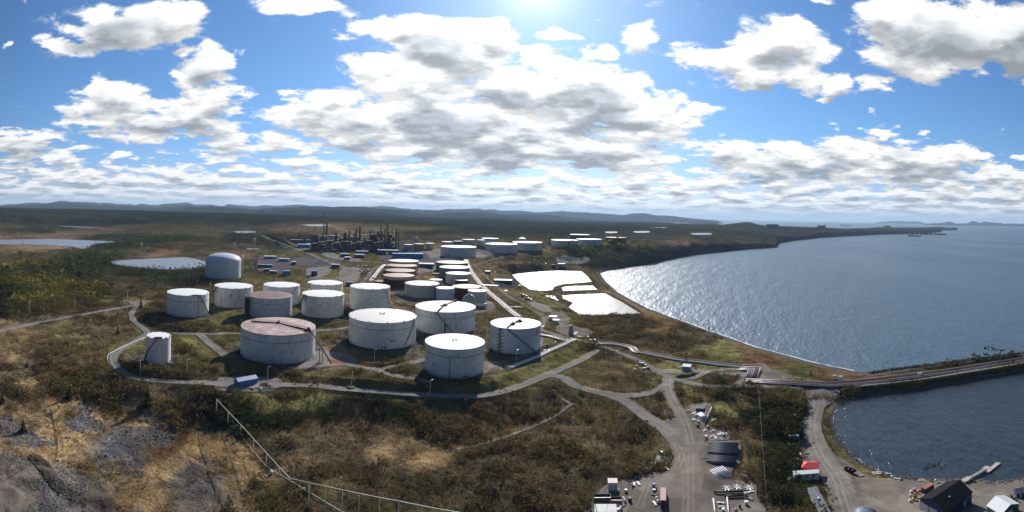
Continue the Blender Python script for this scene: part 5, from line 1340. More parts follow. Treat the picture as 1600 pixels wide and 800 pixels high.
C_blue = ribbed('blue_cladding', (.05,.18,.50)); C_lblue = ribbed('light_blue_roof', (.24,.36,.52), dirt=(.3,.38,.45)); C_navy = ribbed('navy_cladding', (.012,.028,.085), .5)
C_teal = ribbed('teal_cladding', (.02,.15,.19), .5); C_tealr = plain('teal_roof', (.25,.42,.46)); C_white = ribbed('white_cladding', (.66,.67,.68), 1.2); C_wroof = plain('trailer_roof', (.55,.56,.57), .5, dirt=(.3,.3,.3))
C_green = ribbed('green_cladding', (.015,.10,.065), .5); C_whroof = ribbed('white_metal_roof', (.72,.74,.75), .7); C_dkroof = plain('charcoal_shingles', (.014,.014,.018), .95, var=.3, scale=3, spec=.1); C_groof = plain('grey_membrane', (.15,.155,.165), .8)
C_redc = ribbed('red_container_side', (.17,.035,.030), .5); C_redt = ribbed('pink_container_top', (.42,.22,.20), .5); C_redbr = ribbed('rust_container_top', (.36,.15,.11), .5, dirt=(.4,.25,.2)); C_gw = plain('grey_white_wall', (.42,.44,.46), .6, dirt=(.3,.3,.3))
C_glass = plain('dark_glass', (.02,.025,.03), .15, spec=.6); C_door = plain('pale_door', (.55,.57,.58)); C_tan = plain('tan_door', (.36,.22,.08)); C_conc = plain('concrete', (.30,.29,.27), .9, var=.2, scale=1.5)
C_tent = plain('red_canopy', (.68,.06,.07), .7, var=.06); C_orange = plain('orange_plastic', (.65,.16,.03)); C_yellow = plain('yellow_paint', (.55,.38,.06)); C_pipeN = plain('dark_blue_pipe', (.060,.070,.100), .6, spec=.25); C_pipeW = plain('lilac_white_pipe', (.60,.58,.72), .35)
C_ply = plain('pale_plywood', (.42,.33,.26), .9); C_rubble = plain('rubble', (.15,.10,.065), .95, var=.4, scale=2); C_tyre = plain('tyre_rubber', (.02,.02,.02), .9)

# blue shed and its rubble by the perimeter road
P = on(384, 602); A_, B_ = two((372, 604.5), (403, 598.5), P[2]); u = B_ - A_; yw = math.atan2(u[1], u[0])
gable('shed', 'blue metal shed with light blue roof beside the perimeter road', 'shed', on(384, 599), yw, np.linalg.norm(u[:2]) * .98, 5.6, 3.0, 4.3, C_blue, C_lblue, .25, doors=[('W', 0, 2.2, 2.3, 0, plain('blue_door', (.04,.10,.26)), 'door')])
def mound(px, py, r, h, mat, name, label, kind=None, cat=None, seed=1):
    P = on(px, py); n, m_ = 18, 6; V = []; rr = np.random.default_rng(seed)
    for j in range(m_ + 1):
        for i in range(n):
            a = 2 * math.pi * i / n; q = r * (1 - j / m_) * (1 + .22 * math.sin(3 * a + seed) + .1 * rr.normal()); V.append((q * math.cos(a), q * .7 * math.sin(a), h * math.sin(j / m_ * math.pi / 2) * (1 + .15 * rr.normal()) - .3))
    Fc = [(j * n + i, j * n + (i + 1) % n, (j + 1) * n + (i + 1) % n, (j + 1) * n + i) for j in range(m_) for i in range(n)]
    o = MB().add(V, Fc).build(name, mat); o.location = tuple(map(float, P)); tag(o, label, cat, kind=kind); return o
mound(414, 601.5, 5.5, 1.3, C_rubble, 'rubble_heap', 'heap of rubble and brush beside the blue shed', cat='rubble heap')
for i, (x, y, yw) in enumerate([(394, 606.5, .2), (400, 604, .8), (407, 607, -.3)]):
    P = on(x, y); o = MB().box((0, 0, .15), (3.2, .5, .2)).box((.2, .4, .3), (2.6, .3, .12), .2).build('plank', M_WHITE); o.location = tuple(map(float, P)); o.rotation_euler = (0, 0, yw)
    tag(o, ['pale plank nearest the blue shed door', 'pale plank between the blue shed and the rubble', 'pale plank at the front of the rubble heap'][i], 'plank', 'planks beside the blue shed')

# light poles
def pole(name, label, P, h, mat=M_WHITE, r=.14, lean=(0, 0), group=None, cat='pole', arm=0.0, base=True):
    T_ = thing(name, label, cat, P, face_yaw(P), group)
    MB().tube([(0, 0, -.8), (lean[0] * h, lean[1] * h, h)], r, 8).build('mast', mat, T_)
    if base: MB().cyl((0, 0, -.4), r * 2.6, .7, 10).build('base', C_conc, T_)
    if arm: MB().tube([(0, 0, h - .2), (arm, 0, h + .3)], r * .7, 6).box((arm, 0, h + .2), (1.1, .5, .3)).build('lamp_head', M_GALV, T_)
    return T_
LPS = [(585, 567, 546, 'in the shadow of the tank with three black digits'), (806.5, 567, 547, 'in front of the tank with the flame emblem'), (672, 612, 594, 'on the bank left of the nearest white tank'), (219, 587, 563, 'beside the road corner left of the narrow tank'), (292, 583, 562, 'on the bank right of the narrow tank'), (418, 602, 573, 'in front of the largest pink roofed tank'),
       (199, 488, 455, 'beside the left road near the bend'), (117, 482, 466, 'at the end of the golden larches'), (328, 459, 440, 'between the first two white tanks'), (46, 491, 470, 'in the brown field at the far left'), (872, 521, 500, 'by the two white sheds'), (961, 566, 548, 'on the bushes below the pipe bend'), (1119, 588, 552, 'behind the pipe expansion loop')]
for x, yb, yt, w_ in LPS:
    P = on(x, yb); pole('lamp_post', 'slim pale lamp post ' + w_, P, max(5, zh(x, yt, P)), arm=1.2, group='lamp posts round the tank farm', cat='lamp post', r=.13)
P = on(548, 605); T_ = pole('flare_mast', 'leaning white mast on a round black base beside the perimeter road', P, max(6, zh(552, 581, P)), lean=(.10, 0), r=.22, base=False, cat='mast')
MB().cyl((0, 0, -.2), 2.6, .8, 20).build('base', M_BLACK, T_)
# guard rail round the left bend
GRL = smooth_line(picks([(226,529),(205,538),(188,546),(172,554),(168,560),(170,572)]), 4)
T_ = thing('guard_rail', 'long white guard rail along the outside of the left road bend', 'guard rail', GRL[0])
q = MB(); L0 = GRL[0]; q.tube([tuple(p - L0 + np.array([0, 0, .95])) for p in GRL], .22, 6); q.build('rail', M_WHITE, T_)
for p in GRL[::2]: MB().box(tuple(p - L0 + np.array([0, 0, .3])), (.25, .25, 1.5)).build('post', M_WHITE, T_)

# tall white frame fence across the near slope
TOPL = [(338,624),(356,643),(376,664),(396,686),(416,708),(436,730),(453,747.5),(482,754),(508,760),(534,765.5),(560,771),(592,777.5),(622,783),(652,789),(682,795),(712,800),(745,806)]
BOTL = [(346,651),(358,665),(377,684),(396,707),(416,731),(436,744),(455,756)] + [(482,797),(508,803),(534,808),(560,813),(592,820),(622,825),(652,830),(682,836),(712,840),(745,846)]
T_ = None
tops = []
for i, ((tx, ty), (bx, by)) in enumerate(zip(TOPL, BOTL)):
    P = on(tx, by); h = zh(tx, ty, P); tops.append(P + np.array([0, 0, h])); 
    if T_ is None: F0 = P.copy(); T_ = thing('fence', 'tall white frame fence of posts and a top rail running down the near slope', 'fence', P)
    MB().tube([tuple(P - F0 + np.array([0, 0, -.5])), tuple(P - F0 + np.array([0, 0, h]))], .19, 6).build('post', plain('yellowed_post', (.58,.56,.40)) if i > 7 else M_WHITE, T_)
MB().tube([tuple(p - F0) for p in tops], .17, 6).build('top_rail', M_WHITE, T_)
bl = picks([(346,651),(358,665),(377,684),(396,707),(416,731),(436,743),(456,755),(477,768),(500,782),(530,800),(600,830)]) + np.array([0, 0, .7])
MB().tube([tuple(p - F0) for p in bl], .15, 6).build('bottom_rail', M_WHITE, T_)
for x, y, lb in ((348, 641, 'upper'), (424, 741, 'middle'), (475, 769, 'lower')):
    P = on(x, y); o = MB().box((0, 0, .8), (1.3, .7, 1.2)).cyl((0, 0, 1.4), .3, .5, 8).build('junction_box', M_WHITE); o.location = tuple(map(float, P)); tag(o, lb + ' white junction box hanging on the tall frame fence', 'junction box', 'boxes on the frame fence')

# ---- pipelines: one thing per pipe
def pipeline(label, pts, r, mat, group, lift=.7, sup=18, cat='pipeline', smooth=2, z=None):
    L = smooth_line(pts, smooth) if smooth > 1 else np.array(pts, float)
    L = L.copy()
    if z is None: L[:, 2] = np.maximum(ground_z(L[:, 0], L[:, 1]), 0) + lift
    O = L[0].copy(); T_ = thing('pipeline', label, cat, O, 0, group)
    MB().tube([tuple(p - O) for p in L], r, 8).build('pipe', mat, T_)
    if sup:
        s_ = MB(); n = 0
        for a, b in zip(L[:-1], L[1:]):
            m_ = max(1, int(np.linalg.norm(b - a) / sup))
            for i in range(m_):
                p = a + (b - a) * i / m_ - O; yw = math.atan2(b[1] - a[1], b[0] - a[0]); n += 1
                if n < 90: MB().box((p[0], p[1], p[2] - r - .45), (.35, r * 2.6, .9), yw).build('sleeper', C_conc, T_) if (n % 3 == 0 and n < 60) else None
    return T_
def offset(L, d):
    L = np.array(L, float); out = []
    for i in range(len(L)):
        t = L[min(i + 1, len(L) - 1)] - L[max(i - 1, 0)]; t = t / (np.hypot(t[0], t[1]) + 1e-9)
        out.append(L[i] + np.array([-t[1] * d, t[0] * d, 0]))
    return np.array(out)
MAINP = picks([(728,406.5),(733,420),(741,432),(752,446),(763,457),(776,468),(790,480),(803,491),(815,499)])
cols = [M_PIPEP, M_PIPED, M_PIPEP, M_PIPEP, M_PIPED]
nm = ['outermost left pink white', 'dark', 'central pink white', 'right hand pink white', 'rusty right hand']
for i in range(5): pipeline(nm[i] + ' pipe of the long track running down past the dark red tank', offset(MAINP, (i - 2) * 1.7), .62, cols[i], 'pipes of the main track', 1.0)
RB1 = picks([(842,523),(860,527),(884,534),(896,533)]); RB2 = picks([(790,578),(812,569),(840,558),(858,549),(877,541),(897,531)])
for i in range(4): pipeline(['first', 'second', 'third', 'last'][i] + ' pipe behind the flame emblem tank counted from the far side', offset(RB1, (1.5 - i) * 1.5), .42, cols[i], 'pipes right of the flame tank', 1.0)
for i in range(4): pipeline(['inner dark', 'inner white', 'middle white', 'outer white'][i] + ' pipe along the foot of the bank by the flame tank', offset(RB2, (1.5 - i) * 1.5), .42, [M_PIPED, M_PIPEP, M_WHITE, M_WHITE][i], 'pipes along the bank', 1.0)
ERT = picks([(932,538),(948,538),(970,540),(988,545),(993,551),(1010,553),(1040,559),(1062,563),(1090,566),(1120,570),(1150,573),(1172,575.5)])
for i in range(5): pipeline(['farthest', 'second farthest', 'middle', 'second nearest', 'nearest'][i] + ' pipe of the bundle from the road bend to the expansion loop', offset(ERT, (2 - i) * 1.5), .5, [M_PIPEP, M_PIPED, M_PIPED, M_PIPEP, M_WHITE][i], 'pipes to the expansion loop', 1.0)
# expansion loop and causeway pipes
cp = pipe_c
for i in range(7):
    f = i / 6
    a = at_z(1169 + 19 * f, 577.5 - 4.5 * f, 6.5); b = at_z(1162 + 19 * f, 597.0 + 0.0 * f, 6.5)
    mt = [M_PIPEP, M_PIPEG, M_PIPEG, M_PIPEP, M_PIPED, M_RUST, M_PIPEP][i]
    lead = at_z(1150 + 10 * f, 577.0 - 4.5 * f, 6.5)
    tl = [np.array([p[0], p[1], 6.0]) for p in (lead, a, b)]
    o = pipeline(['leftmost', 'second', 'third', 'fourth', 'fifth', 'sixth', 'rightmost'][i] + ' cross pipe of the expansion loop beside the road', tl, .48, mt, 'pipes of the expansion loop', 1.0, sup=0, smooth=1, z=1)
st3 = np.c_[pipe_c, np.full(len(pipe_c), 6.0)]
start = at_z(1165, 597, 6.0); st3 = np.vstack([[start], st3])
M_RD = plain('red_oxide_pipe', (.26,.085,.065), .7, var=.4)
CWC = [M_PIPEP, M_PIPED, M_RD, M_PIPED, M_PIPEP, M_RUST, M_PIPED, M_PIPEG]
for i in range(8): pipeline(['seaward most', 'second', 'third', 'fourth', 'fifth', 'sixth', 'seventh', 'road side'][i] + ' pipe of the row along the causeway, counted from the open sea', offset(st3, (3.5 - i) * 1.15), .46, CWC[i], 'pipes along the causeway', 1.15, sup=26, smooth=1)
# boulders armouring the seaward side: far too many and irregular to count
bl_ = smooth_line(np.c_[cwN, np.zeros(len(cwN))], 30); bl_ = np.vstack([bl_, [bl_[-1] + np.array([*dN, 0]) * k for k in np.arange(3, 260, 3)]])
q = MB()
for p in bl_:
    for _ in range(5):
        x, y = p[0] + random.uniform(-3.2, 3.2), p[1] + random.uniform(-3.4, 2.0); s_ = random.uniform(.8, 2.0); z = max(0, float(ground_z(x, y)[0]))
        q.box((x, y, z + s_ * .2), (s_, s_ * random.uniform(.6, 1), s_ * .8), random.uniform(0, 3), random.uniform(-.5, .5), random.uniform(-.5, .5))
o = q.build('armour_stone', plain('dark_boulder', (.040,.040,.045), .9, var=.4)); tag(o, 'dark boulders armouring the seaward side of the causeway', kind='stuff')
q = MB()
for L_, n, w_ in ((harb, 900, 3.0), (cwS[::-1], 700, 2.0)):
    pp = smooth_line([(*p, 0) for p in L_], 12)
    for _ in range(n):
        p = pp[random.randrange(len(pp))]; x, y = p[0] + random.uniform(-w_, w_), p[1] + random.uniform(-w_, w_); z = float(ground_z(x, y)[0]); s_ = random.uniform(.25, .8)
        if z > -.5: q.box((x, y, max(z, -.1) + s_ * .15), (s_, s_ * .8, s_ * .7), random.uniform(0, 3), random.uniform(-.4, .4), random.uniform(-.4, .4))
o = q.build('shore_rocks', plain('shore_stone', (.13,.125,.12), .9, var=.5)); tag(o, 'stones scattered along the harbour shore', kind='stuff')
for x, y, w_, lb in ((1303.5, 592.5, 1.6, 'left of the pair of white huts on the causeway'), (1313.5, 594, 2.4, 'right and taller of the pair of white huts on the causeway'), (1437, 588.5, 2.0, 'half way along the causeway')):
    P = on(x, y); B_ = thing('equipment_hut', 'small white equipment hut, ' + lb, 'equipment hut', P + [0, 0, .3], face_yaw(P), 'white huts on the causeway'); MB().box((0, 0, 1.3), (w_ * 1.6, 2, 3.0)).build('body', M_WHITE, B_); MB().box((0, 0, 2.9), (w_ * 1.7, 2.3, .15)).build('roof', M_GALV, B_)
for x, y in ((1225, 592.5), (1265, 595), (1345, 588), (1390, 583), (1470, 572)):
    P = on(x, y + 2); B_ = thing('valve_station', 'cluster of small pipe valves on the causeway at ' + {1225: 'its landward start', 1265: 'the fork of the right hand road', 1345: 'the point right of the white huts', 1390: 'the corner where the beach begins', 1470: 'its open middle stretch'}[x], 'valve station', P + [0, 0, .6], face_yaw(P), 'valves on the causeway pipes')
    for k in range(3): MB().cyl((k * 1.6 - 1.6, 0, 0), .3, 1.9, 8).build('valve', [C_yellow, M_WHITE, M_RED][k], B_)

# pylon near the loop, power line crossing the right side
def pylon(label, P, h, w=3.0, mat=M_GALV, group='lattice pylons'):
    T_ = thing('pylon', label, 'pylon', P, face_yaw(P), group); q = MB()
    r_ = .10 * h / 12
    for sx in (-1, 1):
        for sy in (-1, 1): q.tube([(sx * w / 2, sy * w / 2, -.5), (sx * w * .12, sy * w * .12, h)], r_, 4)
    n = 6
    for i in range(n):
        z0, z1 = h * i / n, h * (i + 1) / n; a, b = w / 2 * (1 - .76 * i / n), w / 2 * (1 - .76 * (i + 1) / n)
        for s_ in (-1, 1): q.tube([(-a, s_ * a, z0), (b, s_ * b, z1)], r_ * .7, 3).tube([(a, s_ * a, z0), (-b, s_ * b, z1)], r_ * .7, 3)
    q.build('lattice', mat, T_)
    for z_ in (.82, .95): MB().box((0, 0, h * z_), (w * 1.5, .2 * h / 12, .2 * h / 12)).build('cross_arm', mat, T_)
    return T_
P = on(1193, 597); pylon('small lattice pylon beside the pipe expansion loop', P, max(6, zh(1193, 576, P)), 2.6)
for x, yb, yt, lb in ((397, 392, 371, 'tallest far pylon in front of the substation'), (366, 394, 378, 'far pylon right of the domed tank'), (36, 392, 372, 'far pylon in the bog before the blue lake'), (221, 396, 379, 'far pylon in front of the low spruce hill'), (377, 410, 398, 'pylon stub beside the narrow white pond')):
    P = on(x, yb); pylon(lb, P, max(14, zh(x, yt, P)), 7)
def wire(label, a, b, sag, r=.04, cat='power line'):
    pts = []
    for i in range(25):
        t_ = i / 24; p = a + (b - a) * t_; p = p - np.array([0, 0, sag * 4 * t_ * (1 - t_)]); pts.append(tuple(p - a))
    o = MB().tube(pts, r, 5).build('power_line', M_GALV); o.location = tuple(map(float, a)); tag(o, label, cat, 'power lines'); return o
P1 = on(1197, 640); pA = thing('utility_pole', 'wooden utility pole at the edge of the alders', 'utility pole', on(1185.5, 634), 0, 'utility poles'); MB().tube([(0, 0, -.5), (0, 0, 11)], .16, 8).build('post', M_WOODP, pA); MB().box((0, 0, 10.2), (2.4, .16, .16)).build('cross_arm', M_WOODP, pA)
pB = thing('utility_pole', 'wooden utility pole low on the slope right of the pipe yard', 'utility pole', on(1197, 812), 0, 'utility poles'); MB().tube([(0, 0, -.5), (0, 0, 10)], .16, 8).build('post', M_WOODP, pB); MB().box((0, 0, 9.4), (2.4, .16, .16)).build('cross_arm', M_WOODP, pB)
a = np.array(pA.location) + np.array([0, 0, 10.3]); b = np.array(pB.location) + np.array([0, 0, 9.5]); wire('thin power line hanging above the scrub between two wooden poles', a, b, 2.0, .02)
P = on(928, 790); pC = thing('utility_pole', 'grey utility pole behind the small white roofed shed at the yard edge', 'utility pole', P, 0, 'utility poles'); hC = zh(928, 727, P); MB().tube([(0, 0, -.5), (0, 0, hC)], .17, 8).build('post', M_WOODP, pC)
wire('guy wire running down from the grey utility pole to the bins', P + np.array([0, 0, hC - 1]), on(957, 792), 0.3, .06, 'guy wire')

# ---- near yard
P = on(957, 764); shed('shed', 'small pale shed with pinkish roof at the yard edge', 'shed', P, vy(P, 4), 4.0, 3.2, 3.6, C_gw, plain('pinkish_roof', (.60,.50,.44)), .05, doors=[('S', 0, 1.0, 2.0, 0, C_door, 'door')])
def open_bin(label, px, py, L, Wd, h, yaw, mat, nm='open_skip', cat='skip'):
    P = on(px, py); B_ = thing(nm, label, cat, P, vy(P, yaw)); a, b = L / 2, Wd / 2; q = MB()
    q.box((0, -b, h / 2), (L, .15, h)).box((0, b, h / 2), (L, .15, h)).box((-a, 0, h / 2), (.15, Wd - .3, h)).box((a, 0, h / 2), (.15, Wd - .3, h)); q.build('side_wall', mat, B_)
    MB().box((0, 0, .2), (L - .3, Wd - .3, .15)).build('floor', M_BLACK, B_)
    MB().box((0, -b, h + .05), (L + .1, .25, .12)).build('rim', M_GALV, B_); return B_
open_bin('dark open skip nearest the grey utility pole', 941, 781, 7.2, 3.0, 1.8, 4, M_DSTEEL); open_bin('brown open skip behind the cluttered flat roof', 962, 784, 5.0, 2.6, 1.4, 2, M_RUST)
P = on(946, 806); shed('flat_roofed_shed', 'flat pale roofed shed at the bottom edge left of the clutter', 'shed', P, vy(P, 3), 8.6, 5.0, 3.0, C_gw, plain('pale_roof', (.44,.47,.44)), 0)
container('long pink topped red container standing in the near yard', on(1036, 781), vy(on(1036, 781), 91), 9.6, C_redc, C_redt)
# clutter: each piece an object of its own
def clutter(spots, group, where, mats=None, s=1.0):
    names = ['crate', 'bag', 'pallet', 'drum', 'board', 'box']
    cols_ = {'white': M_WHITE, 'grey': M_GALV, 'dark': M_DSTEEL, 'orange': C_orange, 'yellow': C_yellow, 'tan': C_ply, 'blue': C_blue, 'rusty': M_RUST}
    for (x, y, k, c, ex) in spots:
        P = on(x, y); z = s * random.uniform(.85, 1.15); q = MB()
        if k == 'crate': q.box((0, 0, .55 * z), (1.3 * z, 1.1 * z, 1.1 * z)).box((0, 0, 1.14 * z), (1.4 * z, 1.2 * z, .1))
        elif k == 'bag': q.lathe([(.01, 0), (.62 * z, .08), (.72 * z, .5 * z), (.5 * z, .95 * z), (.01, 1.05 * z)], 10)
        elif k == 'pallet':
            for j in range(5): q.box(((j - 2) * .5 * z, 0, .32), (.34 * z, 2.2 * z, .06))
            for j in range(3): q.box((0, (j - 1) * .9 * z, .16), (2.4 * z, .16, .25))
        elif k == 'drum': q.cyl((0, 0, 0), .42 * z, 1.15 * z, 14).cyl((0, 0, .5 * z), .45 * z, .08, 14)
        elif k == 'board': q.box((0, 0, .25), (3.0 * z, 1.1 * z, .12), 0, .1).box((.3, .2, .4), (2.4 * z, .5, .1), .3)
        elif k == 'angle': q.box((0, 0, .3), (3.6 * z, .22, .22), 0, 0, .05).box((0, .15, .4), (3.6 * z, .06, .3))
        elif k == 'mast': q.tube([(0, 0, .2), (2.5 * z, 0, .5)], .16, 6)
        o = q.build({'angle': 'steel_angle', 'mast': 'steel_tube'}.get(k, k), cols_[c]); o.location = tuple(map(float, P)); o.rotation_euler = (0, 0, random.uniform(0, 3.1))
        tag(o, c + ' ' + {'angle': 'steel angle', 'mast': 'steel tube'}.get(k, k) + ' ' + ex + ' ' + where, {'angle': 'steel', 'mast': 'steel'}.get(k, k), group)
clutter([(1022,760,'crate','blue','farthest back in the row'),(1024,764,'drum','dark','just in front of the blue crate'),(1022,768,'crate','grey','in the middle of the row'),(1023,772,'pallet','dark','under a dark frame'),(1026,780,'bag','white','between the pallet and the board'),(1023,787,'board','white','nearest the bottom edge'),(1028,785,'bag','white','touching the container end')], 'clutter beside the pink topped container', 'beside the pink topped container')
clutter([(966,768,'bag','white','standing alone'),(978,768,'crate','white','right of the lone bag'),(974,780,'drum','white','in the middle'),(976,784,'bag','white','leaning on the drum'),(984,782,'crate','dark','at the right'),(963,791,'board','white','flat at the left'),(970,795,'bag','white','lowest left'),(972,789,'pallet','tan','near the brown skip'),(966,799,'crate','white','at the bottom edge'),(960,800,'pallet','grey','beside the flat roof'),(993,746,'board','grey','long and upright at the back'),(991,757,'board','white','below the long grey board'),(998,756,'board','grey','right of the pair of boards')], 'clutter between the shed and the yard', 'near the pale shed')
sp = [(1007 + (i % 6) * 6.5 + (i // 6) * 1.5, 724 + (i // 6) * 4.4) for i in range(18)]
wh = ['at the back left', 'second along the back', 'third along the back', 'fourth along the back', 'fifth along the back', 'at the back right', 'at the middle left', 'second in the middle', 'third in the middle', 'fourth in the middle', 'fifth in the middle', 'at the middle right', 'at the front left', 'second along the front', 'third along the front', 'fourth along the front', 'fifth along the front', 'at the front right']
clutter([(x, y, ['angle', 'angle', 'board', 'angle', 'mast'][i % 5], ['white', 'grey', 'white', 'dark', 'white'][(i * 3) % 5], wh[i]) for i, (x, y) in enumerate(sp)], 'scrap steel left of the yard track', 'of the scrap pile left of the track')
P = on(1035, 719); q = thing('sheet_stack', 'stack of flat grey sheets behind the scrap pile', 'sheet stack', P, vy(P, -4)); 
for i in range(4): MB().box((i * .3, i * .9 - 1, .25 + .14 * i), (7.5, 3.2, .12), .03 * i).build('sheet', plain('grey_sheet', (.22,.25,.28), .5), q)
clutter([(1030,707,'drum','dark','far'),(1034,709,'crate','grey','near')], 'boxes behind the grey sheets', 'behind the grey sheet stack')
# pipe stacks
def pipe_stack(label, c0, c1, n, r, L0, mat, layers=1, group='pipe stacks', jit=.0):
    """pipes laid side by side from c0 to c1 (pixels of the row's ends), each L0 long across"""
    A = on(*c0); B = on(*c1); u = (B - A)[:2]; w = np.linalg.norm(u); yw = math.atan2(u[1], u[0])
    T_ = thing('pipe_stack', label, 'pipe stack', (A + B) / 2, yw, group); st = w / max(1, n - 1)
    for k in range(layers):
        for i in range(n - k):
            j = random.uniform(-jit, jit)
            MB().cyl((-w / 2 + (i + .5 * k) * st, -L0 / 2 + j, r + .25 + k * r * 1.7), r, L0, 10, axis='Y').build('pipe', mat, T_)
    for s_ in (-.32, .32): MB().box((0, s_ * L0, .1), (w + 1, .3, .3)).build('bearer', M_WOODP, T_)
    return T_
pipe_stack('upper stack of long dark blue pipes laid across the yard', (1129, 712), (1131, 694.5), 14, .36, 15.6, C_pipeN, 2, jit=.5)
pipe_stack('lower stack of long dark blue pipes, nearer than its twin', (1126, 726), (1127.5, 716), 9, .36, 14.4, C_pipeN, 2, jit=.4)
pipe_stack('row of lilac white pipes pointing down the yard', (1117, 741), (1136.5, 739), 7, .25, 8.6, C_pipeW, 1, jit=.8)
pipe_stack('stack of dark blue sheeting pipes behind the white tubes', (1088.5, 640), (1100, 640), 7, .42, 5.0, C_pipeN, 1)
pipe_stack('bundle of white tubes slanting beside the track', (1094, 652), (1101, 650.5), 5, .28, 9.0, C_pipeW, 1, jit=.4)
o = pipeline('long white tube lying apart on the grass right of the bundle', [on(1101, 663), on(1112, 637.5)], .30, C_pipeW, 'loose tubes', .5, sup=0, smooth=1)
for x0, y0, x1, y1, lb in ((1114.5, 781, 1119, 815, 'left hand of two lilac white tubes at the bottom of the yard'), (1136, 779, 1140, 815, 'right hand of two lilac white tubes at the bottom of the yard')): pipeline(lb, [on(x0, y0), on(x1, y1)], .36, C_pipeW, 'loose tubes', .5, sup=0, smooth=1)
for x0, y0, x1, y1, lb in ((1115, 770.5, 1168, 769, 'far one of two long black beams'), (1132, 777, 1162, 776, 'short near one of two long black beams')): pipeline(lb, [on(x0, y0), on(x1, y1)], .45, M_BLACK, 'black beams', .55, sup=0, smooth=1)
# star shaped white castings
for i, (x, y) in enumerate(((1135.5, 763.5), (1151.5, 761.5), (1170.5, 762.5))):
    P = on(x, y); T_ = thing('propeller_casting', ['leftmost', 'middle', 'rightmost'][i] + ' of three white star shaped castings lying in the yard', 'casting', P, .3 * i, 'star shaped castings')
    MB().cyl((0, 0, .1), .55, .55, 12).build('hub', M_WHITE, T_)
    for k in range(8): a = k * math.pi / 4; MB().box((1.35 * math.cos(a), 1.35 * math.sin(a), .4), (2.1, .55, .12), a, .35).build('blade', M_WHITE, T_)
clutter([(1165,774,'crate','grey','left'),(1173,769,'board','white','tilted'),(1171,779,'board','grey','flat'),(1166,788,'crate','white','lone'),(1126,786,'board','white','upper'),(1127,792,'board','grey','lower'),(1130,799,'crate','white','bottom'),(1156,793,'drum','dark','right of the near tube'),(1150,799,'bag','tan','at the bottom edge'),(1161,744,'angle','white','beside the lilac pipes'),(1163,738,'angle','grey','above the other angle'),(1102,716,'angle','white','by the lower pipe stack')], 'clutter at the bottom of the pipe yard', 'among the pipes of the near yard')
clutter([(1101,673,'board','white','nearest the track'),(1103,684,'crate','white','alone on the gravel'),(1106,668,'bag','white','by the bank'),(1114,674,'board','grey','left'),(1113,682,'board','white','lower left'),(1118,684,'board','white','lower middle'),(1124,679,'pallet','white','large middle'),(1128,677,'board','white','tall middle'),(1131,681,'bag','white','right of the pallet'),(1135,678,'board','grey','far right'),(1127,686,'angle','white','front'),(1114,657,'board','white','high on the grass'),(1118.5,657,'bag','white','beside the high board')], 'white debris beyond the pipe stacks', 'of the white debris above the blue pipe stacks')
clutter([(1084,646,'board','white','upper left'),(1087,650,'crate','white','left'),(1092,648,'board','white','centre'),(1084,656,'pallet','grey','lower left'),(1091,660,'crate','grey','lower centre'),(1090,666,'crate','dark','lowest'),(1078,643,'board','tan','outermost'),(1076,641,'board','tan','far outermost'),(1095,646,'board','grey','right')], 'pieces round the slanting tubes', 'round the slanting white tubes')

# ---- right hand road: trailers, tent, container, boat
P = on(1259.5, 748); shed('office_trailer', 'white site trailer beside the red canopy', 'trailer', P, vy(P, 10), 12.6, 3.3, 3.1, C_white, C_wroof, 0, 'site trailers', windows=[('S', -3.6, .8, .8, 1.5, C_glass, 'window'), ('S', -.2, .8, .8, 1.5, C_glass, 'window'), ('S', 3.2, .8, .8, 1.5, C_glass, 'window')])
P = on(1281.5, 781); A_ = at_z(1269, 757.5, 9.5); B_ = at_z(1290.5, 797, 9.5); yw = math.atan2(B_[1] - A_[1], B_[0] - A_[0])
T_ = shed('office_trailer', 'long trailer with grey roof and one white vent, pointing down the slope', 'trailer', np.array([(A_[0] + B_[0]) / 2, (A_[1] + B_[1]) / 2, ground_z((A_[0] + B_[0]) / 2, (A_[1] + B_[1]) / 2)[0]]), yw, np.linalg.norm((B_ - A_)[:2]), 4.2, 3.2, C_gw, C_groof, 0, 'site trailers', doors=[('E', 0.0, 1.0, 2.1, .2, C_door, 'door')])
MB().box((-.5, 0, 3.7), (1.1, .9, .8)).build('roof_vent', M_WHITE, T_)
P = on(1266, 735); T_ = thing('canopy_tent', 'bright red canopy tent behind the white trailer', 'tent', P, vy(P, -4))
L_, W_, H_ = 8.6, 6.5, 2.9
MB().add([(-L_/2,-W_/2,H_),(L_/2,-W_/2,H_),(L_/2,W_/2,H_),(-L_/2,W_/2,H_),(-L_/6,0,H_+1.3),(L_/6,0,H_+1.3),(-L_/2,-W_/2,H_-.7),(L_/2,-W_/2,H_-.7),(L_/2,W_/2,H_-.7),(-L_/2,W_/2,H_-.7)], [(0,1,5,4),(1,2,5),(2,3,4,5),(3,0,4),(6,7,1,0),(7,8,2,1),(8,9,3,2),(9,6,0,3)]).build('canopy', C_tent, T_)
for sx in (-1, 1):
    for sy in (-1, 1): MB().tube([(sx*L_/2*.97, sy*W_/2*.97, -.3), (sx*L_/2*.97, sy*W_/2*.97, H_-.1)], .07, 6).build('leg', M_WHITE, T_)
P = on(1240.5, 687); container('teal container standing against the alder slope', P, vy(P, 3), 6.1, C_teal, C_tealr)
P = on(1243, 653); T_ = thing('gas_tank', 'round white gas tank half hidden in the bushes above the teal container', 'gas tank', P, 0); MB().lathe([(.01,.3),(.8,.5),(1.15,1.3),(.8,2.1),(.01,2.3)], 16).build('shell', M_WHITE, T_); MB().box((0, 0, .1), (1.6, 1.6, .5)).build('base', C_conc, T_)
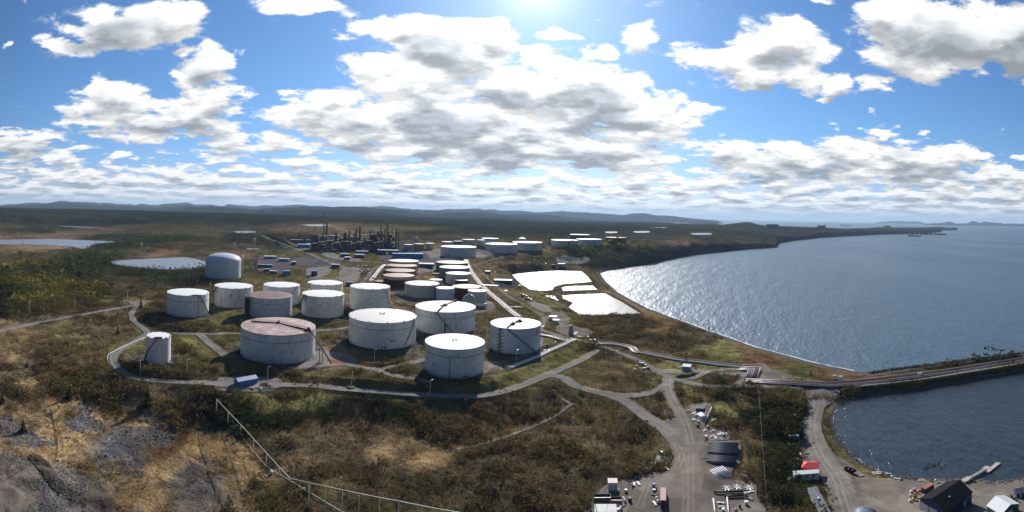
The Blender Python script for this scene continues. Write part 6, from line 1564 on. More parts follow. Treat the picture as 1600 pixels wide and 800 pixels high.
P = on(1234, 697); T_ = thing('gas_tank', 'small bluish gas tank left of the clutter below the teal container', 'gas tank', P, 0); MB().lathe([(.01,.2),(.6,.4),(.85,1.0),(.6,1.6),(.01,1.8)], 14).build('shell', C_tealr, T_); MB().box((0, 0, .1), (1.2, 1.2, .4)).build('base', C_conc, T_)
clutter([(1245,699,'board','grey','farthest'),(1244,706,'bag','white','second row left'),(1248,708,'board','white','large middle'),(1250,713,'crate','white','middle'),(1259,708,'board','tan','far right'),(1256,712,'angle','white','right'),(1247,720,'crate','white','left of the canopy'),(1243,722,'bag','blue','farthest left'),(1251,704,'drum','dark','centre back'),(1241,731,'bag','white','at the trailer roof end'),(1233,749,'board','white','left of the trailer'),(1262,780,'board','yellow','beside the grey roofed trailer'),(1264,784,'angle','tan','below the yellow board')], 'clutter round the red canopy', 'near the red canopy')
A_ = on(1319, 733); B_ = on(1338, 741); yw = math.atan2(B_[1] - A_[1], B_[0] - A_[0])
T_ = thing('boat', 'dark open boat hauled out on the gravel beside the harbour grass', 'boat', (A_ + B_) / 2, yw); Lb = 3.6
hull = []; 
for x, w, z0 in ((-3.4, .9, .5), (-2.4, 1.25, .2), (0, 1.45, .1), (2.2, 1.1, .25), (3.5, .15, .8)): hull.append([(x, -w, 1.5), (x, -w * .8, z0), (x, w * .8, z0), (x, w, 1.5)])
V = [p for s_ in hull for p in s_]; Fc = []
for i in range(4):
    for j in range(3): Fc.append((i*4+j, i*4+j+1, (i+1)*4+j+1, (i+1)*4+j))
Fc.append((0, 3, 2, 1)); hm = MB().add(V, Fc).build('hull', plain('dark_hull', (.02,.025,.025), .6), T_)
MB().box((-3.35, 0, 1.45), (.2, 1.9, .12)).box((-1.0, 0, 1.3), (.4, 2.5, .1)).box((1.2, 0, 1.3), (.4, 2.2, .1)).build('thwarts', M_WOODP, T_)
q = MB(); q.tube([(h_[0][0], h_[0][1], 1.5) for h_ in hull] + [(h_[3][0], h_[3][1], 1.5) for h_ in hull[::-1]], .09, 5); q.build('gunwale', M_DSTEEL, T_)
clutter([(1346,744,'board','tan','behind the dark boat'),(1394,746,'bag','white','at the waterline'),(1400,748,'board','white','on the grass tuft'),(1388,741,'board','grey','near the stones'),(1407,750,'bag','grey','beside the grass tuft')], 'debris on the harbour shore', 'on the harbour shore')
P = on(1370, 740); o = MB().box((0, 0, .3), (4.6, 3.0, .25)).box((1.2, .6, .5), (1.4, 1.2, .2), .3).build('plywood_sheet', C_ply); o.location = tuple(map(float, P)); o.rotation_euler = (0, 0, vy(P, 12)); tag(o, 'pale plywood platform on the harbour grass right of the boat', 'platform')
# quonset roof at the bottom edge
P = on(1327, 812); T_ = thing('arched_shed', 'blue grey arched roof shed at the bottom edge left of the dark building', 'shed', P + [0, -9, 0], vy(P, -8)); n = 20; R_ = 5.6; V = []
for y in (-9, 9):
    for i in range(n + 1): a = math.pi * i / n; V.append((R_ * math.cos(a), y, R_ * .72 * math.sin(a)))
Fc = [(i, i + 1, n + 2 + i, n + 1 + i)[::-1] for i in range(n)]; MB().add(V, Fc, True).build('roof', ribbed('blue_grey_arch', (.13,.17,.24), .5, 1), T_)
MB().add([v for v in V[n + 1:]], [tuple(range(n + 1))]).build('end_wall', C_gw, T_); q = MB(); q.tube([(R_ * 1.02 * math.cos(math.pi * i / n), 9.05, R_ * .73 * math.sin(math.pi * i / n)) for i in range(n + 1)], .14, 5); q.build('end_rim', M_WHITE, T_)
# dark building
gz0 = 4.0
R0 = at_z(1456, 779, gz0 + 7.2); R1 = at_z(1500, 750, gz0 + 7.2); RB_ = at_z(1526, 764, gz0 + 4.4)
u = (R1 - R0)[:2]; Lh = np.linalg.norm(u); u = u / Lh; nn = np.array([u[1], -u[0]]); hwid = abs(np.dot((RB_ - R1)[:2], nn)); yw = math.atan2(u[1], u[0]); c = (R0 + R1)[:2] / 2
print('dark building', Lh, hwid)
hwid = min(max(hwid, 7), 11)
gd = gable('warehouse', 'large navy warehouse with a charcoal roof beside the harbour', 'warehouse', (c[0], c[1], gz0 - .2), yw, Lh - .6, 2 * hwid - .8, 4.4, 7.3, C_navy, C_dkroof, .4,
      doors=[('W', hwid * .62, 4.6, 3.2, 0, C_door, 'garage_door'), ('W', -hwid * .05, 4.6, 3.2, 0, C_door, 'garage_door'), ('W', hwid * .28, 1.6, 2.6, 0, C_tan, 'door'), ('S', Lh * .22, 1.1, 2.2, .2, C_door, 'side_door')])
MB().box((-2, -hwid * .45, 6.1), (.9, .6, .35)).build('roof_vent', M_GALV, gd)
R0 = at_z(1556, 775, 9.6); R1 = at_z(1579, 788.5, 9.6); LE = at_z(1536, 787, 7.6); u = (R1 - R0)[:2]; L1 = np.linalg.norm(u); u /= L1; nn = np.array([u[1], -u[0]]); hw1 = abs(np.dot((LE - R0)[:2], nn)); yw = math.atan2(u[1], u[0]); c = (R0 + R1)[:2] / 2
print('green building', L1, hw1); hw1 = min(max(hw1, 3.5), 7)
gable('boathouse', 'green walled shed with bright white metal roof', 'shed', (c[0], c[1], 4.0), yw, L1 - .4, 2 * hw1 - .6, 3.6, 5.6, C_green, C_whroof, .3, doors=[('E', -.2, 3.2, 3.0, 0, C_door, 'garage_door'), ('S', -L1 * .1, .9, 1.1, 1.2, C_door, 'window')], group=None)
P = on(1596, 774); gable('shed', 'small blue shed with slate roof at the right edge', 'shed', P, vy(P, 20), 6.5, 4.6, 2.5, 3.7, plain('mid_blue_wall', (.04,.06,.13)), plain('slate_roof', (.16,.17,.20)), .3, doors=[('S', -1.2, 1.0, 2.0, 0, C_door, 'door'), ('S', .8, .8, .9, 1, C_door, 'window')])
A_ = at_z(1442, 763.5, 6.6); B_ = at_z(1457, 754.8, 6.6); yw = math.atan2((B_ - A_)[1], (B_ - A_)[0]); c = (A_ + B_) / 2
container('rusty red container between the warehouse and the water', (c[0], c[1], 4.0), yw + math.pi, 6.1, ribbed('dark_red_side', (.055,.022,.030), .5), C_redbr)
clutter([(1424,770,'bag','white','farthest left'),(1422,776,'drum','white','second left'),(1428,767,'crate','grey','at the back'),(1430,773,'bag','orange','at the back of the orange heap'),(1434,771,'drum','orange','beside the container'),(1437,768,'bag','orange','nearest the container'),(1430,778,'crate','dark','in the middle'),(1427,782,'bag','yellow','in front'),(1432,783,'bag','yellow','in front by the garage door'),(1422,784,'bag','white','lowest left'),(1444,751,'board','tan','behind the container'),(1452,748,'board','tan','longest behind the container'),(1438,751,'pallet','tan','left behind the container'),(1462,752,'bag','white','right of the container'),(1466,754,'board','grey','far right of the container'),(1482,747,'board','white','on the shore before the gangway'),(1491,746,'board','tan','nearest the gangway foot'),(1518,752,'crate','dark','right of the gangway foot'),(1575,779,'drum','dark','left behind the white roof'),(1580,777,'crate','rusty','behind the white roof'),(1584,781,'crate','dark','right behind the white roof'),(1588,784,'drum','dark','nearest the blue shed')], 'clutter round the warehouse', 'around the navy warehouse')
# floating dock
def deck(name, label, pts, z, mat, th=.35, w=None):
    P = [at_z(x, y, z) for x, y in pts]; O = P[0]; T_ = thing(name, label, 'dock', (O[0], O[1], 0))
    MB().prism([(p[0] - O[0], p[1] - O[1]) for p in P][::1], z - th, z).build('deck', mat, T_)
    for p in P: MB().tube([(p[0] - O[0], p[1] - O[1], -1.5), (p[0] - O[0], p[1] - O[1], z + .5)], .14, 6).build('pile', M_WOODP, T_)
    return T_
C_deck = ribbed('pale_deck_boards', (.48,.44,.41), .35, 1); C_green2 = ribbed('green_gangway', (.30,.32,.24), .5)
deck('dock_ramp', 'pale wooden ramp leaving the shore behind the warehouse', [(1501,750),(1512,743.5),(1520,745),(1509,753)], 1.7, C_deck)
deck('gangway', 'narrow greenish gangway from the ramp to the float', [(1514,744.8),(1537,731.5),(1541,733.5),(1519,746)], 1.2, C_green2)
deck('floating_dock', 'pale floating dock lying at the end of the gangway', [(1533.5,731.8),(1540,727.5),(1548,729),(1546,731.5),(1556.5,721.8),(1564,723.2),(1545,738),(1540,737),(1542,733.5)][:9], .7, C_deck)
# driftwood in the shallows
for i in range(9):
    x, y = 1440 + i * 4.2 + random.uniform(-2, 2), 733 - i * .7 + random.uniform(-3, 3); p = at_z(x, y, 0)
    o = MB().tube([(0, 0, .1), (random.uniform(1, 3), random.uniform(-1, 1.4), .35), (random.uniform(3.2, 5), random.uniform(-1, 2), .25)], .14, 5).build('driftwood', M_WOODP if i > 6 else M_BLACK); o.location = tuple(map(float, p)); tag(o, 'driftwood branch in the harbour shallows, number ' + ['one', 'two', 'three', 'four', 'five', 'six', 'seven', 'eight', 'nine'][i] + ' from the left', 'driftwood', 'driftwood in the shallows')
P = at_z(1321, 639.5, 0); o = MB().lathe([(.01,-.3),(1.3,-.1),(1.0,.5),(.4,.8),(.01,.9)], 9).build('rock', plain('pale_rock', (.5,.48,.46), .9)); o.location = tuple(map(float, P)); tag(o, 'pale rock standing in the water at the causeway corner', 'rock')
for x, y, lb in ((1306.5, 612, 'left'), (1310.5, 614.5, 'right')): 
    P = on(x, y); o = MB().box((0, 0, .5), (2.0, 1.5, 1.3), .5, .3, .2).build('boulder', plain('lichen_rock', (.35,.33,.31), .9)); o.location = tuple(map(float, P)); tag(o, lb + ' of two boulders at the corner of the causeway and the road', 'boulder', 'boulders at the road corner')

# ---- centre: shelter, vehicles, sheds
P = on(1073, 579); T_ = shed('shelter', 'light blue monopitch shelter beside the pipes and the road', 'shelter', P, vy(P, -12), 6.6, 5.6, 4.0, ribbed('pale_blue_wall', (.22,.30,.36), .8), plain('pale_blue_roof', (.62,.70,.74)), .10)
for x, y, lb in ((1059, 569, 'lower'), (1067, 562, 'upper')): pipeline(lb + ' of two short yellow white tubes left of the blue shelter', [on(x - 5, y + 6), on(x, y)], .22, C_yellow if lb == 'lower' else M_WHITE, 'short tubes', .5, sup=0, smooth=1)
def truck(label, P, yaw, cabm, L=6.2, bed=None, group='vehicles on the refinery roads', kind='pickup_truck', cat='pickup truck'):
    T_ = thing(kind, label, cat, P, yaw, group)
    MB().box((0, 0, .85), (L, 1.95, .7)).build('body', cabm, T_)
    MB().add([(-L*.02,-.9,1.2),(L*.30,-.9,1.2),(L*.30,.9,1.2),(-L*.02,.9,1.2),(.02*L,-.75,1.95),(L*.22,-.75,1.95),(L*.22,.75,1.95),(.02*L,.75,1.95)], [(0,1,5,4),(1,2,6,5),(2,3,7,6),(3,0,4,7),(4,5,6,7)]).build('cab', C_glass, T_)
    MB().box((L*.12, 0, 1.99), (L*.20, 1.5, .06)).build('cab_roof', cabm, T_)
    if bed: MB().box((-L*.27, 0, 1.5), (L*.44, 1.9, .8)).build('load', bed, T_)
    for sx in (-.32, .32):
        for sy in (-1, 1): MB().cyl((sx * L, sy * .95 - .12, .42), .42, .24, 12, axis='Y').build('wheel', C_tyre, T_)
    return T_
truck('white and blue pickup parked by the road junction', on(1003.5, 570.5), vy(on(1003, 570), -35), M_WHITE, 6.4, C_blue)
truck('dark flatbed truck behind the white pickup at the junction', on(1012, 577), vy(on(1012, 577), -30), M_DSTEEL, 6.0, None, kind='flatbed_truck', cat='truck')
clutter([(995,574,'crate','dark','left of the white pickup'),(998,577,'drum','dark','below the white pickup'),(992,577,'board','white','farthest left'),(1006,577,'crate','grey','between the two vehicles')], 'gear beside the parked trucks', 'at the road junction')
def tanker(label, P, yaw, L=13):
    T_ = thing('tanker_truck', label, 'tanker truck', P, yaw, 'tanker trucks'); o = MB().lathe([(.01,-L*.40),(1.3,-L*.39),(1.4,L*.3),(1.2,L*.32),(.01,L*.33)], 16).build('tank', plain('tanker_black', (.03,.035,.04), .3, spec=.6), T_); o.rotation_euler = (0, math.pi/2, 0); o.location = (-1, 0, 2.3)
    MB().box((L*.42, 0, 1.7), (2.3, 2.4, 2.6)).build('cab', M_WHITE, T_); MB().box((-1, 0, .85), (L, 1.6, .4)).build('chassis', M_BLACK, T_)
    for x in (-.42, -.3, .2, .42):
        for sy in (-1, 1): MB().cyl((x * L, sy * 1.1 - .15, .5), .5, .3, 12, axis='Y').build('wheel', C_tyre, T_)
tanker('farther of two dark tanker trucks parked beside the shore ponds', on(818, 464), vy(on(818, 464), -42)); tanker('nearer of two dark tanker trucks parked beside the shore ponds', on(825, 469.5), vy(on(825, 469), -42))
P = on(866, 502); shed('shed', 'larger white flat roofed shed at the road fork right of the flame tank', 'shed', on(864, 501), vy(P, -8), 8.2, 6, 4.8, C_gw, M_WHITE, 0, 'white sheds at the fork'); shed('shed', 'smaller white shed in front of the larger one at the road fork', 'shed', on(868.5, 505), vy(P, -8), 6.4, 5, 3.8, C_white, M_WHITE, 0, 'white sheds at the fork')
P = on(892, 522.5); T_ = thing('silo', 'grey tapered concrete silo with red and white top beside the road', 'silo', P, 0); hS = zh(892, 509, P); MB().cyl((0, 0, -.5), 2.6, hS + .5, 20, 2.1).build('wall', C_conc, T_)
for k in range(5): a = k * 1.256; MB().cyl((1.5 * math.cos(a), 1.5 * math.sin(a), hS), .35, 1.3, 8).build('beacon', [M_RED, M_WHITE][k % 2], T_)
clutter([(898,524,'crate','white','beside the silo'),(902,526,'bag','white','second'),(904,528,'crate','yellow','left yellow'),(908,528,'crate','yellow','right yellow'),(912,529,'drum','dark','after the yellow crates'),(916,526,'angle','white','tall'),(919,528,'crate','white','right'),(924,531,'board','grey','towards the road fork'),(930,533,'crate','grey','nearest the road fork'),(900,520,'board','white','behind')], 'equipment right of the silo', 'in the row right of the silo', s=1.3)
clutter([(848,510,'board','white','between the forks'),(855,540,'crate','rusty','first'),(862,545,'drum','rusty','second'),(850,547,'board','white','low'),(858,549,'crate','white','beside the outer pipes'),(868,536,'drum','white','third'),(886,533,'crate','dark','at the pipe corner'),(893,530,'drum','grey','at the right pipe corner')], 'valves and fittings by the flame tank', 'among the pipes right of the flame tank', s=1.2)
P = on(789, 444); T_ = shed('flat_building', 'wide low building with white lean roof and dark front beside the settling pond', 'building', on(786, 441), vy(P, -2), 30, 16, 4.2, plain('dark_wall', (.10,.10,.105)), plain('dull_white_sheet', (.55,.55,.55)), 0)
P = on(877, 416.5); shed('pump_house', 'pale pump house on the knoll above the settling ponds', 'pump house', P, vy(P, 0), 16, 9, 7, C_gw, M_WHITE, 0); P = on(865, 416); shed('pump_house', 'low navy annex left of the pale pump house', 'annex', P, vy(P, 0), 10, 6, 3.5, C_navy, C_groof, 0)
P = on(762, 427); shed('shed', 'small blue shed with white roof beside the road to the far tanks', 'shed', P, vy(P, 0), 9, 6, 4, C_blue, M_WHITE, 0); 
P = on(817, 456); shed('pump_house', 'tiny white hut at the corner of the largest pond', 'hut', on(812, 449), vy(P, 0), 3.5, 3, 3.5, M_DSTEEL, M_WHITE, 0)
clutter([(774,425,'board','white','upright'),(845,472,'bag','white','round'),(790,454,'board','white','lone'),(838,413,'board','white','left'),(846,412,'board','white','middle'),(853,412,'board','grey','right'),(827,411,'board','white','long left')], 'debris between the road and the ponds', 'between the road and the settling ponds', s=2.0)
P = on(765, 450); T_ = thing('pipe_bridge', 'pale steel pipe bridge where the pipe track crosses the road', 'pipe bridge', P, vy(P, -10), None); MB().box((0, 0, 4.2), (26, 3.0, .5)).build('deck', M_GALV, T_)
for x in (-11, -3, 5, 12): MB().box((x, 0, 2), (.5, 2.6, 4.4)).build('leg', M_GALV, T_)
P = on(806, 481); T_ = thing('pipe_culvert', 'pink white pipe crossing from the track to the road', 'pipe', P, vy(P, 4)); MB().tube([(-9, 0, 1.2), (9, 0, 1.4)], .7, 8).build('pipe', M_PIPEP, T_); MB().box((0, -2, .5), (16, 1.5, 2)).build('support', M_PIPED, T_)
pole('flare_mast', 'thin dark mast beside the road left of the white lean roof', on(765.5, 445), 17, M_DSTEEL, .5, cat='mast'); pole('antenna_mast', 'pale mast standing right of the domed tank', on(393, 422), 13, M_GALV, .4, cat='mast')
# left pipe rack at the foot of the brown row
pp_ = picks([(603,415.5),(596,419),(590,426),(583,435),(577,443)])
for i in range(3): pipeline(['left', 'middle', 'right'][i] + ' white pipe of the rack left of the brown tanks', offset(pp_, (i - 1) * 2.2), .55, [M_PIPEP, M_WHITE, M_PIPEP][i], 'pipes of the left rack', 1.5, sup=0)
P = on(625, 464); o = MB().box((0, 0, 3), (9, .4, 7), .4, .5).build('wall_panel', M_WHITE); o.location = tuple(map(float, on(622, 462))); tag(o, 'white slab leaning between the grey and brown tanks', 'panel')

# ---- refinery
M_R1 = plain('refinery_steel', (.060,.052,.060), .7, var=.4, scale=.1); M_R2 = plain('refinery_brown', (.085,.055,.050), .7, var=.4, scale=.1); M_R3 = plain('refinery_grey', (.13,.13,.15), .6, var=.3, scale=.1); M_R4 = plain('refinery_tan', (.26,.20,.16), .6, var=.3, scale=.1)
def column(px, ytop, yb, wpx, mat, label, kind='tower', cat='tower', group='columns of the refinery', platforms=3):
    P = on(px, yb); D = math.hypot(P[0], P[1]); r = wpx / F * D / 2; h = zh(px, ytop, P)
    T_ = thing(kind, label, cat, P, face_yaw(P), group)
    if kind == 'stack': MB().cyl((0, 0, -2), r * 1.25, h + 2, 14, r * .75).build('shaft', mat, T_); MB().cyl((0, 0, h), r * .9, h * .02, 14).build('tip', M_BLACK, T_)
    else:
        MB().lathe([(r * 1.1, -2), (r * 1.1, h * .15), (r, h * .17), (r, h * .93), (r * .6, h * .98), (.01, h)], 14).build('vessel', mat, T_)
        for i in range(platforms): MB().cyl((0, 0, h * (.35 + .6 * i / platforms)), r * 1.55, h * .015 + .4, 10).build('platform', M_R1, T_)
        MB().box((r * 1.3, 0, h * .5), (r * .35, r * .35, h)).build('ladder', M_R1, T_)
    return T_
column(505.5, 331, 386, 1.9, M_R1, 'tallest and thinnest stack of the refinery', 'stack', 'stack'); column(509.8, 346.5, 386, 2.4, M_R2, 'dark tower right beside the tallest stack', platforms=5); column(561.5, 353, 390, 2.6, M_R1, 'dark thick tower in the middle of the refinery', platforms=4)
column(604.5, 346, 390, 2.4, M_R4, 'tan tower with a dark cap near the right end', platforms=5); column(544.8, 368, 386, 2.0, plain('white_stack', (.62,.62,.60)), 'short white stack standing out before the dark columns', 'stack', 'stack'); column(612.5, 352, 390, 1.3, M_R4, 'thin pale stack right of the tan tower', 'stack', 'stack')
column(594.5, 351.5, 390, 1.6, M_R2, 'brown tower left of the tan tower'); column(590.5, 368.5, 384, 1.0, M_WHITE, 'short white vessel among the dark columns')
rr = np.random.default_rng(5)
xs = np.sort(rr.uniform(486, 622, 34))
side = ['at the left end', 'left of the middle', 'in the middle', 'right of the middle', 'at the right end']
for i, x in enumerate(xs):
    yt = rr.uniform(357, 373) if 530 < x < 622 else rr.uniform(362, 376)
    column(x, yt, 389, rr.uniform(1.3, 3.0), [M_R1, M_R2, M_R3, M_R4][rr.choice(4, p=[.4, .3, .2, .1])], ['slim', 'stout', 'short', 'tall', 'plain'][i % 5] + ' process column, number ' + str(i + 1) + ' counted from the refinery left end', platforms=2)
def framewk(x0, x1, ytop, yb, label, mat):
    P = on((x0 + x1) / 2, yb); D = math.hypot(P[0], P[1]); w = (x1 - x0) / F * D; h = zh((x0 + x1) / 2, ytop, P); dp = min(w, 18)
    T_ = thing('process_unit', label, 'process unit', P, face_yaw(P), 'process units of the refinery'); nx = max(2, int(w / 7)); nz = max(2, int(h / 6)); q = MB()
    for i in range(nx + 1):
        for y in (-dp / 2, dp / 2): q.box((-w / 2 + w * i / nx, y, h / 2), (.9, .9, h))
    for k in range(1, nz + 1): q.box((0, 0, h * k / nz), (w + .4, dp + .4, .7))
    q.build('frame', mat, T_)
    for _ in range(nx * nz + 2):
        MB().box((rr.uniform(-w / 2 + 2, w / 2 - 2), rr.uniform(-dp / 2.2, dp / 2.2), h * (rr.integers(0, nz) + .5) / nz), (rr.uniform(3, 7), rr.uniform(3, 6), h / nz * .95)).build('vessel', [M_R1, M_R2, M_R3][rr.integers(0, 3)], T_)
for i, (x0, x1, yt, m_) in enumerate([(488,500,373,M_R1),(498,514,368,M_R2),(514,530,374,M_R1),(530,545,372,M_R1),(546,560,370,M_R3),(558,574,367,M_R1),(574,590,366,M_R1),(585,598,361,M_R1),(596,608,366,M_R2),(607,617,366,M_R2)]):
    framewk(x0, x1, yt, 389 - (i % 3) * 1.5, ['lowest left', 'brown tower side', 'flat left', 'white stack side', 'grey central', 'central', 'right central', 'blue topped', 'tan tower side', 'solid dark red right end'][i] + ' process unit of the refinery', m_)
def fbld(x, y, wpx, h, lb, wm, rm, yaw=0, dp=14, name='industrial_building'):
    P = on(x, y); D = math.hypot(P[0], P[1]); shed(name, lb, 'building', P, vy(P, yaw), wpx / F * D, dp, h, wm, rm, 0, 'blue buildings round the refinery')
C_lb2 = plain('pale_blue_wall2', (.20,.28,.36)); C_bl = plain('bright_blue_wall', (.05,.18,.42)); C_sl = plain('slate_blue_wall', (.05,.075,.13)); C_slr = plain('slate_blue_roof', (.16,.24,.34)); C_mar = plain('maroon_wall', (.10,.035,.05))
for a_ in [(475,386,20,7,'bright blue long shed left of the refinery',C_bl,plain('sky_blue_roof',(.16,.40,.60)),-4,22),(484,384,12,6,'pale blue end of the long shed beside the refinery',C_lb2,C_lb2,0,18),(470,378,28,6,'long pale blue roof behind the left end of the refinery',C_mar,C_slr,-3,16),(460,377,12,5,'maroon fronted building by the road junction',C_mar,C_gw,0,14),(502,372.5,20,6,'grey roofed hall behind the tallest stack',C_sl,C_slr,0,20),(523,372,14,7,'pale roofed hall right of the tallest stack',C_gw,M_GALV,0,20),
    (523,393.5,10,6,'navy block under the yellow crane',C_sl,C_slr,0,14),(539,401,14,6,'slate blue block nearest the pale roofed hut',C_sl,C_slr,2,16),(543,405.5,9,5,'hut with a pale blue roof in front of the slate block',C_sl,plain('bright_roof',(.5,.6,.66)),-8,14),(562,402,15,6,'slate blue hall with maroon right end',C_mar,C_slr,-3,20),(566,396.5,20,6,'teal blue hall behind the slate blue hall',plain('tealblue',(.03,.09,.13)),C_slr,0,18),
    (606,397,32,9,'long blue office block with white doors',C_sl,plain('blue_grey_roof',(.22,.27,.34)),0,20),(605,398.6,3,5,'small white porch before the blue office block',M_WHITE,M_WHITE,0,4),(637,403,48,9,'very long sloping bright blue building before the brown tanks',C_bl,plain('blue_sheet_roof',(.10,.26,.50)),6,14),
    (422,404,18,5,'pale roofed building left of the car park',C_lb2,plain('sky_white_roof',(.5,.58,.66)),0,14),(444,408,16,5,'light blue roofed building above the car park',C_lb2,plain('sky_white_roof2',(.45,.55,.66)),-4,12),(459,413,7,5,'white roofed hut beside the car park',C_sl,M_WHITE,0,9),(491,430,9.5,7,'navy container like block at the front of the pale lot',C_sl,C_bl,0,9),(447.5,430,11,7,'blue block beside the track behind the middle tanks',C_bl,C_slr,0,9),(427,427,12,4,'low maroon trailer left of the blue block',C_mar,C_gw,-6,8),(417,424,10,4,'grey trailer left of the maroon one',C_sl,C_slr,0,8),(524,417.5,12,5,'carport with a white roof at the road curve',C_sl,M_WHITE,0,8),(545,446,9,5,'navy hut hidden behind the middle tanks',C_sl,C_bl,0,7),
    (660,414,36,3,'low grey blue roofs below the long blue building',C_sl,plain('lilac_roof',(.25,.28,.38)),-3,22),(683,430,14,3,'low pale slab roof between the tank rows',C_conc,C_conc,0,10),(608,448,26,3,'pale wall at the foot of the nearest brown tank',C_conc,C_lb2,0,3),(415,417,24,4,'narrow long grey roof left of the fence',C_sl,plain('grey_blue_roof',(.25,.30,.34)),-12,8)]:
    fbld(*a_)
for i in range(11):
    x0 = 486 + i * 12; framewk(x0, x0 + 11, 380 - (i * 7 % 5), 391.5, ['first', 'second', 'third', 'fourth', 'fifth', 'sixth', 'seventh', 'eighth', 'ninth', 'tenth', 'last'][i] + ' low dark unit from the left along the refinery front', [M_R1, M_R2, M_R1][i % 3])
P = on(526, 391); T_ = thing('crane', 'yellow crane boom leaning in front of the refinery', 'crane', P, vy(P, 0)); MB().box((0, 0, 2.5), (6, 4, 4)).build('cab', C_yellow, T_); MB().tube([(0, 0, 4), (-12, 0, 16)], .9, 6).build('boom', C_yellow, T_)
# car park: cars
def make_car(label, P, yaw, mat):
    T_ = thing('parked_car', label, 'car', P, yaw, 'cars in the refinery car park')
    MB().box((0, 0, .75), (4.6, 1.85, .75)).build('body', mat, T_); MB().add([(-1.7,-.85,1.1),(1.2,-.85,1.1),(1.2,.85,1.1),(-1.7,.85,1.1),(-1.1,-.7,1.6),(.6,-.7,1.6),(.6,.7,1.6),(-1.1,.7,1.6)], [(0,1,5,4),(1,2,6,5),(2,3,7,6),(3,0,4,7),(4,5,6,7)]).build('cabin', C_glass, T_); return T_
cm = {'dark': plain('car_dark', (.03,.03,.04), .3, spec=.6), 'silver': plain('car_silver', (.45,.47,.5), .3, .3), 'white': plain('car_white', (.7,.7,.7), .4), 'maroon': plain('car_red', (.22,.03,.03), .3), 'blue': plain('car_blue', (.04,.08,.2), .3)}
protos = {}
rowy = [(402.5, 483, 495, 5), (405.8, 485, 506, 6), (409.3, 492, 516, 7), (412.3, 494, 514, 6), (418.5, 519, 530, 5), (421.5, 521, 532, 4)]
rown = ['back row', 'second row', 'third row', 'fourth row', 'far row by the carport', 'near row by the carport']; ordn = ['first', 'second', 'third', 'fourth', 'fifth', 'sixth', 'seventh']
for ri, (y, x0, x1, n) in enumerate(rowy):
    for i in range(n):
        x = x0 + (x1 - x0) * i / (n - 1); c_ = ['dark', 'silver', 'dark', 'maroon', 'white', 'blue', 'dark'][(i + ri * 2) % 7]; P = on(x, y); lb = c_ + ' car ' + ordn[i] + ' from the left in the ' + rown[ri]
        if c_ in protos: dup(protos[c_], P, vy(P, 80 + rr.uniform(-6, 6)), lb)
        else: protos[c_] = make_car(lb, P, vy(P, 80), cm[c_])
# substation: rows of gantries
P0 = None
for j in range(4):
    for i in range(7):
        x = 419 + i * 6.6 + j * 1.5; y = 386 + j * 3.0 + i * .6
        if x > 466: continue
        P = on(x, y); lb = 'grey substation gantry, ' + ordn[i] + ' from the left in the ' + ['back', 'second', 'third', 'front'][j] + ' row'
        if P0 is None:
            P0 = thing('gantry', lb, 'gantry', P, face_yaw(P), 'gantries of the substation')
            for s_ in (-3, 3): MB().box((s_, 0, 4.5), (.7, .7, 10)).build('post', plain('gantry_grey', (.30,.30,.34)), P0)
            MB().box((0, 0, 9), (7, .6, .6)).build('beam', plain('gantry_beam', (.30,.30,.34)), P0)
        else: dup(P0, P, face_yaw(P), lb)
P = on(446, 388); fbld(446, 388.5, 7, 3, 'white roofed control hut in the substation', C_sl, M_WHITE, 0, 6)
clutter([(560 + (i % 5) * 3.2 + (i // 5), 417 + (i // 5) * 3.1, ['crate', 'board', 'bag', 'board'][i % 4], ['white', 'grey', 'white', 'rusty', 'white'][i % 5], ordn[i % 5] + ' from the left in ' + ['the back', 'the second', 'the third', 'the front'][i // 5] + ' row') for i in range(20)], 'laydown yard material', 'of the laydown yard', s=2.2)
# ---- far coast: buildings, ship, jetty
P = on(1207, 355.3); T_ = thing('headland_building', 'long dark building on the skyline of the headland', 'building', P, face_yaw(P)); D = math.hypot(P[0], P[1]); MB().box((0, 0, 10), (19 / F * D, 60, 30)).build('wall', M_R3, T_); MB().box((0, 0, 25.6), (19.5 / F * D, 62, 1.0)).build('roof', M_R1, T_)
P = on(1283.5, 356.8); T_ = thing('headland_building', 'dark block with a tall right corner on the point of the headland', 'building', P, face_yaw(P)); D = math.hypot(P[0], P[1]); MB().box((0, 0, 9), (12.5 / F * D, 60, 34)).build('wall', M_R3, T_); MB().box((5.2 / F * D, 0, 28), (1.6 / F * D, 20, 8)).build('roof_cabin', M_R1, T_)
P = on(1324, 359.5); T_ = thing('headland_building', 'low white building by the shore of the headland', 'building', P, face_yaw(P)); D = math.hypot(P[0], P[1]); MB().box((0, 0, 4), (9 / F * D, 40, 10)).build('wall', M_WHITE, T_); MB().box((0, 0, 9.6), (9.4 / F * D, 42, 1)).build('roof', M_GALV, T_)
P = at_z(1322, 352.6, 0); D = math.hypot(P[0], P[1]); T_ = thing('cargo_ship', 'distant ship lying off the headland', 'ship', P, face_yaw(P)); w = 19 / F * D
MB().prism([(-w/2, -15), (w*.42, -15), (w/2, 0), (w*.42, 15), (-w/2, 15)], -1, 16).build('hull', M_R1, T_); MB().box((-w * .40, 0, 27), (w * .08, 22, 22)).build('deckhouse', M_R4, T_); MB().tube([(w * .2, 0, 16), (w * .2, 0, 34)], 2, 6).build('mast', M_R1, T_)
A_ = at_z(1361, 365.0, 0); B_ = at_z(1476, 367.2, 0); T_ = thing('jetty', 'long thin jetty trestle standing in the bay off the far point', 'jetty', A_, 0); d = B_ - A_
MB().tube([(0, 0, 13), (d[0], d[1], 13)], 1.6, 4).build('deck', M_R1, T_)
for i in range(17): MB().box((d[0] * i / 16, d[1] * i / 16, 6), (20 if i % 3 else 46, 24, 15)).build('pier', M_R1, T_)
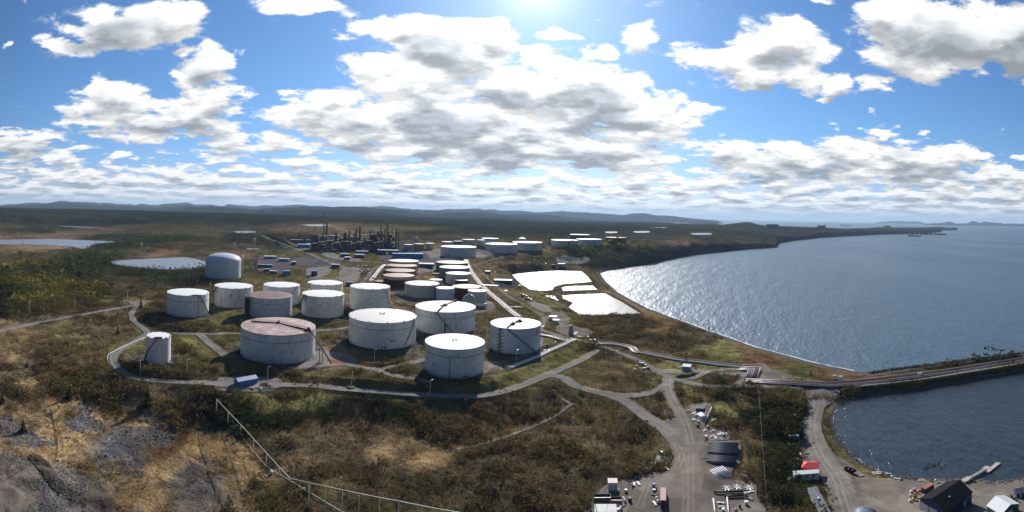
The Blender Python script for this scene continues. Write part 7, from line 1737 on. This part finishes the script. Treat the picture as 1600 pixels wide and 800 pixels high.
P = at_z(1429, 369.4, 0); D = math.hypot(P[0], P[1]); w = 20 / F * D; T_ = thing('tanker_ship', 'tanker moored at the jetty with a red brown hull', 'ship', P, face_yaw(P))
MB().prism([(-w/2, -12), (w*.42, -12), (w/2, 0), (w*.42, 12), (-w/2, 12)], -1, 9).build('hull', M_R2, T_); MB().box((-w * .38, 0, 18), (w * .1, 18, 20)).build('deckhouse', M_WHITE, T_)
for x in (-.05, .12, .3): MB().tube([(w * x, 0, 8), (w * x, 0, 34)], 1.6, 5).build('crane_mast', M_R2, T_)
for x, lb in ((1352, 'left'), (1463, 'right')):
    P = at_z(x, 367.2, 0); D = math.hypot(P[0], P[1]); T_ = thing('work_boat', 'small dark work boat near the ' + lb + ' end of the jetty', 'boat', P, face_yaw(P), 'work boats at the jetty'); MB().prism([(-30, -8), (25, -8), (34, 0), (25, 8), (-30, 8)], -1, 5).build('hull', M_R1, T_); MB().box((-8, 0, 9), (14, 9, 9)).build('wheelhouse', M_WHITE, T_)
# ---- trees one can tell apart
def spruce(label, P, h, wdt, col, seed, group='single spruces', name='spruce_tree', k=520):
    T_ = thing(name, label, 'tree', P, 0, group); r = np.random.default_rng(seed)
    MB().tube([(0, 0, -.5), (0, 0, h * .5), (0, 0, h * .97)], .035 * h * .6, 6).build('trunk', M_WOODP, T_)
    t = r.uniform(0, 1, k) ** 1.35; lay_ = np.floor(t * 9) / 9; rad = (1 - t) * wdt * (.55 + .45 * (1 - (t - lay_) * 9)) * np.sqrt(r.uniform(.1, 1, k)); a = r.uniform(0, 2 * np.pi, k)
    C_ = np.stack([rad * np.cos(a), rad * np.sin(a), h * (.06 + .94 * t) - rad * .25], -1)[:, None]; v = r.normal(0, 1, (k, 3, 3)); v[..., 2] *= .5; v /= np.linalg.norm(v, axis=2, keepdims=True)
    leaf_mesh('crown', C_ + v * (.11 * h * (1 - .6 * t))[:, None, None] * .8, np.array(col) * r.uniform(.6, 1.4, (k, 1)), T_); return T_
dk = (.022,.030,.016)
SPR = [(230,634,604,2.6,'widest dark spruce on the near left slope'),(107,622,603,2.0,'dark spruce left of the widest one'),(42,574,563,1.4,'small dark spruce near the left edge'),(3,630,612,2.0,'spruce cut by the left edge'),(184,521,509,1.7,'dark spruce standing left of the road loop'),(220,481,467,2.0,'black spruce at the bend of the left road'),(36,676,655,2.2,'spruce above the grey scree'),(184,493,486,1.4,'small spruce between the road and the loop'),(300,648,630,2.2,'spruce at the foot of the rocky bank')]
for i, (x, yb, yt, w_, lb) in enumerate(SPR): P = on(x, yb); h = zh(x, yt, P); spruce(lb, P, h, h * .36, dk, 50 + i)
for i, (x, yb, yt, lb) in enumerate([(1055,494,485,'dark tree highest on the beach crest'),(1063,498,490,'second dark tree down the beach crest'),(1091,509,500,'third dark tree down the beach crest'),(1100,513,505,'fourth dark tree down the beach crest'),(1108,517,509,'lowest dark tree of the beach crest'),(1267,586,578,'lone dark bush on the beach grass beside the causeway')]):
    P = on(x, yb); h = max(2.5, zh(x, yt, P)); spruce(lb, P, h, h * .62, dk, 70 + i, 'dark trees on the beach crest', 'shore_tree', 380)
for i, (x, yb, yt, lb) in enumerate([(587,652,634,'rounded green shrub on the dark bank below the road'),(357,800,772,'green shrub at the bottom edge beside the fence'),(610,496,485,'green bush behind the dull roofed tank')]):
    P = on(x, yb); h = zh(x, yt, P); spruce(lb, P, h, h * .75, (.05,.065,.022), 80 + i, 'green shrubs', 'green_shrub', 420)
